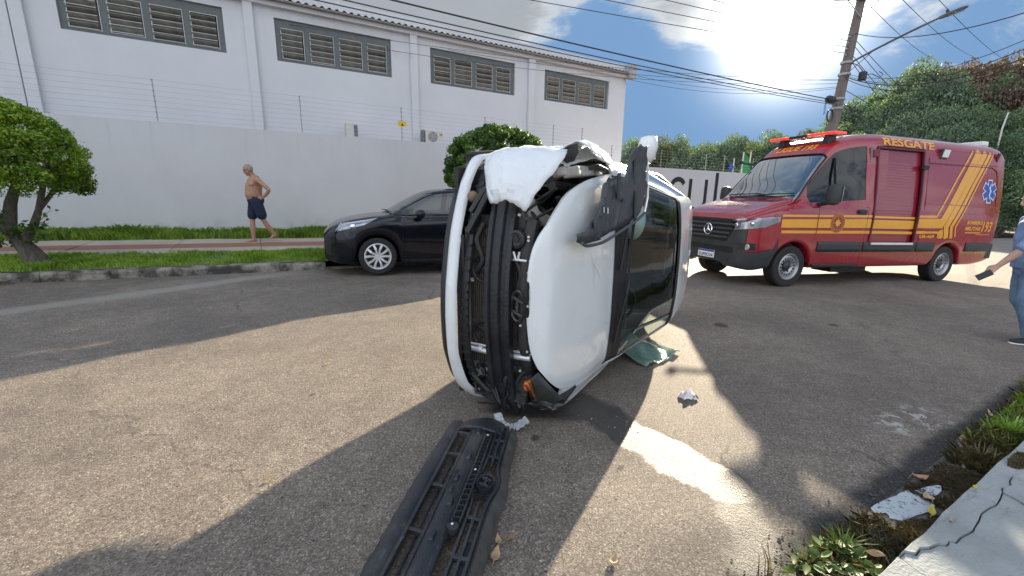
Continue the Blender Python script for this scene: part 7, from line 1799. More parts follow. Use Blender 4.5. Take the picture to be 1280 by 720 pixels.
# wide centre panel with lumps and slots
rows = [[BP_(x, t, .066+.012*sin((t-.18)/.10*pi)) for t in frange(.184, .278, 5)] for x in frange(.12, 1.5, 28)]
mb = MB(); mb.grid(rows); o = obj('centre_panel', mb, MBP, DB, smooth=50); o.modifiers.new('s', 'SOLIDIFY').thickness = -.006
for x, t, lx, lt in ((.20, .235, .07, .026), (.46, .235, .05, .03), (.64, .222, .05, .022), (.72, .218, .05, .022), (.80, .236, .06, .034), (1.0, .226, .06, .026), (1.24, .23, .07, .03)):
    p = BP_(x, t, .088); mb = MB(); mb.box(p, (lx, lt, .022), (0, 0, .03), 0, None, .8); obj('mount_block', mb, MBP, DB, bevel=.005)
for x in (.60, .68): mb = MB(); mb.box(BP_(x, .208, .083), (.055, .014, .004)); obj('slot', mb, MT['black'], DB)
# ladder-like lattice bar
tbar('lattice_rail', [BP_(x, .284, .094) for x in frange(.27, .93, 10)], .008, .034); tbar('lattice_rail', [BP_(x, .318, .094) for x in frange(.25, .93, 10)], .008, .034)
tbar('lattice_rail', [BP_(x, .301, .088) for x in frange(.28, .90, 10)], .005, .02)
lx = MB().box((0, 0, 0), (.006, .034, .03)); mel = mesh_of(lx, MBP, None, 'lattice_rung')
for i in range(19):
    x = .275+i*.035; p = BP_(x, .301, .094); link('lattice_rung', mel, DB, p, (0, 0, .25 if i % 2 else -.05))
for x, t in ((.255, .30), (.95, .296)):
    mb = MB(); mb.tube([BP_(x, t, .075), BP_(x, t, .108)], .024, 14); obj('lattice_end', mb, MBP, DB, smooth=40)
for x, t in ((.262, .298), (.585, .30), (.945, .292)):
    mb = MB(); mb.ell(BP_(x, t, .113), (.006, .006, .004), 10, 6); obj('screw', mb, MT['alloy'], DB, smooth=60)
# upper grille: bars with long slots, emblem seat
for t, z, a0, a1 in ((.335, .082, .10, 1.46), (.366, .086, .12, 1.45), (.398, .082, .14, 1.44)):
    mb = MB(); pts = []
    for x in frange(a0, a1, 26):
        bul = .030*math.exp(-((x-.66)/.085)**2); tt = t+(bul if t > .38 else (-bul*.9 if t < .35 else 0)); pts.append(BP_(x, tt, z))
    if abs(t-.366) < .001: 
        for seg in (pts[:9], pts[13:]):
            m2 = MB()
            for i in range(len(seg)-1): m2.bar(seg[i], seg[i+1], .012, .022)
            obj('grille_bar', m2, MBP, DB, bevel=.003)
        continue
    for i in range(len(pts)-1): mb.bar(pts[i], pts[i+1], .012, .028)
    obj('grille_bar', mb, MBP, DB, bevel=.003)
for x in (.12, .28, .44, .88, 1.08, 1.3): tbar('strut', [BP_(x, .33, .082), BP_(x+.01, .40, .084)], .018, .026)
rows = [[BP_(x, t, .055) for t in (.338, .395)] for x in frange(.1, 1.45, 14)]
for x0, x1, t in ((.13, .27, .35), (.13, .27, .382), (.29, .43, .382), (.98, 1.2, .382)):
    mb = MB(); mb.bar(BP_(x0+.01, t, .07), BP_(x1-.01, t, .07), .022, .004); obj('blank_panel', mb, MBP, DB)
T_ = Matrix.Translation(BP_(.66, .366, .092)); mb = MB(); mb.lathe([(.001, -.01), (.040, -.01), (.044, .012), (.050, .014), (.052, -.015)], 28, 'z', T=T_ @ Matrix.Diagonal((1.15, .82, 1, 1)))
obj('emblem_seat', mb, MBP, DB, smooth=40)
mb = MB()
for (x0, y0, x1, y1) in ((-.03, -.02, -.012, .026), (.012, -.026, .03, .02), (-.02, .004, .02, -.004)): b = MB().bar((x0, y0, .006), (x1, y1, .006), .010, .012); mb.add(b.v, b.f, 0, T_)
for (x0, y0) in ((-.02, .0), (.028, .006)): b = MB().ell((x0, y0, .016), (.005, .005, .003), 8, 5); mb.add(b.v, b.f, 0, T_)
obj('emblem_back', mb, mat('emblem_grey', (.06, .06, .062), .4, var=.2), DB)
# right-hand flange, worn grey
prof = [(.408, .080), (.420, .088), (.440, .060), (.452, .010), (.446, .006), (.432, .05), (.418, .076)]
rings = [[BP_(x, t+.03*math.exp(-((x-.66)/.10)**2)*.6, z) for t, z in prof] for x in frange(.12, LB-.1, 30)]
mb = MB(); mb.loft(rings, True, True, True); obj('bumper_flange', mb, mat('worn_flange', (.055, .054, .052), .6, var=.45, scale=12, bump=.3, bscale=60), DB, smooth=40)
# ================================================================== PEOPLE
def skin_mat(name, c):
    m = mat(name, c, .5, var=.14, scale=14, bump=.1, bscale=60); P = m.node_tree.nodes['Principled BSDF']; P.inputs['Subsurface Weight'].default_value = .08; P.inputs['Subsurface Radius'].default_value = (.02, .008, .004); return m
def blob_obj(name, mb, m, parent, voxel, it=5, shade=True):
    me = bpy.data.meshes.new(name); me.from_pydata(mb.v, [], mb.f)
    bm = bmesh.new(); bm.from_mesh(me); bmesh.ops.recalc_face_normals(bm, faces=bm.faces); bm.to_mesh(me); bm.free(); me.materials.append(m)
    o = link(name, me, parent); r = o.modifiers.new('r', 'REMESH'); r.mode = 'VOXEL'; r.voxel_size = voxel; r.use_smooth_shade = True
    s = o.modifiers.new('s', 'SMOOTH'); s.factor = .5; s.iterations = it; return o
def limb(mb, pts, rad, n=12, flat=1.0):
    P = resample(pts, 4*(len(pts)-1)); R = []
    for i in range(len(P)):
        t = i/(len(P)-1)*(len(rad)-1); k = min(int(t), len(rad)-2); R.append(lerp(rad[k], rad[k+1], t-k))
    mb.tube(P, R, n, True, flat=flat)
    for p, r in ((P[0], R[0]), (P[-1], R[-1])): mb.ell(tuple(p), (r, r, r), 10, 8)
def hand(mb, wrist, d, palm_n, size=1.0, curl=.5, thumb=1):
    """palm with four unequal curled fingers and a thumb from its side"""
    d = Vector(d).normalized(); n = Vector(palm_n); n = (n-d*n.dot(d)).normalized(); s = d.cross(n)*thumb
    W = Vector(wrist); pc = W+d*.045*size
    rg = []
    for t, w, h in ((0, .026, .020), (.03, .036, .017), (.07, .042, .014), (.092, .040, .012)):
        c = W+d*t*size; rg.append([tuple(c+s*w*size*cos(2*pi*k/12)+n*h*size*sin(2*pi*k/12)) for k in range(12)])
    mb.loft(rg, True, True, True)
    for k, (off, l, r) in enumerate(((.030, .070, .0088), (.010, .080, .0092), (-.010, .074, .0088), (-.029, .058, .0078))):
        p0 = W+d*.086*size+s*off*size; a = curl*(1+.12*k); p1 = p0+(d*cos(a*.5)+n*sin(a*.5))*l*.45*size; p2 = p1+(d*cos(a*1.3)+n*sin(a*1.3))*l*.33*size; p3 = p2+(d*cos(a*2.0)+n*sin(a*2.0))*l*.27*size
        mb.tube([p0, p1, p2, p3], [r*size, r*.97*size, r*.9*size, r*.7*size], 8)
    t0 = W+d*.022*size+s*.026*size; t1 = t0+(d*.55+s*.62+n*.35).normalized()*.036*size; t2 = t1+(d*.85+s*.15+n*.5).normalized()*.030*size; t3 = t2+(d*.8-s*.1+n*.6).normalized()*.022*size
    mb.tube([t0, t1, t2, t3], [.014*size, .011*size, .010*size, .007*size], 8)
def foot(mb, ankle, d, size=1.0, lift=0, toes=True):
    A = Vector(ankle); d = Vector(d).normalized(); s = Vector((-d.y, d.x, 0)).normalized(); 
    up = Vector((0, 0, 1)); rg = []
    for t, w, h, z in ((-.065, .022, .022, -.045), (-.045, .034, .034, -.04), (0, .036, .042, -.03), (.06, .040, .030, -.045), (.12, .047, .020, -.055), (.16, .045, .015, -.06), (.175, .035, .011, -.062)):
        c = A+d*t*size+up*(z*size); rg.append([tuple(c+s*w*size*cos(2*pi*k/12)+up*h*size*sin(2*pi*k/12)) for k in range(12)])
    mb.loft(rg, True, True, True)
    if toes:
        for k, (off, l, r) in enumerate(((.03, .045, .013), (.012, .042, .010), (-.004, .038, .0095), (-.019, .032, .009), (-.033, .026, .0085))): mb.tube([tuple(A+d*(.15-.006*k)*size+s*off+up*(-.062*size)), tuple(A+d*(.155+l-.006*k)*size+s*off*1.05+up*(-.066*size))], [r, r*.8], 8)
def head(root, c, yaw, pitch, skin, hairm, roll=0, hair='bald', mbx=None):
    """head built into mbx (same surface as the body); eyes, brows, lips and hair as parts"""
    T = Matrix.Translation(c) @ Matrix.Rotation(yaw, 4, 'Z') @ Matrix.Rotation(pitch, 4, 'Y') @ Matrix.Rotation(roll, 4, 'X')
    mb = mbx
    mb.ell((-.005, 0, .03), (.098, .077, .098), 20, 14, T=T); mb.ell((.025, 0, -.055), (.062, .056, .062), 16, 10, T=T); mb.ell((.05, 0, -.098), (.03, .03, .022), 12, 8, T=T)
    mb.ell((.045, .038, -.03), (.04, .025, .03), 12, 8, T=T); mb.ell((.045, -.038, -.03), (.04, .025, .03), 12, 8, T=T)
    mb.tube([(.088, 0, .018), (.104, 0, -.012), (.114, 0, -.030)], [.010, .013, .015], 8, T=T); mb.ell((.100, .013, -.034), (.012, .010, .009), 8, 6, T=T); mb.ell((.100, -.013, -.034), (.012, .010, .009), 8, 6, T=T)
    mb.ell((.080, 0, .034), (.018, .06, .012), 12, 6, T=T)
    for s in (1, -1): mb.ell((-.008, s*.080, -.008), (.022, .010, .034), 10, 8, T=T)
    eb = MB(); br = MB(); li = MB()
    for s in (1, -1): eb.ell((.0835, s*.031, .010), (.010, .012, .0075), 10, 6, T=T); br.tube([(.091, s*.016, .030), (.092, s*.032, .035), (.082, s*.05, .028)], [.004, .005, .003], 6, T=T)
    li.tube([(.083, .024, -.066), (.096, .0, -.064), (.083, -.024, -.066)], [.003, .006, .003], 6, T=T)
    out = [obj('eye', eb, mat('eye', (.05, .04, .035), .2, var=.1), root, smooth=60), obj('brow', br, hairm, root, smooth=60), obj('lips', li, mat('lips', (.34, .13, .10), .5, var=.1), root, smooth=60)]
    hb = MB()
    if hair == 'bald':
        r_ = random.Random(2); rows = []
        for i in range(15):
            row = []
            for k in range(6):
                ang = radians(lerp(72, 288, i/14)); z = lerp(-.055, .075, k/5); rr = sqrt(max(.05, 1-((z-.03)/.104)**2)); row.append((-.005+.102*rr*cos(ang)+.0, .081*rr*sin(ang), z))
            rows.append(row)
        hb.grid(rows, T=T); o = obj('hair', hb, hairm, root, smooth=60); o.modifiers.new('s', 'SOLIDIFY').thickness = .004
    else:
        hb.ell((-.016, 0, .042), (.104, .086, .100), 18, 12, T=T); obj('hair', hb, hairm, root, smooth=60)
    return T
# ---------------- the shirtless man on the footpath (x forward, y his left, z up)
mp_ = UV(-.02, 11.45); zman = gu(-.02)+verge_dz(-.02, 11.45)+.012
fdir = Vector((-.70, -.71, 0)).normalized(); man = thing('person', 'shirtless balding man in navy shorts walking barefoot along the footpath', 'person', (mp_[0], mp_[1], zman), atan2(fdir.y, fdir.x))
SK = skin_mat('tanned_skin', (.40, .215, .135)); HG = mat('grey_hair', (.28, .27, .26), .8, var=.3, scale=60)
mb = MB()
hipL, hipR = Vector((0, .095, .90)), Vector((0, -.095, .90))
kL, aL = Vector((-.10, .11, .49)), Vector((-.31, .11, .135)); kR, aR = Vector((.07, -.10, .48)), Vector((.09, -.09, .075))
limb(mb, [hipL, kL, aL], [.088, .062, .052, .056, .036]); limb(mb, [hipR, kR, aR], [.088, .062, .052, .056, .036])
mb.ell((-.015, 0, .93), (.125, .165, .13), 18, 12)
limb(mb, [(-.01, 0, .94), (.015, 0, 1.08), (-.005, 0, 1.24), (-.03, 0, 1.38)], [.14, .155, .15, .125], 18, 1.12)
mb.ell((.065, 0, 1.06), (.125, .145, .125), 18, 12); mb.ell((.055, .075, 1.28), (.075, .085, .06), 14, 10); mb.ell((.055, -.075, 1.28), (.075, .085, .06), 14, 10)
mb.ell((-.04, 0, 1.36), (.105, .185, .085), 18, 12)
limb(mb, [(-.03, 0, 1.40), (.0, 0, 1.47), (.03, .0, 1.54)], [.075, .058, .056])
sL, sR = Vector((-.04, .195, 1.375)), Vector((-.04, -.195, 1.375))
eL, wL = Vector((-.20, .35, 1.17)), Vector((-.10, .205, .99)); eR, wR = Vector((-.20, -.29, 1.15)), Vector((-.14, -.14, 1.0))
limb(mb, [sL, eL, wL], [.062, .048, .042, .040, .027]); limb(mb, [sR, eR, wR], [.062, .048, .042, .040, .027])
hand(mb, wL, (.75, -.35, -.1), (0, -1, .1), 1.0, .35, -1); hand(mb, wR, (.3, .9, -.1), (1, 0, 0), 1.0, .4, 1)
foot(mb, aR, (1, .15, 0)); 
A = Vector(aL)
rg = []
dd = Vector((.62, 0, -.60)).normalized(); ss = Vector((0, 1, 0)); uu = dd.cross(ss)*-1
for t, w, h, z in ((-.06, .022, .022, -.03), (-.04, .034, .034, -.03), (0, .036, .040, -.02), (.06, .040, .028, -.03), (.11, .046, .018, -.036)): c = A+dd*t+uu*z; rg.append([tuple(c+ss*w*cos(2*pi*k/12)+uu*h*sin(2*pi*k/12)) for k in range(12)])
mb.loft(rg, True, True, True); tb = A+dd*.11-uu*.036
for k, off in enumerate((.03, .012, -.004, -.019, -.033)): mb.tube([tuple(tb+ss*off), tuple(tb+ss*off+Vector((.05-.004*k, 0, -.012)))], [.012-.001*k, .008], 8)
head(man, Vector((.075, .01, 1.595)), radians(2), radians(16), SK, HG, mbx=mb)
blob_obj('body', mb, SK, man, .0085, 4)
mb = MB()
limb(mb, [(-.01, 0, 1.0), (-.012, 0, .95), (-.012, 0, .88)], [.150, .158, .150], 18, 1.10)
limb(mb, [hipL+Vector((0, .0, .02)), kL+Vector((.03, .005, .12))], [.118, .112, .108], 16); limb(mb, [hipR+Vector((0, 0, .02)), kR+Vector((-.012, -.005, .12))], [.118, .112, .108], 16)
M_sh = mat('navy_cloth', (.012, .020, .052), .85, var=.3, scale=14, bump=.5, bscale=26)
so_ = blob_obj('shorts', mb, M_sh, man, .012, 3)
mb = MB(); mb.lathe([(.148, .985), (.154, 1.0), (.150, 1.018)], 26, 'z', T=Matrix.Translation((-.008, 0, 0)) @ Matrix.Diagonal((1.0, 1.10, 1, 1))); obj('waistband', mb, M_sh, so_, smooth=60)
# ---------------- the person walking in from the right edge of the road, phone in hand
pp = Vector((5.89, 4.73, 0)); fd = Vector((-.88, .42, 0)).normalized()
prs = thing('person', 'person in blue shirt and wide jeans walking in at the right edge', 'person', (pp.x, pp.y, gxy(pp.x, pp.y)), atan2(fd.y, fd.x))
SK2 = skin_mat('light_skin', (.50, .29, .21)); HD = mat('dark_hair', (.03, .022, .018), .6, var=.3, scale=50)
mb = MB()
hipL, hipR = Vector((0, .09, .90)), Vector((0, -.09, .90))
kL, aL = Vector((.04, .11, .48)), Vector((-.05, .12, .085)); kR, aR = Vector((.0, -.09, .48)), Vector((-.26, -.10, .12))
limb(mb, [hipL, kL, aL], [.085, .06, .05, .055, .036]); limb(mb, [hipR, kR, aR], [.085, .06, .05, .055, .036])
mb.ell((0, 0, .93), (.11, .16, .13), 18, 12); limb(mb, [(0, 0, .94), (0, 0, 1.1), (0, 0, 1.25), (-.01, 0, 1.36)], [.125, .12, .13, .11], 18, 1.15); mb.ell((-.01, 0, 1.37), (.09, .17, .08), 18, 12)
limb(mb, [(-.01, 0, 1.40), (.0, 0, 1.46), (.02, 0, 1.53)], [.06, .05, .05])
sL, sR = Vector((0, .185, 1.37)), Vector((0, -.185, 1.37)); eL, wL = Vector((.17, .25, 1.12)), Vector((.37, .23, .885)); eR, wR = Vector((-.12, -.23, 1.10)), Vector((-.05, -.25, .86))
limb(mb, [sL, eL, wL], [.055, .045, .038, .037, .025]); limb(mb, [sR, eR, wR], [.055, .045, .038, .037, .025])
hdL = Vector((.68, .02, -.66)); hand(mb, wL, hdL, (.55, -.35, .55) if False else (-.5, -.6, -.5), 1.0, .75, -1); hand(mb, wR, (.2, 0, -1), (0, 1, 0), 1.0, .4, 1)
head(prs, Vector((.04, 0, 1.59)), 0, radians(8), SK2, HD, hair='short', mbx=mb); blob_obj('body', mb, SK2, prs, .0075, 4)
M_den = mat('blue_denim', (.085, .15, .25), .9, col2=(.22, .33, .46), scale=5, bump=.5, bscale=40, thr=(.3, .75))
mb = MB(); limb(mb, [(0, 0, 1.02), (0, 0, .95), (0, 0, .88)], [.135, .15, .15], 18, 1.12)
for hp, kn, an in ((hipL, kL, aL), (hipR, kR, aR)): limb(mb, [hp, kn, an+Vector((0, 0, .04))], [.108, .100, .098, .104, .110, .112], 16)
jn = blob_obj('jeans', mb, M_den, prs, .011, 4); tex = bpy.data.textures.new('folds', 'CLOUDS'); tex.noise_scale = .12
d = jn.modifiers.new('d', 'DISPLACE'); d.texture = tex; d.strength = .02; d.mid_level = .5
M_shirt = mat('blue_shirt', (.20, .27, .46), .85, var=.22, scale=7, bump=.6, bscale=22)
mb = MB(); limb(mb, [(0, 0, .86), (0, 0, 1.0), (0, 0, 1.2), (-.01, 0, 1.36)], [.145, .138, .145, .125], 18, 1.18); mb.ell((-.01, 0, 1.37), (.10, .185, .07), 18, 12)
eLs = sL.lerp(eL, 1.0); limb(mb, [sL, sL.lerp(eL, .5)+Vector((0, .01, 0)), eL+(wL-eL)*.10], [.068, .066, .062, .064], 14); limb(mb, [sR, sR.lerp(eR, .5), eR+(wR-eR)*.10], [.068, .066, .062, .064], 14)
st_ = blob_obj('shirt', mb, M_shirt, prs, .010, 4); d = st_.modifiers.new('d', 'DISPLACE'); d.texture = tex; d.strength = .016; d.mid_level = .5
mb = MB(); q0 = eL+(wL-eL)*.02; q1 = eL+(wL-eL)*.20; mb.tube([tuple(q0), tuple(q0.lerp(q1, .3)), tuple(q0.lerp(q1, .7)), tuple(q1)], [.060, .067, .066, .060], 16); obj('cuff', mb, M_shirt, st_, smooth=60)
for k, (an, dr, lift) in enumerate(((aL, Vector((1, .1, 0)), 0), (aR, Vector((.9, -.1, -.45)), .03))):
    dr = dr.normalized(); s_ = Vector((-dr.y, dr.x, 0)).normalized(); u_ = dr.cross(s_)*1; u_ = u_ if u_.z > 0 else -u_; rg = []; rs = []
    for t, w, h, z in ((-.08, .03, .03, -.04), (-.05, .042, .045, -.035), (.02, .045, .05, -.03), (.09, .05, .034, -.042), (.15, .052, .026, -.048), (.19, .04, .02, -.052), (.205, .02, .012, -.055)):
        c = an+dr*t+u_*z; rg.append([tuple(c+s_*w*cos(2*pi*q/14)+u_*h*sin(2*pi*q/14)) for q in range(14)])
        c2 = an+dr*t*1.02+u_*(-.074); rs.append([tuple(c2+s_*w*1.08*cos(2*pi*q/14)+u_*.012*sin(2*pi*q/14)) for q in range(14)])
    mb = MB(); mb.loft(rg, True, True, True); sh_ = obj('shoe', mb, mat('dark_shoe', (.03, .028, .03), .6, var=.2), prs, smooth=60); mb = MB(); mb.loft(rs, True, True, True); obj('sole', mb, MT['white'], sh_, smooth=50)
LEAN = .10
def lean_tree(o):
    if o.type == 'MESH':
        for v in o.data.vertices: v.co.x += LEAN*max(0, v.co.z-.1)
    for c in o.children: lean_tree(c)
lean_tree(prs); wL = wL+Vector((LEAN*(wL.z-.1), 0, 0))
pm = prs.matrix_basis.copy(); pm = Matrix.LocRotScale(prs.location, prs.rotation_euler, (1, 1, 1))
pd = Vector((.80, .05, -.58)).normalized(); pcx = wL+Vector(hdL).normalized()*.10+pd*.045+Vector((0, .035, -.012)); pn_ = (Vector((0, 1, .25))-pd*Vector((0, 1, .25)).dot(pd)).normalized(); pw_ = pn_.cross(pd)
ph = thing('phone', 'black phone held in the hand of the person at the right edge', 'phone', mw=pm @ Matrix(((pd.x, pn_.x, pw_.x, pcx.x), (pd.y, pn_.y, pw_.y, pcx.y), (pd.z, pn_.z, pw_.z, pcx.z), (0, 0, 0, 1))))
obj('case', MB().box((0, 0, 0), (.142, .009, .068)), MT['black_plastic'], ph, bevel=.004); obj('screen', MB().box((0, -.0051, 0), (.134, .001, .062)), mat('phone_glass', (.01, .012, .016), .08, var=.05, coat=.6), ph)
# ---------------- far person beyond the van
fp = pray(1281, 300, 27.0); fz = gxy(fp.x, fp.y)
far_ = thing('person', 'distant person in light blue shirt standing near the silver car', 'person', (fp.x, fp.y, fz), radians(170))
mb = MB(); limb(mb, [(0, .1, .9), (0, .1, .48), (0, .1, .08)], [.09, .06, .04]); limb(mb, [(0, -.1, .9), (0, -.1, .48), (0, -.1, .08)], [.09, .06, .04]); mb.ell((0, 0, .95), (.12, .17, .14)); limb(mb, [(0, 0, .95), (0, 0, 1.36)], [.13, .12], 14, 1.15); mb.ell((0, 0, 1.38), (.1, .19, .08)); limb(mb, [(0, 0, 1.4), (.02, 0, 1.53)], [.055, .05])
limb(mb, [(0, .19, 1.37), (.2, .25, 1.22), (.45, .2, 1.25)], [.055, .045, .038, .028]); limb(mb, [(0, -.19, 1.37), (0, -.26, 1.1), (.05, -.26, .86)], [.055, .045, .038, .028]); hand(mb, (.45, .2, 1.25), (1, 0, 0), (0, -1, 0)); hand(mb, (.05, -.26, .86), (.1, 0, -1), (0, 1, 0), 1, .4, 1); foot(mb, (0, .1, .08), (1, 0, 0)); foot(mb, (0, -.1, .08), (1, 0, 0))
head(far_, Vector((.03, 0, 1.59)), 0, 0, SK2, HD, hair='short', mbx=mb); blob_obj('body', mb, SK2, far_, .014, 3)
mb = MB(); limb(mb, [(0, 0, .86), (0, 0, 1.1), (0, 0, 1.36)], [.155, .145, .14], 14, 1.18); mb.ell((0, 0, 1.39), (.11, .21, .075)); limb(mb, [(0, .19, 1.37), (.2, .25, 1.22)], [.08, .068]); limb(mb, [(0, -.19, 1.37), (0, -.26, 1.1)], [.08, .068]); blob_obj('shirt', mb, mat('light_blue_shirt', (.25, .48, .72), .85, var=.15), far_, .014, 3)
mb = MB(); limb(mb, [(0, 0, 1.0), (0, 0, .88)], [.14, .15], 14, 1.12); limb(mb, [(0, .1, .9), (0, .1, .12)], [.115, .10]); limb(mb, [(0, -.1, .9), (0, -.1, .12)], [.115, .10]); blob_obj('trousers', mb, mat('dark_trousers', (.03, .032, .04), .85, var=.2), far_, .014, 3)
# ================================================================== SMALL THINGS ON THE GROUND
M_leafdry = [mat('dry_leaf', (.30, .17, .075), .7, var=.35, scale=30, bump=.3, bscale=60), mat('pale_dry_leaf', (.46, .31, .17), .7, var=.3, scale=30, bump=.3, bscale=60), mat('yellow_leaf', (.55, .45, .06), .6, var=.25, scale=30), mat('pink_leaf', (.46, .24, .17), .7, var=.3, scale=30)]
def leaf(u, v, dz, L_, wd, rz, m, label, seed, curl=.3, roll=.2):
    r = random.Random(seed); rows = []
    for i in range(9):
        t = i/8; w = wd*sin(pi*min(1, t**.8*.97+.03))**.8; c = L_*(t-.5); z = curl*L_*(t-.5)**2*1.6+.004
        rows.append([(c+r.uniform(-.001, .001), w*q, z+abs(q)*w*roll*1.6+.002*sin(9*t+3*q)) for q in (-.5, -.25, 0, .25, .5)])
    mb = MB(); mb.grid(rows); mb.tube([(-L_*.5, 0, rows[0][2][2]), (-L_*.66, .003, .004)], [.0016, .001], 5)
    o = obj('leaf', mb, m, None, UV(u, v, dz), (r.uniform(-.1, .1), r.uniform(-.1, .1), rz+RZ), smooth=60); o.modifiers.new('s', 'SOLIDIFY').thickness = .0008
    return tag(o, label, 'leaf')
leaf(.69, 1.265, .003, .085, .038, .9, M_leafdry[1], 'largest dry leaf beside the torn bumper on the shaded road', 1, .5)
leaf(.735, 1.325, .003, .06, .026, 1.2, M_leafdry[1], 'small dry leaf touching the larger one beside the torn bumper', 2, .6)
leaf(.79, 1.315, .003, .05, .016, .1, M_leafdry[0], 'narrow brown leaf lying just right of the pair by the bumper', 3, .4)
leaf(1.09, 1.02, .003, .06, .032, .5, M_leafdry[1], 'dry leaf at the bottom edge of the picture, on sunlit road', 4, .6)
leaf(-.08, 2.19, .003, .034, .018, 1.0, M_leafdry[1], 'tiny tan leaf alone on the road left of the torn bumper', 5)
leaf(.38, 3.64, .003, .042, .024, .3, M_leafdry[2], 'small yellow leaf on the sunlit road left of the white car', 6)
leaf(2.91, .63, .014, .085, .042, -.6, M_leafdry[3], 'pinkish curled leaf at the wet edge above the pale puddle', 7, .9, .5)
leaf(2.61, .50, .030, .085, .030, .25, M_leafdry[2], 'bright yellow leaf lying between the puddle and the slab', 8, .2)
leaf(2.72, .545, .032, .06, .040, .8, M_leafdry[1], 'tan leaf on the moss just right of the puddle', 9, .4)
leaf(2.02, .52, .03, .085, .045, 1.9, M_leafdry[1], 'broad pale leaf standing in the weeds by the slab corner', 10, .7, .5)
leaf(2.84, .425, .128, .045, .018, .1, M_leafdry[2], 'pale yellow leaf on the edge of the cracked slab', 11, .2)
leaf(2.42, .40, .128, .035, .014, .4, M_leafdry[1], 'tiny pale leaf on the slab left of the crack', 12, .2)
leaf(3.72, .66, .014, .07, .03, .2, M_leafdry[0], 'brown curled leaf at the upper end of the stick', 13, .8, .5)
leaf(2.24, .61, .012, .12, .022, 2.4, M_leafdry[1], 'long pale leaf blade at the left end of the puddle', 14, .3)
leaf(4.4, .68, .012, .12, .02, .5, M_leafdry[1], 'long dry leaf blade lying at the far road edge', 15, .3)
leaf(4.25, .64, .012, .12, .02, .3, M_leafdry[1], 'second long dry blade nearer the green tuft', 16, .3)
mb = MB(); mb.tube(resample([(-.22, 0, .012), (-.08, .012, .018), (.05, -.004, .02), (.15, .006, .026), (.19, .0, .028)], 16), [.008]*4+[.011]*9+[.013]*4, 8)
tag(obj('stick', mb, mat('stick_bark', (.20, .15, .12), .9, var=.3, scale=20, bump=.5, bscale=50), None, UV(3.46, .60, .008), (0, 0, RZ+.30), smooth=60), 'greyish stick lying across the near gutter', 'stick')
# puddle with debris specks; its sky reflection is painted as pale colour
m, nt, N, L, P = newmat('puddle_painted_sky'); h = NT(nt); tc = N.new('ShaderNodeTexCoord'); L.new(h.mix(h.ss(h.noise(tc.outputs['Object'], 30, 6, .75), .53, .62), (.42, .45, .48), (.05, .046, .04)), P.inputs['Base Color']); P.inputs['Roughness'].default_value = .06; P.inputs['IOR'].default_value = 1.33
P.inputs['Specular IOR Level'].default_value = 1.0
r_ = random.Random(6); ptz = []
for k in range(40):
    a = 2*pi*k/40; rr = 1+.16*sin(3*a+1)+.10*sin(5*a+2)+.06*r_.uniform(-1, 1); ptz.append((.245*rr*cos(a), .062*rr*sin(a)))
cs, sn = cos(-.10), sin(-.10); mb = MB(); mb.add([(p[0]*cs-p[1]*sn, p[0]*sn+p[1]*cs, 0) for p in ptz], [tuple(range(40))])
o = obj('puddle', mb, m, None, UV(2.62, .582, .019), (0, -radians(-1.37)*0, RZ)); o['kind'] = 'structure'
# crumpled wrapper
def crum(name, n, w, l, hgt, seed):
    r = random.Random(seed); rows = []
    for i in range(n+1):
        row = []
        for k in range(n+1): x, y = i/n-.5, k/n-.5; e = max(abs(x), abs(y))*2; row.append((x*l*(1+.1*sin(5*y+1)), y*w*(1+.15*sin(4*x)), max(.002, hgt*(1-e**2)*(.55+.45*abs(sin(7*x+3*y)+sin(9*y-4*x))*.6)+r.uniform(0, hgt*.18))))
        rows.append(row)
    mb = MB(); mb.grid(rows); return mb
m, nt, N, L, P = newmat('wrapper_print'); h = NT(nt); tc = N.new('ShaderNodeTexCoord'); n_ = h.noise(tc.outputs['Object'], 22, 2, .4); L.new(h.mix(h.ss(n_, .60, .63), (.72, .66, .66), (.10, .015, .02)), P.inputs['Base Color']); P.inputs['Roughness'].default_value = .4
tag(obj('wrapper', crum('w', 10, .085, .125, .055, 3), m, None, UV(2.64, 1.87, .003), (0, 0, RZ-.35), smooth=12), 'crumpled white and dark red wrapper on the sunlit road', 'litter')
# laminated side window fallen out of the wreck
m, nt, N, L, P = newmat('crazed_glass'); h = NT(nt); tc = N.new('ShaderNodeTexCoord'); vo = N.new('ShaderNodeTexVoronoi'); vo.feature = 'DISTANCE_TO_EDGE'; vo.inputs['Scale'].default_value = 75; L.new(tc.outputs['Object'], vo.inputs[0])
ck = h.ss(vo.outputs['Distance'], .09, .02); L.new(h.mix(ck, (.13, .25, .20), (.36, .48, .42)), P.inputs['Base Color']); P.inputs['Roughness'].default_value = .12; P.inputs['Alpha'].default_value = .72
b = N.new('ShaderNodeBump'); b.inputs['Strength'].default_value = .6; b.inputs['Distance'].default_value = .004; L.new(vo.outputs['Distance'], b.inputs['Height']); L.new(b.outputs[0], P.inputs['Normal'])
rows = []
for i in range(17):
    row = []
    for k in range(11):
        x, y = i/16, k/10; row.append(((x-.5)*.60, (y-.5)*.40*(1-.35*abs(x-.4)), .012+.16*y*y*(.6+.4*sin(5*x))+.018*sin(9*x+4*y)+.012*sin(17*x-6*y)))
    rows.append(row)
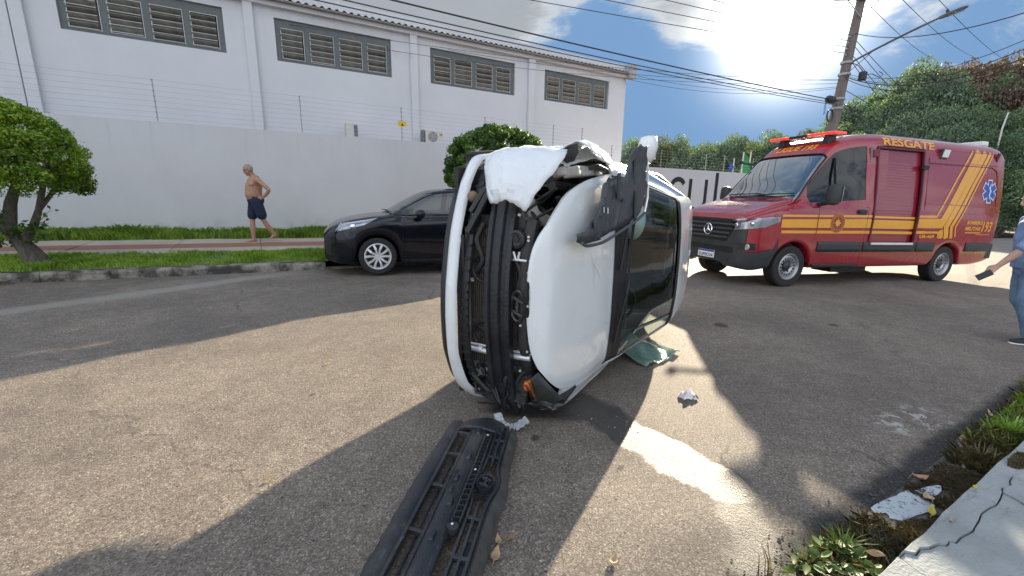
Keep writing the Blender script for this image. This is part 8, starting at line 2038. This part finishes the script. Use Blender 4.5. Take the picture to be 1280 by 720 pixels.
mb = MB(); mb.grid(rows); o = obj('broken_window', mb, m, None, (1.30, 3.83, gxy(1.3, 3.83)+.012), (0, 0, radians(40)), smooth=20); o.modifiers.new('s', 'SOLIDIFY').thickness = .005
tag(o, 'crazed greenish car window lying under the roof of the white car', 'glass')
# glass crumbs and grit around the wreck
rng = np.random.default_rng(21); Vv = []; Ff = []
for i in range(420):
    if i < 260: c = np.array([1.75, 4.3])+rng.normal(size=2)*np.array([.30, .26])
    elif i < 330: c = np.array([.5, 2.3])+rng.normal(size=2)*np.array([.5, .25])
    else: c = np.array([rng.uniform(-2, 3), rng.uniform(1.3, 5)])
    s = rng.uniform(.002, .005); z = gxy(c[0], c[1])+.002; k = len(Vv)
    for q in range(4): a = 2*pi*q/4+rng.random(); Vv.append((c[0]+s*cos(a), c[1]+s*sin(a), z))
    Vv.append((c[0]+rng.normal()*s*.2, c[1]+rng.normal()*s*.2, z+s*rng.uniform(.5, 1.1))); Ff += [(k, k+1, k+4), (k+1, k+2, k+4), (k+2, k+3, k+4), (k+3, k, k+4)]
me = bpy.data.meshes.new('glass_crumbs'); me.from_pydata(Vv, [], Ff); me.materials.append(mat('glass_crumb', (.55, .58, .55), .15, var=.3, scale=60)); o = link('glass_crumbs', me); o['kind'] = 'stuff'
# small stones in the near gutter
Vv = []; Ff = []
for i in range(1500):
    u = rng.uniform(1.2, 6.5); v = rng.choice([rng.uniform(.46, .70), rng.uniform(.62, .80)]); x, y, z = UV(u, v, .004 if v > .62 else .013); s = rng.uniform(.002, .007)*(1.6 if rng.random() < .06 else 1); k = len(Vv)
    for q in range(5): a = 2*pi*q/5+rng.random()*.6; Vv.append((x+s*cos(a), y+s*sin(a), z))
    Vv.append((x, y, z+s*rng.uniform(.5, .9))); Ff += [(k+q, k+(q+1) % 5, k+5) for q in range(5)]
me = bpy.data.meshes.new('gutter_grit'); me.from_pydata(Vv, [], Ff); me.materials.append(mat('grit', (.10, .09, .08), .85, var=.5, scale=200)); o = link('gutter_grit', me); o['kind'] = 'stuff'
